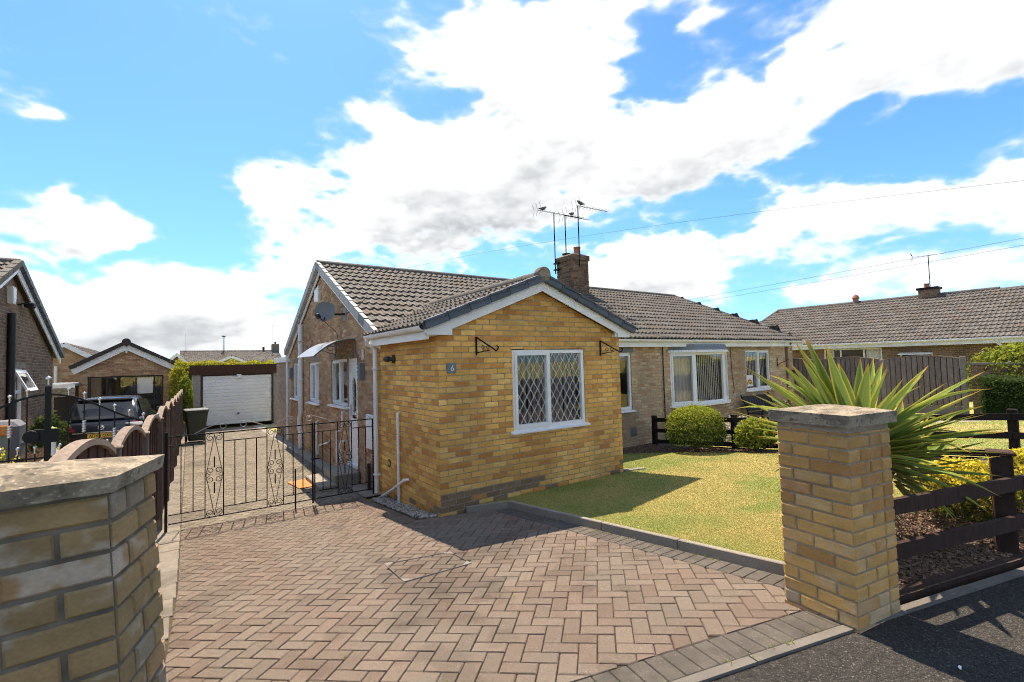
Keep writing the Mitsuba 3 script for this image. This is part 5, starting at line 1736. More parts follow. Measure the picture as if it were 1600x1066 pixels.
def strap(base, d, L, w, droop, twist, dry=False, n_=9):
    """one stiff leaf: widest a third of the way up, channelled, its tip drawn to a point"""
    d = unit(d)
    P_, side = [], unit(np.cross(d, A([0, 0, 1.0])) + A([1e-4, 0, 0]))
    pos, dd = A(base, float), d.copy()
    v, uv = [], []
    for i_ in range(n_):
        s_ = i_ / (n_ - 1)
        ww = w * min(1.0, .55 + 1.6 * s_) * (1 - max(0, (s_ - .35) / .65) ** 1.7) + .0006
        sd = unit(np.cross(dd, A([0, 0, 1.0])) + 1e-4)
        up = unit(np.cross(sd, dd))
        a_ = twist * s_
        sd2 = sd * math.cos(a_) + up * math.sin(a_); up2 = np.cross(sd2, dd)
        for x_ in (-1, -.45, 0, .45, 1):
            v.append(pos + sd2 * ww * x_ + up2 * ww * (.42 * x_ * x_)); uv.append((x_ + (4 if dry else 0), s_))
        pos = pos + dd * L / (n_ - 1)
        dd = unit(dd - A([0, 0, 1]) * droop / (n_ - 1) * (0.4 + 1.2 * s_))
    f = [[i_ * 5 + j_, i_ * 5 + j_ + 1, i_ * 5 + j_ + 6, i_ * 5 + j_ + 5] for i_ in range(n_ - 1) for j_ in range(4)]
    return A(v), A(f), A(uv)


leaves = []
for head, n_, zr, Lr in ((A([CB[0], CB[1], .80]), 118, (-.30, .98), (.66, .98)), (A([CB[0] + .30, CB[1] - .10, .62]), 70, (-.60, .80), (.42, .68))):
    for i_ in range(n_):
        q = (i_ + .5) / n_
        el = zr[0] + (zr[1] - zr[0]) * (1 - q) ** 1.1
        az = i_ * 2.39996 + rnd.normal(0, .12)
        d_ = A([math.cos(az) * math.sqrt(max(0, 1 - el * el)), math.sin(az) * math.sqrt(max(0, 1 - el * el)), el])
        if d_[0] < -.45 and -.75 < d_[1] < .28 and el < .45:
            continue
        L_ = rnd.uniform(*Lr) * (.80 if el < .15 else 1.0 if el < .85 else .80)
        tip = head + d_ * L_
        rel = (tip - (NC + (pu + back) * pw_ / 2))[:2]
        if np.abs(rel).max() < .40 and tip[2] < 1.45:
            continue
        dry = el < -.1 and rnd.random() < .35
        b0 = head + A([d_[0], d_[1], 0]) * .05 + A([0, 0, -.10 + .12 * el])
        put(f'{t}__leaf', MB().add(*strap(b0, d_ + A([0, 0, .05]), L_, rnd.uniform(.028, .040) + (.014 if el > .40 else 0), rnd.uniform(.02, .22) + (.55 if el < 0 else 0) + (.85 if rnd.random() < .10 else 0), rnd.normal(0, .35), dry) if not dry else strap(b0, d_, L_ * .8, .016, .5, .6, True)), 'strap_mat', smooth=True)
for a_, el in [(2.6, -.55), (4.0, -.75), (5.1, -.6), (3.4, -.9), (-.4, -.6)] + [(rnd.uniform(3.6, 6.6), rnd.uniform(-1.4, -.5)) for _ in range(14)]:
    d_ = A([math.cos(a_) * .7, math.sin(a_) * .7, el])
    put(f'{t}__leaf', MB().add(*strap((CB[0] + .03, CB[1] - .03, .45), d_, rnd.uniform(.35, .5), .014, .5, .3, True)), 'strap_mat', smooth=True)

for _ in range(9):          # the tall fan leaning away to the left
    az = math.radians(145 + rnd.normal(0, 13)); el = rnd.uniform(.62, .92)
    d_ = A([math.cos(az) * math.sqrt(1 - el * el), math.sin(az) * math.sqrt(1 - el * el), el])
    put(f'{t}__leaf', MB().add(*strap((CB[0] - .02, CB[1] + .02, .76), d_, rnd.uniform(.85, 1.02), rnd.uniform(.040, .050), rnd.uniform(.02, .10), rnd.normal(0, .3))), 'strap_mat', smooth=True)
for _ in range(13):          # over the fence, towards the road
    az = math.radians(rnd.uniform(-120, -48)); el = rnd.uniform(.15, .62)
    d_ = A([math.cos(az) * math.sqrt(1 - el * el), math.sin(az) * math.sqrt(1 - el * el), el])
    put(f'{t}__leaf', MB().add(*strap((CB[0] + .10, CB[1] - .04, .74), d_, rnd.uniform(.58, .80), rnd.uniform(.026, .038), rnd.uniform(.05, .25), rnd.normal(0, .3))), 'strap_mat', smooth=True)
for _ in range(9):
    az = math.radians(143 + rnd.normal(0, 16)); el = rnd.uniform(.12, .5)
    d_ = A([math.cos(az) * math.sqrt(1 - el * el), math.sin(az) * math.sqrt(1 - el * el), el])
    put(f'{t}__leaf', MB().add(*strap((CB[0] - .02, CB[1] + .02, .74), d_, rnd.uniform(.62, .84), rnd.uniform(.026, .036), rnd.uniform(.05, .2), rnd.normal(0, .3))), 'strap_mat', smooth=True)

# thin stems with seed heads behind the cordyline
t = thing('seed_head_plant', 'thin dark twigs with brown seed heads behind the spiky leaves', 'plant')
m1, m2 = MB(), MB()
for i_ in range(16):
    b0 = A([9.3 + rnd.uniform(-.3, .3), 4.0 + rnd.uniform(-.3, .3), bz(9.3, 4)])
    tp_ = b0 + A([rnd.normal(0, .30), rnd.normal(0, .30), rnd.uniform(.7, 1.25)])
    m1.tube([b0, (b0 + tp_) / 2 + A([rnd.normal(0, .05), 0, 0]), tp_], .006, 5)
    for _ in range(4):
        c_ = tp_ + rnd.normal(0, .05, 3)
        m2.add(A(ico.vertices) * rnd.uniform(.014, .026) + c_, ico.faces)
put(f'{t}__stems', m1, 'trunk_mat'); put(f'{t}__seed_heads', m2, 'bark_pale_mat')

# ------------------------------------------------------------------ iron gate across the drive
G = thing('iron_gate', 'low black wrought iron double gate with scrollwork across the drive', 'gate')
YG = 7.80
def gz(x, z):
    return A([x, YG, z - .52 * 0 + 0])


def hrod(key, x0, x1, z, r=.007):
    put(key, MB().bar((x0, YG, z), (x1, YG, z), .012, .012), 'iron_mat')


def scroll(m, c, r, a0, turns, sgn=1, n_=16, rr=.005):
    """a C-scroll: a spiral in the gate's plane"""
    pts = []
    for q in np.linspace(0, 1, n_):
        a_ = a0 + sgn * turns * 2 * np.pi * q
        r_ = r * (1 - .72 * q)
        pts.append((c[0] + r_ * math.cos(a_), YG, c[1] + r_ * math.sin(a_)))
    m.tube(pts, rr, 5)


def scroll_panel(x0, x1, zb, zt_):
    cx = (x0 + x1) / 2; zm = (zb + zt_) / 2; w = (x1 - x0) / 2
    m = MB()
    for sg in (-1, 1):
        m.tube([(cx, YG, zt_ - .02), (cx + sg * w * .96, YG, zm)], .0045, 5); m.tube([(cx, YG, zb + .02), (cx + sg * w * .96, YG, zm)], .0045, 5)
    put(f'{G}__diamond', m, 'iron_mat')
    m = MB()
    m.bar((cx, YG, zm + .10), (cx, YG, zm + .25), .014, .014)
    put(f'{G}__spindle', m, 'iron_mat')
    put(f'{G}__spindle', MB().bar((cx, YG, zm - .10), (cx, YG, zm - .25), .014, .014), 'iron_mat')
    for sx in (-1, 1):
        for sz in (-1, 1):
            m = MB(); scroll(m, (cx + sx * w * .48, zm + sz * .058), .050, -sz * np.pi / 2, 1.35, sx * sz)
            put(f'{G}__scroll', m, 'iron_mat')
            m = MB(); scroll(m, (cx + sx * w * .50, zm + sz * ((zt_ - zb) / 2 - .060)), .048, sz * np.pi / 2, 1.3, -sx * sz)
            put(f'{G}__scroll', m, 'iron_mat')


zb_, zt2 = -.50, .635
def leaf(x0, x1, spec):
    """bars every .135 m with panels of scrollwork; spec is like '3P4P3'"""
    nb = sum(int(c) for c in spec if c.isdigit()); npn = spec.count('P')
    PW = .215
    a = (x1 - x0 - PW * npn) / nb
    put(f'{G}__top_rail', MB().bar((x0, YG, zt2), (x1, YG, zt2), .016, .016), 'iron_mat')
    put(f'{G}__bottom_rail', MB().bar((x0, YG, zb_), (x1, YG, zb_), .016, .014), 'iron_mat')
    x = x0
    for c in spec:
        if c == 'P':
            for q in (x, x + PW):
                put(f'{G}__bar', MB().bar((q, YG, zb_), (q, YG, zt2), .012, .012), 'iron_mat')
            scroll_panel(x + .006, x + PW - .006, zb_, zt2)
            x += PW
        else:
            n_ = int(c)
            for z_ in (.515, -.385):
                hrod(f'{G}__rail', x, x + a * n_, z_)
            for i_ in range(1, n_):
                put(f'{G}__bar', MB().bar((x + a * i_, YG, -.385), (x + a * i_, YG, .515), .012, .012), 'iron_mat')
            x += a * n_


leaf(-.10, 1.685, '3P4P3')
leaf(1.725, 2.62, '3P3')
put(f'{G}__hanging_stile', MB().bar((-.125, YG, -.66), (-.125, YG, .70), .034, .034), 'iron_mat')
put(f'{G}__meeting_stile', MB().bar((1.69, YG, zb_ - .06), (1.69, YG, .66), .022, .022), 'iron_mat')
put(f'{G}__meeting_stile', MB().bar((1.718, YG, zb_ - .03), (1.718, YG, .66), .016, .016), 'iron_mat')
put(f'{G}__drop_bolt', MB().bar((1.44, YG - .02, zb_ - .09), (1.44, YG - .02, .0), .018, .018), 'iron_mat')
put(f'{G}__hanging_stile', MB().bar((2.625, YG, -.60), (2.625, YG, .64), .018, .018), 'iron_mat')
put(f'{G}__latch', MB().box((1.66, YG - .03, .10), (1.80, YG - .01, .125)), 'iron_mat')
m = MB()
def crest(m, x0, x1):
    """a wave of scrolls along the top rail"""
    w = x1 - x0
    for sg, xa in ((1, x0), (-1, x1)):
        pts = [(xa + sg * w * q, YG, zt2 + .012 + .13 * (q / .34) ** .8 if q < .34 else zt2 + .142) for q in (0, .1, .2, .3, .34)]
        cx = xa + sg * w * .36
        sp = [(cx + .05 * (1 - .6 * k_) * math.cos(b_3) * 1.0, YG, zt2 + .092 + .05 * (1 - .6 * k_) * math.sin(b_3)) for k_, b_3 in [(k2, np.pi / 2 - sg * 2 * np.pi * 1.15 * k2) for k2 in np.linspace(0, 1, 14)]]
        put(f'{G}__crest_scroll', MB().tube(pts + sp[1:], .005, 5), 'iron_sunlit_mat')
for xa_, xb_ in ((.18, 1.10), (1.06, 1.98), (1.98, 2.60)):
    crest(None, xa_, xb_)

# ------------------------------------------------------------------ arched panel fence on the left boundary
FL = thing('panel_fence', 'stepped brown fence of arch topped panels along the left of the drive', 'fence')
fx = lambda y: float(np.interp(y, [1.0, 4.34, 8.0, 12, 24], [-.50, -.375, -.215, -.10, .20]))
pys = [2.5 + 1.83 * i_ for i_ in range(11)]
ptop = [float(np.interp(y, [2.5, 4.34, 6.17, 8, 10, 12, 22], [1.08, .97, .87, .86, .86, .80, .74])) for y in pys]
for y_, z_ in zip(pys, ptop):
    x_ = fx(y_)
    put(f'{FL}__post', MB().add(*cbox_vf((x_ - .05, y_ - .05, float(g(x_, y_)) - .2), (x_ + .05, y_ + .05, z_), .006), (2, .35 + .3 * rng.random())), 'wood_mat')
    put(f'{FL}__post_cap', MB().add(*cbox_vf((x_ - .06, y_ - .06, z_), (x_ + .06, y_ + .06, z_ + .022), .008), (4, rng.random())), 'wood_mat')  # same pale tone as the arched rails, sunlight put into the colour
for i_ in range(len(pys) - 1):
    ya, yb2 = pys[i_] + .055, pys[i_ + 1] - .055
    a_, b_2 = A([fx(ya), ya, 0]), A([fx(yb2), yb2, 0])
    d_ = unit(b_2 - a_); L_ = np.linalg.norm(b_2 - a_)
    zl, zr_ = ptop[i_] - .045, ptop[i_ + 1] - .03
    fr = Frame(a_, d_)          # u away along the fence, n to the drive side
    rise = .125
    topz = lambda s_: zl + (zr_ - zl) * s_ + rise * math.sin(np.pi * min(max(s_, 0), 1)) ** .85
    nbd = 13
    for j_ in range(nbd):
        s0, s1 = j_ / nbd, (j_ + 1) / nbd
        z0_ = float(g(0, ya)) + .03
        off = .004 if j_ % 2 else -.004
        v = []
        for zz in (-.008 + off, .008 + off):
            v += [[s0 * L_ + .002, z0_, zz], [s1 * L_ - .002, z0_, zz], [s1 * L_ - .002, topz(s1), zz], [s0 * L_ + .002, topz(s0), zz]]
        put(f'{FL}__board', MB().add(fr(A(v)), [[3, 2, 1, 0], [4, 5, 6, 7], [0, 1, 5, 4], [1, 2, 6, 5], [2, 3, 7, 6], [3, 0, 4, 7]], (1, .15 + .5 * rng.random())), 'wood_mat')
    n_ = 15
    v = []
    for q in np.linspace(0, 1, n_):
        for zz, dz in ((-.032, 0), (.032, 0), (.032, .035), (-.032, .035)):
            v.append([q * L_, topz(q) + dz, zz])
    f = [[k_ * 4 + a2, k_ * 4 + (a2 + 1) % 4, k_ * 4 + 4 + (a2 + 1) % 4, k_ * 4 + 4 + a2] for k_ in range(n_ - 1) for a2 in range(4)] + [[0, 3, 2, 1], [n_ * 4 - 4, n_ * 4 - 3, n_ * 4 - 2, n_ * 4 - 1]]
    put(f'{FL}__arched_rail', MB().add(fr(A(v)), f, (4, .3 + .5 * rng.random())), 'wood_mat')  # paler than the boards: sunlight on the arch is put into the tone

# ------------------------------------------------------------------ garage, bin, hedge behind
t = thing('garage', 'prefabricated garage with a white ribbed up-and-over door and dark fascia', 'garage')
YQ = 21.8
zb2 = float(g(2, YQ))
put(f'{t}__wall', MB().box((.44, YQ, zb2 - .1), (.70, YQ + .12, 1.34)), 'pebbledash_mat')
put(f'{t}__wall', MB().box((3.22, YQ, zb2 - .1), (3.46, YQ + .12, 1.34)), 'pebbledash_mat')
put(f'{t}__wall', MB().box((.44, YQ + .13, zb2 - .1), (.54, YQ + 5, 1.5)), 'pebbledash_mat')
put(f'{t}__wall', MB().box((3.36, YQ + .13, zb2 - .1), (3.46, YQ + 5, 1.5)), 'pebbledash_mat')
put(f'{t}__door_frame', MB().box((.702, YQ - .01, zb2), (.775, YQ + .09, 1.335)).box((3.145, YQ - .01, zb2), (3.218, YQ + .09, 1.335)).box((.776, YQ - .01, 1.29), (3.144, YQ + .09, 1.335)), 'dark_gap_mat')
nrib = 14
for i_ in range(nrib):
    h_ = (1.285 - zb2 - .10) / nrib
    z_ = zb2 + .10 + i_ * h_
    v = A([[x_, YQ + y_, z2] for x_ in (.778, 3.142) for y_, z2 in ((.040, z_ + .002), (.026, z_ + .016), (.026, z_ + h_ - .016), (.040, z_ + h_ - .002), (.06, z_ + h_), (.06, z_ + .004))])
    put(f'{t}__door_slat', MB().add(v, [[a2, (a2 + 1) % 6, 6 + (a2 + 1) % 6, 6 + a2] for a2 in range(6)]), 'white_mat')
put(f'{t}__door_handle', MB().add(*lathe_vf([(.001, 0), (.045, 0), (.04, .04), (.001, .05)], (1.96, YQ + .02, -.22), 12, axis=(0, -1, 0))), 'grey_mat')
put(f'{t}__fascia', MB().box((.36, YQ - .06, 1.337), (3.54, YQ - .02, 1.70)), 'wood_mat', label='dark fascia board above the door')
put(f'{t}__roof', MB().box((.36, YQ - .018, 1.62), (3.54, YQ + 5.1, 1.70)), 'lead_mat')
put(f'{t}__fascia_joint', MB().box((1.9, YQ - .066, 1.345), (1.92, YQ - .061, 1.69)), 'dark_gap_mat')
m = MB(); m.box((1.90, YQ - .09, 1.27), (2.06, YQ - .012, 1.33))
t2 = thing('garage_lamp', 'small cream lamp over the middle of the garage door', 'outdoor lamp')
put(f'{t2}__housing', m, 'cream_mat')
put(f'{t2}__shade', MB().add(*lathe_vf([(.001, -.05), (.05, -.04), (.05, .04), (.001, .05)], (1.98, YQ - .08, 1.22), 12)), 'letter_mat')


def wheelie_bin(name_label, c, rot, body='bin_mat', lid='grey_mat', h=1.06):
    t_ = thing('wheelie_bin', name_label, 'wheelie bin')
    c = A(c, float)
    cr_, sr_ = math.cos(rot), math.sin(rot)
    R3 = A([[cr_, -sr_, 0], [sr_, cr_, 0], [0, 0, 1]])
    def W_(v):
        return A(v) @ R3.T + c
    q = [(.20, .22, .06), (.24, .27, .5), (.285, .33, .90), (.30, .35, .92), (.30, .35, .96)]
    v = []
    for wx, wy, z_ in q:
        b3 = .03
        v += [[-wx + b3, -wy, z_], [wx - b3, -wy, z_], [wx, -wy + b3, z_], [wx, wy - b3, z_], [wx - b3, wy, z_], [-wx + b3, wy, z_], [-wx, wy - b3, z_], [-wx, -wy + b3, z_]]
    f = [[i_ * 8 + k_, i_ * 8 + (k_ + 1) % 8, (i_ + 1) * 8 + (k_ + 1) % 8, (i_ + 1) * 8 + k_] for i_ in range(len(q) - 1) for k_ in range(8)]
    put(f'{t_}__body', MB().add(W_(v), f).add(W_(v[:8]), [[0, 7, 6, 1], [1, 6, 5, 2], [2, 5, 4, 3]]), body)
    v, f = cbox_vf((-.31, -.37, .962), (.31, .36, 1.01), .02)
    put(f'{t_}__lid', MB().add(W_(v), f), lid)
    put(f'{t_}__handle', MB().tube(W_([[-.24, .38, .97], [-.24, .42, .98], [.24, .42, .98], [.24, .38, .97]]), .016, 6), body)
    for sx in (-1, 1):
        v, f = lathe_vf([(.001, -.03), (.095, -.03), (.10, -.01), (.10, .02), (.001, .03)], (0, 0, 0), 14, axis=(1, 0, 0))
        put(f'{t_}__wheel', MB().add(W_(v + A([sx * .24, .22, .10])), f), 'rubber_mat', smooth=40)
    return t_


wheelie_bin('dark green wheelie bin with a pale lid standing before the garage', (.46, 17.75, float(g(.4, 17.7)) + .004), .06)
wheelie_bin('dark bin with a pale lid showing just above the arched fence', (-.62, 14.2, float(g(0, 14)) + .004 - .02), .35, body='black_mat')


def hedge(label, lo, hi, pal, yel, dens, leaf_, seed, name='hedge', stems=5, lumpy=.06):
    rnd = np.random.default_rng(seed)
    t_ = thing(name, label, 'hedge')
    lo, hi = A(lo, float), A(hi, float)
    s_ = hi - lo
    area = 2 * (s_[0] * s_[2] + s_[1] * s_[2]) + s_[0] * s_[1]
    n = int(area * dens)
    face = rnd.choice(5, n, p=A([s_[0] * s_[2], s_[0] * s_[2], s_[1] * s_[2], s_[1] * s_[2], s_[0] * s_[1]]) / area)
    u = rnd.random((n, 3)); nn = np.zeros((n, 3))
    for k_, (ax, val) in enumerate(((1, 0), (1, 1), (0, 0), (0, 1), (2, 1))):
        u[face == k_, ax] = val; nn[face == k_, ax] = 1 if val else -1
    pts = lo + u * s_
    pts += nn * (lumpy * (meshkit.fbm(pts * 2.2, 3, seed) - .5) * 4 - np.abs(rnd.normal(0, .05, n)))[:, None]
    yy = np.clip(yel[0] + (yel[1] - yel[0]) * np.clip(u[:, 2] ** 3 * .8 + rnd.normal(.1, .2, n), 0, 1), 0, .99)
    v, f, uv = scatter_leaves(pts, nn, leaf_, pal, yy, rnd)
    put(f'{t_}__foliage', MB().add(v, f, uv), 'leaf_mat')
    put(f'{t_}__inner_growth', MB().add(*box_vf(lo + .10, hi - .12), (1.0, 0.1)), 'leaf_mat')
    for i_ in range(stems):
        q = lo + A([(i_ + .5) / stems, .5, 0]) * s_
        put(f'{t_}__stem', MB().tube([q - A([0, 0, .1]), A([q[0], q[1], hi[2] - .25])], .03, 6), 'trunk_mat')
    return t_


hedge('golden conifer hedge rising behind the garage roof', (-.1, 27.4, -.9), (5.0, 28.6, 1.88), 4, (.35, 1.3), 330, .06, 21, lumpy=.16)
bush('leafy green shrub between the arched fence and the garage', 'shrub', (.22, 20.9, .35), (.24, .5, 1.0), 0, (.0, .7), 3200, .045, seed=9, lump=.3)
bush('golden shrub beside the garage corner, taller than the green one', 'shrub', (.10, 23.2, .75), (.42, .7, 1.15), 4, (.2, 1.1), 3000, .05, seed=10, lump=.25)
# right-hand side hedges
hedge('dark clipped hedge behind the pale path at the right', (15.9, -1.8, -.3), (17.0, 3.05, .84), 1, (.0, .8), 900, .032, 22)
bush('tall bright leafed bush rising behind the dark clipped hedge', 'bush', (18.7, 2.35, .75), (.95, 1.5, 1.0), 0, (.0, .9), 5200, .062, seed=12, lump=.3, stems=5)
bush('another bright leafed bush at the right picture edge behind the hedge', 'bush', (18.6, .2, .7), (.9, 1.2, .95), 0, (.0, .8), 3500, .062, seed=13, lump=.3, stems=5)
# ------------------------------------------------------------------ right: arched closeboard fence
FR = thing('closeboard_fence', 'weathered brown closeboard fence of arched panels between concrete posts', 'fence')
xq = 18.0
yps = [3.70, 5.56, 7.42, 9.28, 11.14]
for y_ in yps:
    z_ = float(g(xq, y_)) + .10
    put(f'{FR}__post', MB().add(*cbox_vf((xq - .06, y_ - .06, z_ - .3), (xq + .06, y_ + .06, 1.33 - (.0 if y_ < 4 else .05)), .01)), 'concrete_mat')
for ya, yb2 in zip(yps[:-1], yps[1:]):
    L_ = yb2 - ya - .13
    fr = Frame((xq, yb2 - .065, 0), (0, -1, 0))
    tz = lambda s_: 1.27 + .10 * math.sin(np.pi * s_)
    nb = 13
    zb3 = -.12 - .05 * (ya - 3.7) / 2
    put(f'{FR}__gravel_board', MB().add(fr(box_vf((0, zb3 - .2, -.03), (L_, zb3 + .04, .0))[0]), BOXF), 'concrete_mat')
    for j_ in range(nb):
        s0, s1 = j_ / nb, (j_ + .86) / nb
        off = .016
        v = A([[s_ * L_, z_, zz] for zz in (off - .03, off + .0) for s_, z_ in ((s0, zb3 + .045), (s1, zb3 + .045), (s1, tz(s1)), (s0, tz(s0)))])
        put(f'{FR}__board', MB().add(fr(v), [[3, 2, 1, 0], [4, 5, 6, 7], [0, 1, 5, 4], [1, 2, 6, 5], [2, 3, 7, 6], [3, 0, 4, 7]], (5, .3 + .6 * rng.random())), 'wood_mat')
    slab_ = Polygon([(0, zb3 + .05)] + [(q * L_, tz(q) - .01) for q in np.linspace(0, 1, 9)] + [(L_, zb3 + .05)])
    put(f'{FR}__backing', MB().add(*slab_vf(fr, slab_, -.04, -.018), (0, .2)), 'wood_mat')
    n_ = 11
    v = []
    for q in np.linspace(0, 1, n_):
        for zz, dz in ((-.05, 0), (.03, 0), (.03, .03), (-.05, .03)):
            v.append([q * L_, tz(q) + dz, zz])
    f = [[k_ * 4 + a2, k_ * 4 + (a2 + 1) % 4, k_ * 4 + 4 + (a2 + 1) % 4, k_ * 4 + 4 + a2] for k_ in range(n_ - 1) for a2 in range(4)] + [[0, 3, 2, 1], [n_ * 4 - 4, n_ * 4 - 3, n_ * 4 - 2, n_ * 4 - 1]]
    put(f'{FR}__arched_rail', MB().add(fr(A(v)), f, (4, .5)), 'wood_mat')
t = thing('garden_wall', 'short dark brick wall with a pale coping right of the arched closeboard fence', 'wall')
put(f'{t}__core', MB().box((18.02, 1.6, -.5), (18.14, 3.55, 1.10)), 'mortar_mat')
brickwork(t, Frame((18.02, 3.55, 0), (0, -1, 0)), sbox(0, -.4, 1.9, 1.09), 4)
put(f'{t}__coping', MB().box((17.98, 1.55, 1.102), (18.18, 3.58, 1.16)), 'concrete_mat')

# ------------------------------------------------------------------ far right bungalow, ridge running away from the road
B3 = thing('bungalow', 'long dark brick bungalow with a brown tiled roof behind the arched closeboard fence', 'bungalow')
X3, Y30, Y31 = 24.3, 3.35, 14.2
fr3 = Frame((X3, Y31, 0), (0, -1, 0))
wy = lambda y: Y31 - y
wp3 = holes(sbox(0, -.7, Y31 - Y30, 1.80), [(wy(9.7), .7, wy(7.5), 1.72), (wy(6.9), .6, wy(5.85), 1.45)])
wallpart(f'{B3}__wall', fr3, wp3)
brickwork(f'{B3}__wall', fr3, wp3, 4, y0=-.7, tone=lambda r, x, y: .3 + .5 * rng.random())
window(f'{B3}__window', fr3, wy(9.7), .7, wy(7.5), 1.72, muls=(.3, .7), blind=((.72, .98, 'net_mat'), (.05, .16, 'net_mat')))
kk = window(f'{B3}__window', fr3, wy(6.9), .6, wy(5.85), 1.45, muls=())
put(f'{B3}__open_vent', MB().add(fr3(A([[wy(6.9), 1.42, .26], [wy(5.85), 1.42, .26], [wy(5.85), 1.48, .01], [wy(6.9), 1.48, .01], [wy(6.9), 1.39, .26], [wy(5.85), 1.39, .26], [wy(5.85), 1.45, .01], [wy(6.9), 1.45, .01]])), [[0, 1, 2, 3], [7, 6, 5, 4], [0, 4, 5, 1], [1, 5, 6, 2], [3, 7, 4, 0], [2, 6, 7, 3]]), 'white_mat')
gp = Polygon([(0, -.7), (8.2, -.7), (8.2, 1.8), (4.1, 3.75), (0, 1.8)])
fr3g = Frame((X3, Y30, 0), (1, 0, 0))
wallpart(f'{B3}__gable_wall', fr3g, gp); brickwork(f'{B3}__gable_wall', fr3g, gp, 4, y0=-.7)
put(f'{B3}__back_wall', MB().box((X3 + .11, Y31, -.7), (X3 + 8.1, Y31 + .1, 1.8)).box((X3 + 8.1, Y30 + .11, -.7), (X3 + 8.2, Y31, 1.8)), 'mortar_mat')
XE3, XR3, ZE3, ZR3 = 23.95, 28.0, 1.97, 4.04
sv3 = unit([XR3 - XE3, 0, ZR3 - ZE3]); SL3 = math.hypot(XR3 - XE3, ZR3 - ZE3)
r3 = fresh(f'{B3}__roof'); labels[r3] = {'label': 'brown tiled roof'}
fr3r = roofplane((XE3, Y31 + .3, ZE3), (0, -1, 0), sv3)
LW = Y31 + .3 - 3.2
p3 = Polygon([(0, 0), (LW, 0), (LW, SL3), (1.1, SL3)])
cc = A(p3.exterior.coords)[:-1]
put(f'{r3}__deck', MB().add(fr3r(np.column_stack([cc, np.full(4, -.012)])), [[0, 1, 2, 3]]).add(A([[X3 + 8.5, 3.2, ZE3], [X3 + 8.5, Y31 + .3, ZE3], [XR3, Y31 - .8, ZR3 - .012], [XR3, 3.2, ZR3 - .012]]), [[0, 1, 2, 3]]), 'deck_mat')
tiled(r3, fr3r, p3, 300, gauge=SL3 / 14)
ridge(r3, (XR3, Y31 - .8, ZR3), (XR3, 4.45, ZR3 + .0)); ridge(r3, (XR3, 4.45, ZR3 - .06), (XR3, 3.2, ZR3 - .06), name='low_ridge_tile')
ridge(r3, (XE3 + .05, Y31 + .25, ZE3), (XR3, Y31 - .8, ZR3), name='hip_tile', r=.1)
gutter(B3, (XE3 - .04, Y31 + .2, 1.93), (XE3 - .04, 3.25, 1.93), out=(-1, 0, 0), fascia=.24)
put(f'{B3}__soffit', MB().box((XE3, 3.3, 1.78), (X3, Y31, 1.80)), 'white_mat')
put(f'{B3}__bargeboard', MB().bar((XE3, 3.26, ZE3 - .06), (XR3, 3.26, ZR3 - .06), .03, .2), 'white_mat')
for i_ in range(14):
    a, b = A([XE3, 3.18, ZE3 + .05]), A([XR3, 3.18, ZR3 + .05])
    put(f'{r3}__verge_unit', MB().bar(a + (b - a) * i_ / 14, a + (b - a) * ((i_ + 1) / 14 - .003), .1, .1, (0, 0, 1), (.9, .2)), 'tile_mat')
pipe(B3, [(XE3 - .04, 4.0, 1.88), (XE3 + .0, 3.95, 1.72), (X3 - .06, 3.75, 1.5), (X3 - .06, 3.72, -.4)], .04)
c3 = fresh(f'{B3}__chimney')
put(f'{c3}__core', MB().box((27.72, 6.4, 3.6), (28.28, 7.05, 4.30)), 'mortar_mat')
for fr, w in ((Frame((27.72, 7.05, 3.6), (0, -1, 0)), .65), (Frame((27.72, 6.4, 3.6), (1, 0, 0)), .56)):
    brickwork(c3, fr, sbox(0, 0, w, .70), 4)
put(f'{c3}__crown', MB().box((27.66, 6.34, 4.302), (28.34, 7.11, 4.40)), 'iron_mat')
put(f'{c3}__pot', MB().add(*lathe_vf([(.10, 0), (.09, .16), (.11, .17), (.11, .2), (.07, .2), (.07, .02)], (28.0, 6.8, 4.40), 12)), 'terracotta_mat')
put(f'{B3}__roof_vent', MB().add(*lathe_vf([(.12, -.15), (.12, .16), (.17, .2), (.10, .34), (.001, .40)], (28.0, 9.6, 4.08), 10)), 'terracotta_mat')
aerial((28.0, 6.68, 4.35), (28.0, 6.68, 5.88), 1.15, -.55, 'lone television aerial on the chimney of the far right bungalow', n=7, dirv=(.15, -1, 0))

# ------------------------------------------------------------------ left neighbour
B4 = thing('bungalow', "dark brick bungalow cut by the left edge of the picture, beyond the ball topped gates", 'bungalow')
X4, Y40, Y41, YR4 = -2.95, 9.6, 18.75, 14.35
fr4 = Frame((X4, Y40, 0), (0, 1, 0))          # faces +X
g4 = Polygon([(0, -.9), (Y41 - Y40, -.9), (Y41 - Y40, 1.98), (YR4 - Y40, 3.72), (0, 1.6)])
w4 = (14.72 - Y40, .12, 15.62 - Y40, 1.66)
gw4 = holes(g4, [w4])
wallpart(f'{B4}__gable_wall', fr4, gw4)
brickwork(f'{B4}__gable_wall', fr4, gw4, 4, y0=-.9, tone=lambda r, x, y: rng.random() * .85)
put(f'{B4}__back_wall', MB().box((X4 - 7, Y41 - .1, -.9), (X4 - .1, Y41, 1.9)).box((X4 - 7, Y40, -.9), (X4 - .1, Y40 + .1, 1.55)), 'mortar_mat')
kk = window(f'{B4}__window', fr4, *w4, z=-.03, muls=(), blind=None)
labels[kk] = {'label': 'narrow white window with its top light propped open'}
tl = Frame((X4 + .02, 14.72, 1.62), (0, 1, 0), unit([.42, 0, -.9]))
m = MB(); slab(m, tl, sbox(0, 0, .90, .52).difference(sbox(.07, .07, .83, .45)), -.02, .02)
put(f'{kk}__open_light', m, 'white_mat')
put(f'{kk}__open_pane', (tl(A([[.06, .06, 0], [.84, .06, 0], [.84, .46, 0], [.06, .46, 0]])), A([[0, 1, 2], [0, 2, 3]])), 'glass_mat')
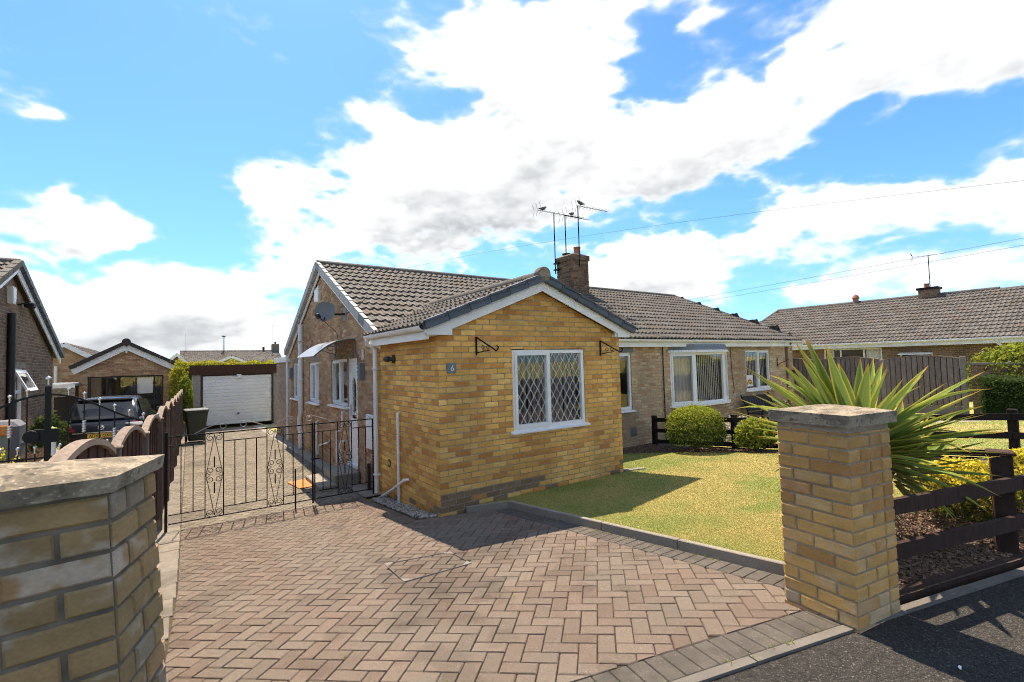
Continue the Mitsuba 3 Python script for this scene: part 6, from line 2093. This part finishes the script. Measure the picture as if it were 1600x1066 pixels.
put(f'{kk}__transom', MB().add(fr4(box_vf((w4[0] + .05, 1.10, -.08), (w4[2] - .05, 1.17, -.028))[0]), BOXF), 'white_mat')
put(f'{B4}__lintel', MB().add(fr4(box_vf((w4[0] - .1, 1.668, -.05), (w4[2] + .1, 1.80, .01))[0]), BOXF), 'stone_mat')
r4 = fresh(f'{B4}__roof'); labels[r4] = {'label': 'tiled roof edge with dark verge'}
for (ya, za), (yb2, zb4), nm in (((9.2, 1.72), (YR4, 3.92), 'front'), ((19.1, 2.02), (YR4, 3.92), 'rear')):
    a, b = A([X4 + .14, ya, za]), A([X4 + .14, yb2, zb4])
    m = MB().add(A([a, b, b - A([6, 0, 0]), a - A([6, 0, 0])]) - A([.05, 0, .05]), [[0, 1, 2, 3]])
    put(f'{r4}__deck', m, 'deck_mat')
    sgn = 1 if nm == 'front' else -1
    frx = roofplane(a - A([6.0, 0, 0]) if sgn > 0 else a, (1, 0, 0) if sgn > 0 else (-1, 0, 0), unit(b - a))
    Ls = np.linalg.norm(b - a)
    tiled(r4, frx, sbox(0, 0, 5.95, Ls), 0, gauge=Ls / 16, simple=True, stuffname=f'{nm}_tiling')
    for i_ in range(15):
        q0, q1 = a + (b - a) * i_ / 15, a + (b - a) * ((i_ + 1) / 15 - .003)
        put(f'{r4}__verge_unit', MB().bar(q0 + A([0, 0, .02]), q1 + A([0, 0, .01]), .12, .12, (0, 0, 1), (.6 * rng.random(), .3)), 'tile_mat' if sgn > 0 else 'verge_mat')
    put(f'{B4}__bargeboard', MB().bar(a + A([-.03, 0, -.13]), b + A([-.03, 0, -.13]), .025, .17), 'white_mat')
ridge(r4, (X4 + .16, YR4, 3.92), (X4 - 6, YR4, 3.92))
pipe(B4, [(X4 + .07, 14.25, 2.82), (X4 + .07, 14.25, -.6)], .065, mat='black_mat', name='soil_pipe')
t = thing('alarm_box', 'white alarm box high on the dark left gable', 'alarm box')
f4 = Frame((X4 + .012, 14.1, 3.02), (0, 1, 0))
put(f'{t}__case', slab(MB(), f4, Polygon([(.04, 0), (.26, 0), (.30, .36), (0, .36)]), 0, .09), 'cream_mat')
put(f'{t}__face', slab(MB(), f4, Polygon([(.07, .04), (.23, .04), (.26, .32), (.04, .32)]), .09, .10), 'white_mat')
t = thing('floodlight', 'dark floodlight on a short arm on the dark left gable', 'outdoor lamp')
put(f'{t}__arm', MB().tube([(X4 + .01, 14.95, 3.08), (X4 + .12, 15.0, 3.12), (X4 + .16, 15.15, 3.12)], .015, 6), 'iron_mat')
put(f'{t}__head', MB().add(*cbox_vf((X4 + .08, 15.1, 3.04), (X4 + .24, 15.35, 3.16), .02)), 'iron_mat')

# double drive gates with ball finials
G2 = thing('iron_gate', 'tall black double gates with silver ball finials before the dark blue car', 'gate')
yg2 = 8.05
x_c = -1.30
def gtop(x):
    s_ = abs(x - x_c) / 1.08
    return .84 + .42 * (.5 + .5 * math.cos(np.pi * min(s_, 1)))


z_lo, z_mid = -.52, .50
def ball(m, x, z, r=.021):
    m.add(*lathe_vf([(.010, -.075), (.008, -.05), (.013, -.04), (.008, -.03), (.012, -.02), (r * .8, -.012), (r, 0), (r * .8, .014), (.001, r)], (x, yg2, z + .075), 10))


m_b = None
for sg in (-1, 1):
    xs = [x_c + sg * (.035 + .148 * (i_ + 1)) for i_ in range(7)]
    for x in xs:
        put(f'{G2}__bar', MB().bar((x, yg2, z_lo), (x, yg2, gtop(x)), .013, .013), 'iron_mat')
        m = MB(); ball(m, x, gtop(x) + .008); put(f'{G2}__finial', m, 'alloy_mat', smooth=50)
    for x in [x_c + sg * (.035 + .148 * (i_ + .5)) for i_ in range(7)]:
        put(f'{G2}__dog_bar', MB().bar((x, yg2, z_lo), (x, yg2, z_mid + .05), .012, .012), 'iron_mat')
        m = MB(); ball(m, x, z_mid + .055); put(f'{G2}__finial', m, 'alloy_mat', smooth=50)
    q = np.linspace(.02, 1.10, 16)
    put(f'{G2}__top_rail', MB().tube([(x_c + sg * s_, yg2, gtop(x_c + sg * s_)) for s_ in q], .014, 6), 'iron_mat')
    for z_, nm in ((z_mid, 'dog_rail'), (z_lo, 'bottom_rail'), (z_lo + .12, 'bottom_rail')):
        put(f'{G2}__{nm}', MB().bar((x_c + sg * .03, yg2, z_), (x_c + sg * 1.10, yg2, z_), .014, .022), 'iron_mat')
    put(f'{G2}__hanging_stile', MB().bar((x_c + sg * 1.10, yg2, -.62), (x_c + sg * 1.10, yg2, .88), .04, .04), 'iron_mat')
    for x in (xs[1], xs[3] if sg > 0 else xs[5]):
        m = MB()
        for k_ in range(5):
            m.add(*lathe_vf([(.014, -.014), (.026, 0), (.014, .014)], (x, yg2, .66 + k_ * .03 + (.12 if x == xs[1] else 0)), 8))
        put(f'{G2}__collar', m, 'alloy_mat', smooth=50)
put(f'{G2}__meeting_stile', MB().bar((x_c, yg2, -.6), (x_c, yg2, gtop(x_c) + .10), .055, .05), 'iron_mat')
m = MB(); ball(m, x_c, gtop(x_c) + .12, .032); put(f'{G2}__finial', m, 'alloy_mat', smooth=50)
put(f'{G2}__lock_box', MB().box((x_c - .12, yg2 - .03, .68), (x_c + .10, yg2 + .03, .84)), 'iron_mat')
put(f'{G2}__lock_box', MB().add(*lathe_vf([(.001, -.03), (.075, -.03), (.08, 0), (.075, .03), (.001, .03)], (x_c - .14, yg2 - .02, .76), 12, axis=(0, -1, 0))), 'iron_mat')

# things behind the gates
t = thing('garden_mower', 'grey garden machine with an orange front panel at the left picture edge', 'lawn mower')
v, f = cbox_vf((-2.05, 8.9, .36), (-1.72, 9.4, .90), .07)
put(f'{t}__hood', (v, f), 'grey_mat')
put(f'{t}__panel', MB().add(*cbox_vf((-1.99, 8.87, .72), (-1.77, 8.905, .86), .015)), 'orange_mat')
put(f'{t}__tube', MB().tube([(-1.74, 9.1, .56), (-1.60, 9.12, .62), (-1.46, 9.14, .68)], .035, 8), 'lead_mat', smooth=50)
put(f'{t}__base', MB().box((-2.05, 8.95, -.60), (-1.74, 9.35, .35)), 'black_mat')
t = thing('hand_cart', 'red handled cart behind the low rail of the ball topped gates', 'cart')
put(f'{t}__handle', MB().tube([(-1.98, 8.6, .20), (-1.96, 8.6, .40), (-1.72, 8.6, .42), (-1.66, 8.6, .34), (-1.66, 8.6, .15)], .02, 8), 'red_mat', smooth=50)
put(f'{t}__tray', MB().add(*cbox_vf((-2.0, 8.5, -.3), (-1.62, 8.85, .16), .03)), 'black_mat')
for x_ in (-1.98, -1.64):
    put(f'{t}__wheel', MB().add(*lathe_vf([(.001, -.03), (.15, -.03), (.15, .03), (.001, .03)], (x_, 8.68, -.44), 14, axis=(1, 0, 0))), 'rubber_mat')
t = thing('flowering_plant', 'yellow flowers in a dark pot beside the grey machine', 'plant')
rnd = np.random.default_rng(5)
put(f'{t}__pot', MB().add(*lathe_vf([(.08, 0), (.12, .22), (.13, .23), (.11, .23), (.09, .05)], (-1.86, 8.5, .20), 12)), 'black_mat')
m = MB()
for _ in range(60):
    m.add(A(ico.vertices) * rnd.uniform(.012, .022) + A([-1.86, 8.5, .50]) + rnd.normal(0, 1, 3) * A([.09, .09, .06]), ico.faces)
put(f'{t}__flowers', m, 'flower_mat')
v, f, uv = scatter_leaves(A([-1.86, 8.5, .45]) + rnd.normal(0, 1, (160, 3)) * A([.09, .09, .06]), rnd.normal(0, 1, (160, 3)), .025, 2, np.full(160, .3), rnd)
put(f'{t}__foliage', MB().add(v, f, uv), 'leaf_mat')
put(f'{t}__stand', MB().box((-1.95, 8.42, -.62), (-1.78, 8.58, .20)), 'bark_mat')
t = thing('marker_post', 'white post with a lime top behind the gates, left of the car', 'post')
put(f'{t}__shaft', MB().add(*lathe_vf([(.05, -.66), (.05, .50), (.045, .50)], (-1.72, 11.0, 0), 12)), 'letter_mat', smooth=40)
put(f'{t}__cap', MB().add(*lathe_vf([(.056, .50), (.06, .56), (.05, .61), (.001, .63)], (-1.72, 11.0, 0), 12)), 'lime_mat', smooth=40)
put('side_drive', drape(Polygon([(-2.9, 2.6), (-.62, 2.6), (-.36, 8), (-.2, 12), (.0, 23.8), (-2.9, 23.8)]), -.02, .5), 'concrete_mat', kind='structure', label='concrete drive of the dark brick bungalow')

# car seen from behind
CAR = thing('parked_car', 'dark blue hatchback parked facing away beyond the ball topped gates', 'car')
co = A([-1.62, 16.2, float(g(-1.6, 17))])
yaw = math.radians(-4)
RC = A([[math.cos(yaw), -math.sin(yaw), 0], [math.sin(yaw), math.cos(yaw), 0], [0, 0, 1]])
def CW(v):
    return A(v, float) @ RC.T + co


def ringy(w, zb, zt_, k=.12, n=7):
    """half-outline of a body section: bottom, bulging side, shoulder"""
    pts = [(-w * .90, zb), (-w * .985, zb + (zt_ - zb) * .22), (-w, zb + (zt_ - zb) * .50), (-w * .975, zb + (zt_ - zb) * .78), (-w * .93, zt_ - .035), (-w * .86, zt_)]
    return pts + [(-x, z) for x, z in pts[::-1]]


secs = [(0.0, .76, .36, .70), (.03, .82, .28, .86), (.14, .86, .22, .97), (.5, .885, .20, 1.0), (1.4, .89, .19, .99), (2.6, .89, .19, .97), (3.3, .87, .20, .93), (3.9, .80, .24, .84), (4.15, .66, .30, .68)]
v, f = [], []
n_ = 12
for y_, w_, zb4, zt4 in secs:
    v += [[x, y_, z] for x, z in ringy(w_, zb4, zt4)]
for i_ in range(len(secs) - 1):
    for k_ in range(n_):
        f.append([i_ * n_ + k_, i_ * n_ + (k_ + 1) % n_, (i_ + 1) * n_ + (k_ + 1) % n_, (i_ + 1) * n_ + k_])
f = np.vstack([A(f)[:, [0, 1, 2]], A(f)[:, [0, 2, 3]], [[0, k_ + 1, k_] for k_ in range(1, n_ - 1)], [[(len(secs) - 1) * n_, (len(secs) - 1) * n_ + k_, (len(secs) - 1) * n_ + k_ + 1] for k_ in range(1, n_ - 1)]])
put(f'{CAR}__body', (CW(v), f[:, ::-1]), 'car_mat', smooth=50)
roof_s = [(.12, .70, .98, .05), (.30, .665, 1.22, .05), (.55, .62, 1.455, .06), (.9, .60, 1.515, .07), (1.7, .60, 1.52, .07), (2.25, .61, 1.45, .06), (2.7, .66, 1.2, .05), (3.05, .70, .97, .04)]
v, f = [], []
for y_, w_, zt4, c4_ in roof_s:
    wb4 = .80 if .3 < y_ < 2.8 else .76
    v += [[-wb4, y_, .95], [-w_ - .03, y_, max(.955, zt4 - .09)], [-w_ + .03, y_, max(.96, zt4 - .02)], [-w_ * .5, y_, zt4 + .012], [w_ * .5, y_, zt4 + .012], [w_ - .03, y_, max(.96, zt4 - .02)], [w_ + .03, y_, max(.955, zt4 - .09)], [wb4, y_, .95]]
n_ = 8
for i_ in range(len(roof_s) - 1):
    for k_ in range(n_ - 1):
        f.append([i_ * n_ + k_, i_ * n_ + k_ + 1, (i_ + 1) * n_ + k_ + 1, (i_ + 1) * n_ + k_])
put(f'{CAR}__roof', MB().add(CW(v), A(f)[:, ::-1]), 'car_mat', smooth=50, uv=np.zeros((len(v), 2)))
# rear window, tail lights, spoiler, plate, badge
put(f'{CAR}__rear_window', MB().add(CW([[-.66, .16, 1.0], [.66, .16, 1.0], [.56, .49, 1.40], [-.56, .49, 1.40], [-.66, .13, 1.01], [.66, .13, 1.01], [.56, .46, 1.42], [-.56, .46, 1.42]]), [[4, 5, 6, 7], [0, 4, 7, 3], [1, 2, 6, 5], [2, 3, 7, 6], [0, 1, 5, 4]]), 'car_glass_mat')
for sx in (-1, 1):
    put(f'{CAR}__side_window', MB().add(CW([[sx * .795, .62, 1.0], [sx * .795, 2.5, 1.0], [sx * .665, 2.15, 1.39], [sx * .655, .72, 1.41], [sx * .81, .62, 1.0], [sx * .81, 2.5, 1.0], [sx * .68, 2.15, 1.40], [sx * .67, .72, 1.42]]), [[4, 5, 6, 7][::sx], [0, 4, 7, 3], [1, 2, 6, 5], [2, 3, 7, 6]]), 'car_glass_mat')
    q = [[.50, -.015, .72], [.80, .02, .74], [.845, .10, .92], [.62, .015, .90]]
    v = A([[sx * a2, b4, c4_] for a2, b4, c4_ in q] + [[sx * a2, b4 + .05, c4_] for a2, b4, c4_ in q])
    put(f'{CAR}__tail_light', MB().add(CW(v), [[0, 1, 2, 3], [7, 6, 5, 4], [0, 4, 5, 1], [1, 5, 6, 2], [2, 6, 7, 3], [3, 7, 4, 0]]), 'lamp_red_mat')
    for y_ in (.72, 3.30):
        w = f'{CAR}__wheel' if f'{CAR}__wheel__tyre' not in scene else fresh_wheel() if False else None
        kx = fresh(f'{CAR}__wheel'); labels.setdefault(kx, {})
        put(f'{kx}__tyre', MB().add(CW(lathe_vf([(.20, -.10), (.30, -.10), (.315, -.07), (.315, .07), (.30, .10), (.20, .10)], (sx * .78, y_, .315), 20, axis=(1, 0, 0))[0]), lathe_vf([(.20, -.10), (.30, -.10), (.315, -.07), (.315, .07), (.30, .10), (.20, .10)], (0, 0, 0), 20, axis=(1, 0, 0))[1]), 'rubber_mat', smooth=40)
        hv, hf = lathe_vf([(.001, .07), (.06, .08), (.19, .06), (.205, .02)], (0, 0, 0), 14, axis=(sx, 0, 0))
        put(f'{kx}__rim', MB().add(CW(hv + A([sx * .80, y_, .315])), hf), 'alloy_mat', smooth=40)
put(f'{CAR}__spoiler', MB().add(CW(cbox_vf((-.56, .42, 1.455), (.56, .66, 1.505), .015)[0]), cbox_vf((-.56, .42, 1.455), (.56, .66, 1.505), .015)[1]), 'car_mat')
put(f'{CAR}__trim', MB().add(CW(box_vf((-.56, -.014, .665), (.56, .03, .685))[0]), BOXF), 'alloy_mat')
put(f'{CAR}__bumper', MB().add(CW(cbox_vf((-.80, -.06, .30), (.80, .10, .50), .05)[0]), cbox_vf((-.80, -.06, .30), (.80, .10, .50), .05)[1]), 'car_mat')
v, f = lathe_vf([(.045, 0), (.062, .004), (.066, .012), (.05, .014), (.045, .006)], (0, -.012, .80), 20, axis=(0, -1, 0))
m = MB().add(CW(v), f)
m.add(CW(bar_vf((-.05, -.02, .78), (.05, -.02, .82), .012, .02)[0]), bar_vf((-.05, -.02, .78), (.05, -.02, .82), .012, .02)[1])
put(f'{CAR}__badge', m, 'alloy_mat')
pl = fresh(f'{CAR}__number_plate'); labels[pl] = {'label': 'yellow plate reading AD65 OXG'}
put(f'{pl}__plate', MB().add(CW(box_vf((-.26, -.030, .535), (.26, -.015, .646))[0]), BOXF), 'plate_mat')
tm = meshkit.text_mesh('AD65 OXG', .078, .002, bold=True)
tv = A(tm.vertices); tw = tv[:, 0].max() - tv[:, 0].min()
sc_ = .46 / tw
put(f'{pl}__characters', (CW(np.column_stack([(tv[:, 0] - tv[:, 0].min()) * sc_ - .23, -.031 - tv[:, 2], tv[:, 1] + .552])), A(tm.faces)), 'black_mat')
put(f'{CAR}__wing_mirror', MB().add(CW(cbox_vf((.90, 2.35, .98), (1.10, 2.5, 1.12), .03)[0]), cbox_vf((.90, 2.35, .98), (1.10, 2.5, 1.12), .03)[1]), 'car_mat')

# ------------------------------------------------------------------ converted garage with a wide window, left of the drive
B5 = thing('outbuilding', 'brown brick gabled outbuilding with a wide dark window behind the parked car', 'outbuilding')
Y5 = 24.0
fr5 = Frame((-3.05, Y5, 0), (1, 0, 0))
g5 = Polygon([(0, -.95), (2.98, -.95), (2.98, 1.62), (1.40, 2.42), (0, 1.62)])
w5 = (.24, -.30, 2.56, 1.38)
gw5 = holes(g5, [w5])
wallpart(f'{B5}__wall', fr5, gw5); brickwork(f'{B5}__wall', fr5, gw5, 2, y0=-.9)
put(f'{B5}__side_wall', MB().box((-3.05, Y5 + .11, -.95), (-2.95, Y5 + 6, 1.6)).box((-.17, Y5 + .11, -.95), (-.07, Y5 + 6, 1.6)).box((-2.95, Y5 + 5.9, -.95), (-.18, Y5 + 6, 1.6)), 'mortar_mat')
kk = fresh(f'{B5}__window')
m = MB(); slab(m, fr5, sbox(*w5).difference(unary_union([sbox(.34, -.2, .78, 1.32), sbox(.82, -.2, 1.66, 1.32), sbox(1.70, .02, 2.24, 1.32), sbox(2.28, -.2, 2.50, 1.32)])), -.08, -.02)
put(f'{kk}__frame', m, 'dark_gap_mat')
put(f'{kk}__pane', (fr5(A([[.3, -.25, -.05], [2.52, -.25, -.05], [2.52, 1.35, -.05], [.3, 1.35, -.05]])), A([[0, 1, 2], [0, 2, 3]])), 'glass_mat')
put(f'{kk}__blind', MB().add(fr5(box_vf((1.72, .66, -.12), (2.22, 1.30, -.10))[0]), BOXF), 'net_mat')
put(f'{kk}__sill_ornament', MB().add(*lathe_vf([(.001, 0), (.09, .02), (.10, .1), (.05, .2), (.06, .26), (.001, .3)], tuple(fr5(A([2.0, .10, -.3]))), 10)), 'cream_mat')
r5 = fresh(f'{B5}__roof')
for xe, sg in ((-3.30, 1), (.08, -1)):
    a, b = A([xe, Y5 - .18, 1.70]), A([-1.66, Y5 - .18, 2.66])
    put(f'{r5}__slope', MB().add(A([a, b, b + A([0, 6.4, 0]), a + A([0, 6.4, 0])]), [[0, 1, 2, 3]]), 'tile_mat')
    for i_ in range(5):
        put(f'{r5}__verge_unit', MB().bar(a + (b - a) * i_ / 5 + A([0, .0, .03]), a + (b - a) * ((i_ + 1) / 5 - .004) + A([0, 0, .03]), .14, .13, (0, 0, 1)), 'dark_gap_mat')
    put(f'{B5}__bargeboard', MB().bar(a + A([sg * .08, .05, -.13]), b + A([0, .05, -.16]), .03, .20), 'white_mat')
put(f'{r5}__ridge_end', MB().add(*lathe_vf([(.001, 0), (.14, 0), (.14, .12)], (-1.66, Y5 - .24, 2.70), 14, axis=(0, 1, 0))), 'dark_gap_mat')
put(f'{B5}__finial', MB().box((-1.69, Y5 - .17, 2.28), (-1.63, Y5 - .15, 2.42)), 'white_mat')
pipe(B5, [(.02, Y5 - .03, 1.6), (.02, Y5 - .05, -.6)], .045)
t = thing('carport', 'low carport roof with a white edge between the dark bungalow and the outbuilding', 'carport')
put(f'{t}__fascia', MB().box((-4.2, 22.6, 1.02), (-2.98, 22.66, 1.16)), 'white_mat')
put(f'{t}__beam', MB().box((-4.2, 22.62, .72), (-2.98, 22.7, 1.018)), 'stone_mat')
put(f'{t}__roof', MB().box((-4.2, 22.67, 1.08), (-2.98, 28, 1.15)), 'lead_mat')
put(f'{t}__back', MB().box((-4.2, 27, -.9), (-3.1, 27.1, 1.1)), 'dark_gap_mat')
bush('dark potted plants by the gatepost beside the car', 'plant', (-2.35, 14.6, .12), (.35, .35, .5), 1, (.0, .9), 900, .045, seed=14, lump=.4)

# ------------------------------------------------------------------ houses beyond
def far_house(label, x0, x1, y0, y1, ze, zr, gable_front, wall='brick', roofmat='tile_mat', zb=-1.4, pal=2):
    """a plain bungalow with brick walls, tiled roof, white barge or gutter, windows"""
    t_ = thing('bungalow', label, 'bungalow')
    if gable_front:
        fr = Frame((x0, y0, 0), (1, 0, 0)); w = x1 - x0
        poly = Polygon([(0, zb), (w, zb), (w, ze), (w / 2, zr - .18), (0, ze)])
        wallpart(f'{t_}__wall', fr, poly); brickwork(f'{t_}__wall', fr, poly, pal, course=.15, L=.45, gap=.02, y0=zb)
        xm = (x0 + x1) / 2
        rk = fresh(f'{t_}__roof')
        for xe in (x0 - .25, x1 + .25):
            sg = 1 if xe < xm else -1
            e = (0, -1, 0) if sg > 0 else (0, 1, 0)
            fr = roofplane((xe, y1 if sg > 0 else y0 - .2, ze), e, unit([xm - xe, 0, zr - ze]))
            S_ = math.hypot(xm - xe, zr - ze)
            tiled(rk, fr, sbox(0, 0, y1 - y0 + .2, S_), 0, gauge=.33, simple=True, stuffname='tiling' if sg > 0 else 'far_tiling')
            put(f'{rk}__deck', MB().add(fr(A([[0, 0, -.012], [y1 - y0 + .2, 0, -.012], [y1 - y0 + .2, S_, -.012], [0, S_, -.012]])), [[0, 1, 2, 3]]), 'deck_mat')
            put(f'{t_}__bargeboard', MB().bar((xe, y0 - .22, ze - .08), (xm, y0 - .22, zr - .10), .03, .2), 'white_mat')
    else:
        fr = Frame((x0, y0, 0), (1, 0, 0)); w = x1 - x0
        poly = sbox(0, zb, w, ze)
        wallpart(f'{t_}__wall', fr, poly); brickwork(f'{t_}__wall', fr, poly, pal, course=.15, L=.45, gap=.02, y0=zb)
        for q in (.2, .7):
            kx = f'{t_}__window'
            window(kx, fr, w * q, zb + 1.3, w * q + 1.6, ze - .25, z=.02, muls=(.5,), sill=False)
        ym = (y0 + y1) / 2
        fr = roofplane((x0 - .2, y0 - .25, ze), (1, 0, 0), unit([0, ym - y0 + .25, zr - ze]))
        S_ = math.hypot(ym - y0 + .25, zr - ze)
        rk = fresh(f'{t_}__roof')
        tiled(rk, fr, sbox(0, 0, w + .4, S_), 0, gauge=.33, simple=True)
        put(f'{rk}__deck', MB().add(fr(A([[0, 0, -.012], [w + .4, 0, -.012], [w + .4, S_, -.012], [0, S_, -.012]])), [[0, 1, 2, 3]]).add(A([[x0 - .2, y1, ze], [x1 + .2, y1, ze], [x1 + .2, ym, zr - .012], [x0 - .2, ym, zr - .012]]), [[0, 1, 2, 3]]), 'deck_mat')
        ridge(rk, (x0 - .2, ym, zr), (x1 + .2, ym, zr))
        gutter(t_, (x0 - .2, y0 - .28, ze - .03), (x1 + .2, y0 - .28, ze - .03), out=(0, -1, 0))
    return t_


h1 = far_house('brown brick house with a white edged gable between the dark bungalow and the outbuilding', -5.6, -3.2, 30.5, 40, 2.05, 3.0, True)
put(f'{h1}__downpipe', MB().tube([(-4.98 + .9 - .6, 30.44, 1.9), (-4.68, 30.44, -.5)], .06, 8), 'white_mat')
h2 = far_house('long low bungalow with a grey tiled roof beyond the garage hedge', .3, 7.6, 46.5, 53.5, 1.95, 3.2, False)
far_house('small gabled wing with a pale front before the long grey roof', 2.2, 4.7, 44.0, 46.4, 1.95, 2.65, True, pal=5)
far_house('brown roofed house just showing right of the outbuilding roof', -.55, .35, 47.0, 56.0, 2.2, 2.95, True)
far_house('low roof glimpsed over the left slope of the outbuilding', -5.0, -3.0, 58, 66, 2.2, 3.5, False)
t = thing('flue_pipe', 'tall grey flue pipe on the ridge of the long low bungalow', 'flue')
put(f'{t}__pipe', MB().tube([(3.35, 50.0, 3.1), (3.35, 50.0, 4.5)], .07, 8), 'alloy_mat', smooth=50)
put(f'{t}__cowl', MB().add(*lathe_vf([(.08, 0), (.17, .05), (.17, .12), (.001, .18)], (3.35, 50.0, 4.48), 10)), 'grey_mat')
t = thing('thin_mast', 'thin pale pole standing left of the long grey roof', 'pole')
put(f'{t}__pole', MB().tube([(.55, 50, 2.8), (.50, 50, 4.8)], .025, 6), 'alloy_mat')
t = thing('chimney_stack', 'small dark far chimney beside the gable wall of number 6', 'chimney')
put(f'{t}__stack', MB().add(*frustum(7.25, 49.7, 7.85, 50.3, 2.8, 3.85, .03)), 'mortar_dark_mat')
put(f'{t}__pot', MB().add(*lathe_vf([(.09, 0), (.08, .2), (.10, .22), (.001, .23)], (7.55, 50, 3.82), 10)), 'black_mat')
t = thing('television_aerial', 'far thin aerial over the small dark chimney by the gable of number 6', 'aerial')
put(f'{t}__mast', MB().tube([(7.35, 50, 3.8), (7.35, 50, 5.6)], .025, 6), 'alloy_mat')
put(f'{t}__boom', MB().tube([(7.2, 50, 5.6), (8.0, 50, 5.58)], .018, 5), 'alloy_mat')
t = thing('roof_ventilator', 'little dark ventilator on the long grey roof, left of the far chimney', 'vent')
put(f'{t}__cowl', MB().add(*lathe_vf([(.10, 0), (.10, .25), (.13, .28), (.08, .36), (.001, .38)], (6.55, 50, 3.2), 10)), 'iron_mat')

# overhead cables
def cable(label, a, b, sag, r=.010):
    a, b = A(a, float), A(b, float)
    t_ = thing('overhead_cable', label, 'cable')
    q = np.linspace(0, 1, 40)[:, None]
    p_ = a + (b - a) * q - A([0, 0, 1.0]) * sag * 4 * q * (1 - q)
    put(f'{t_}__wire', MB().tube(p_, r, 5), 'wire_mat')


cable('highest overhead cable, crossing behind the chimney from the right', (19.5, -6.0, 4.72), (13.2, 31.5, 8.35), -.55, .006)
cable('upper of the two lower cables, over the far right bungalow', (18.6, -4.0, 4.78), (16.4, 15.0, 3.66), .05, .005)
cable('lower of the two lower cables, over the far right bungalow', (18.6, -4.0, 4.58), (16.4, 15.0, 3.50), .05, .005)

_groups = {'bungalow': 'bungalows of the street', 'gate pillar': 'brick gate pillars', 'aerial': 'television aerials', 'wheelie bin': 'wheelie bins', 'cable': 'overhead cables',
           'hanging basket bracket': 'iron basket brackets on the gable', 'fence': 'garden fences', 'bird': 'birds on the aerials', 'gate': 'iron drive gates', 'bush': 'garden bushes', 'hedge': 'garden hedges',
           'alarm box': 'alarm boxes on the gables', 'outdoor lamp': 'outdoor lamps', 'plant': 'small garden plants', 'shrub': 'shrubs beside the garage'}
for _k, _d in labels.items():
    if _d.get('category') in _groups:
        _d['group'] = _groups[_d['category']]
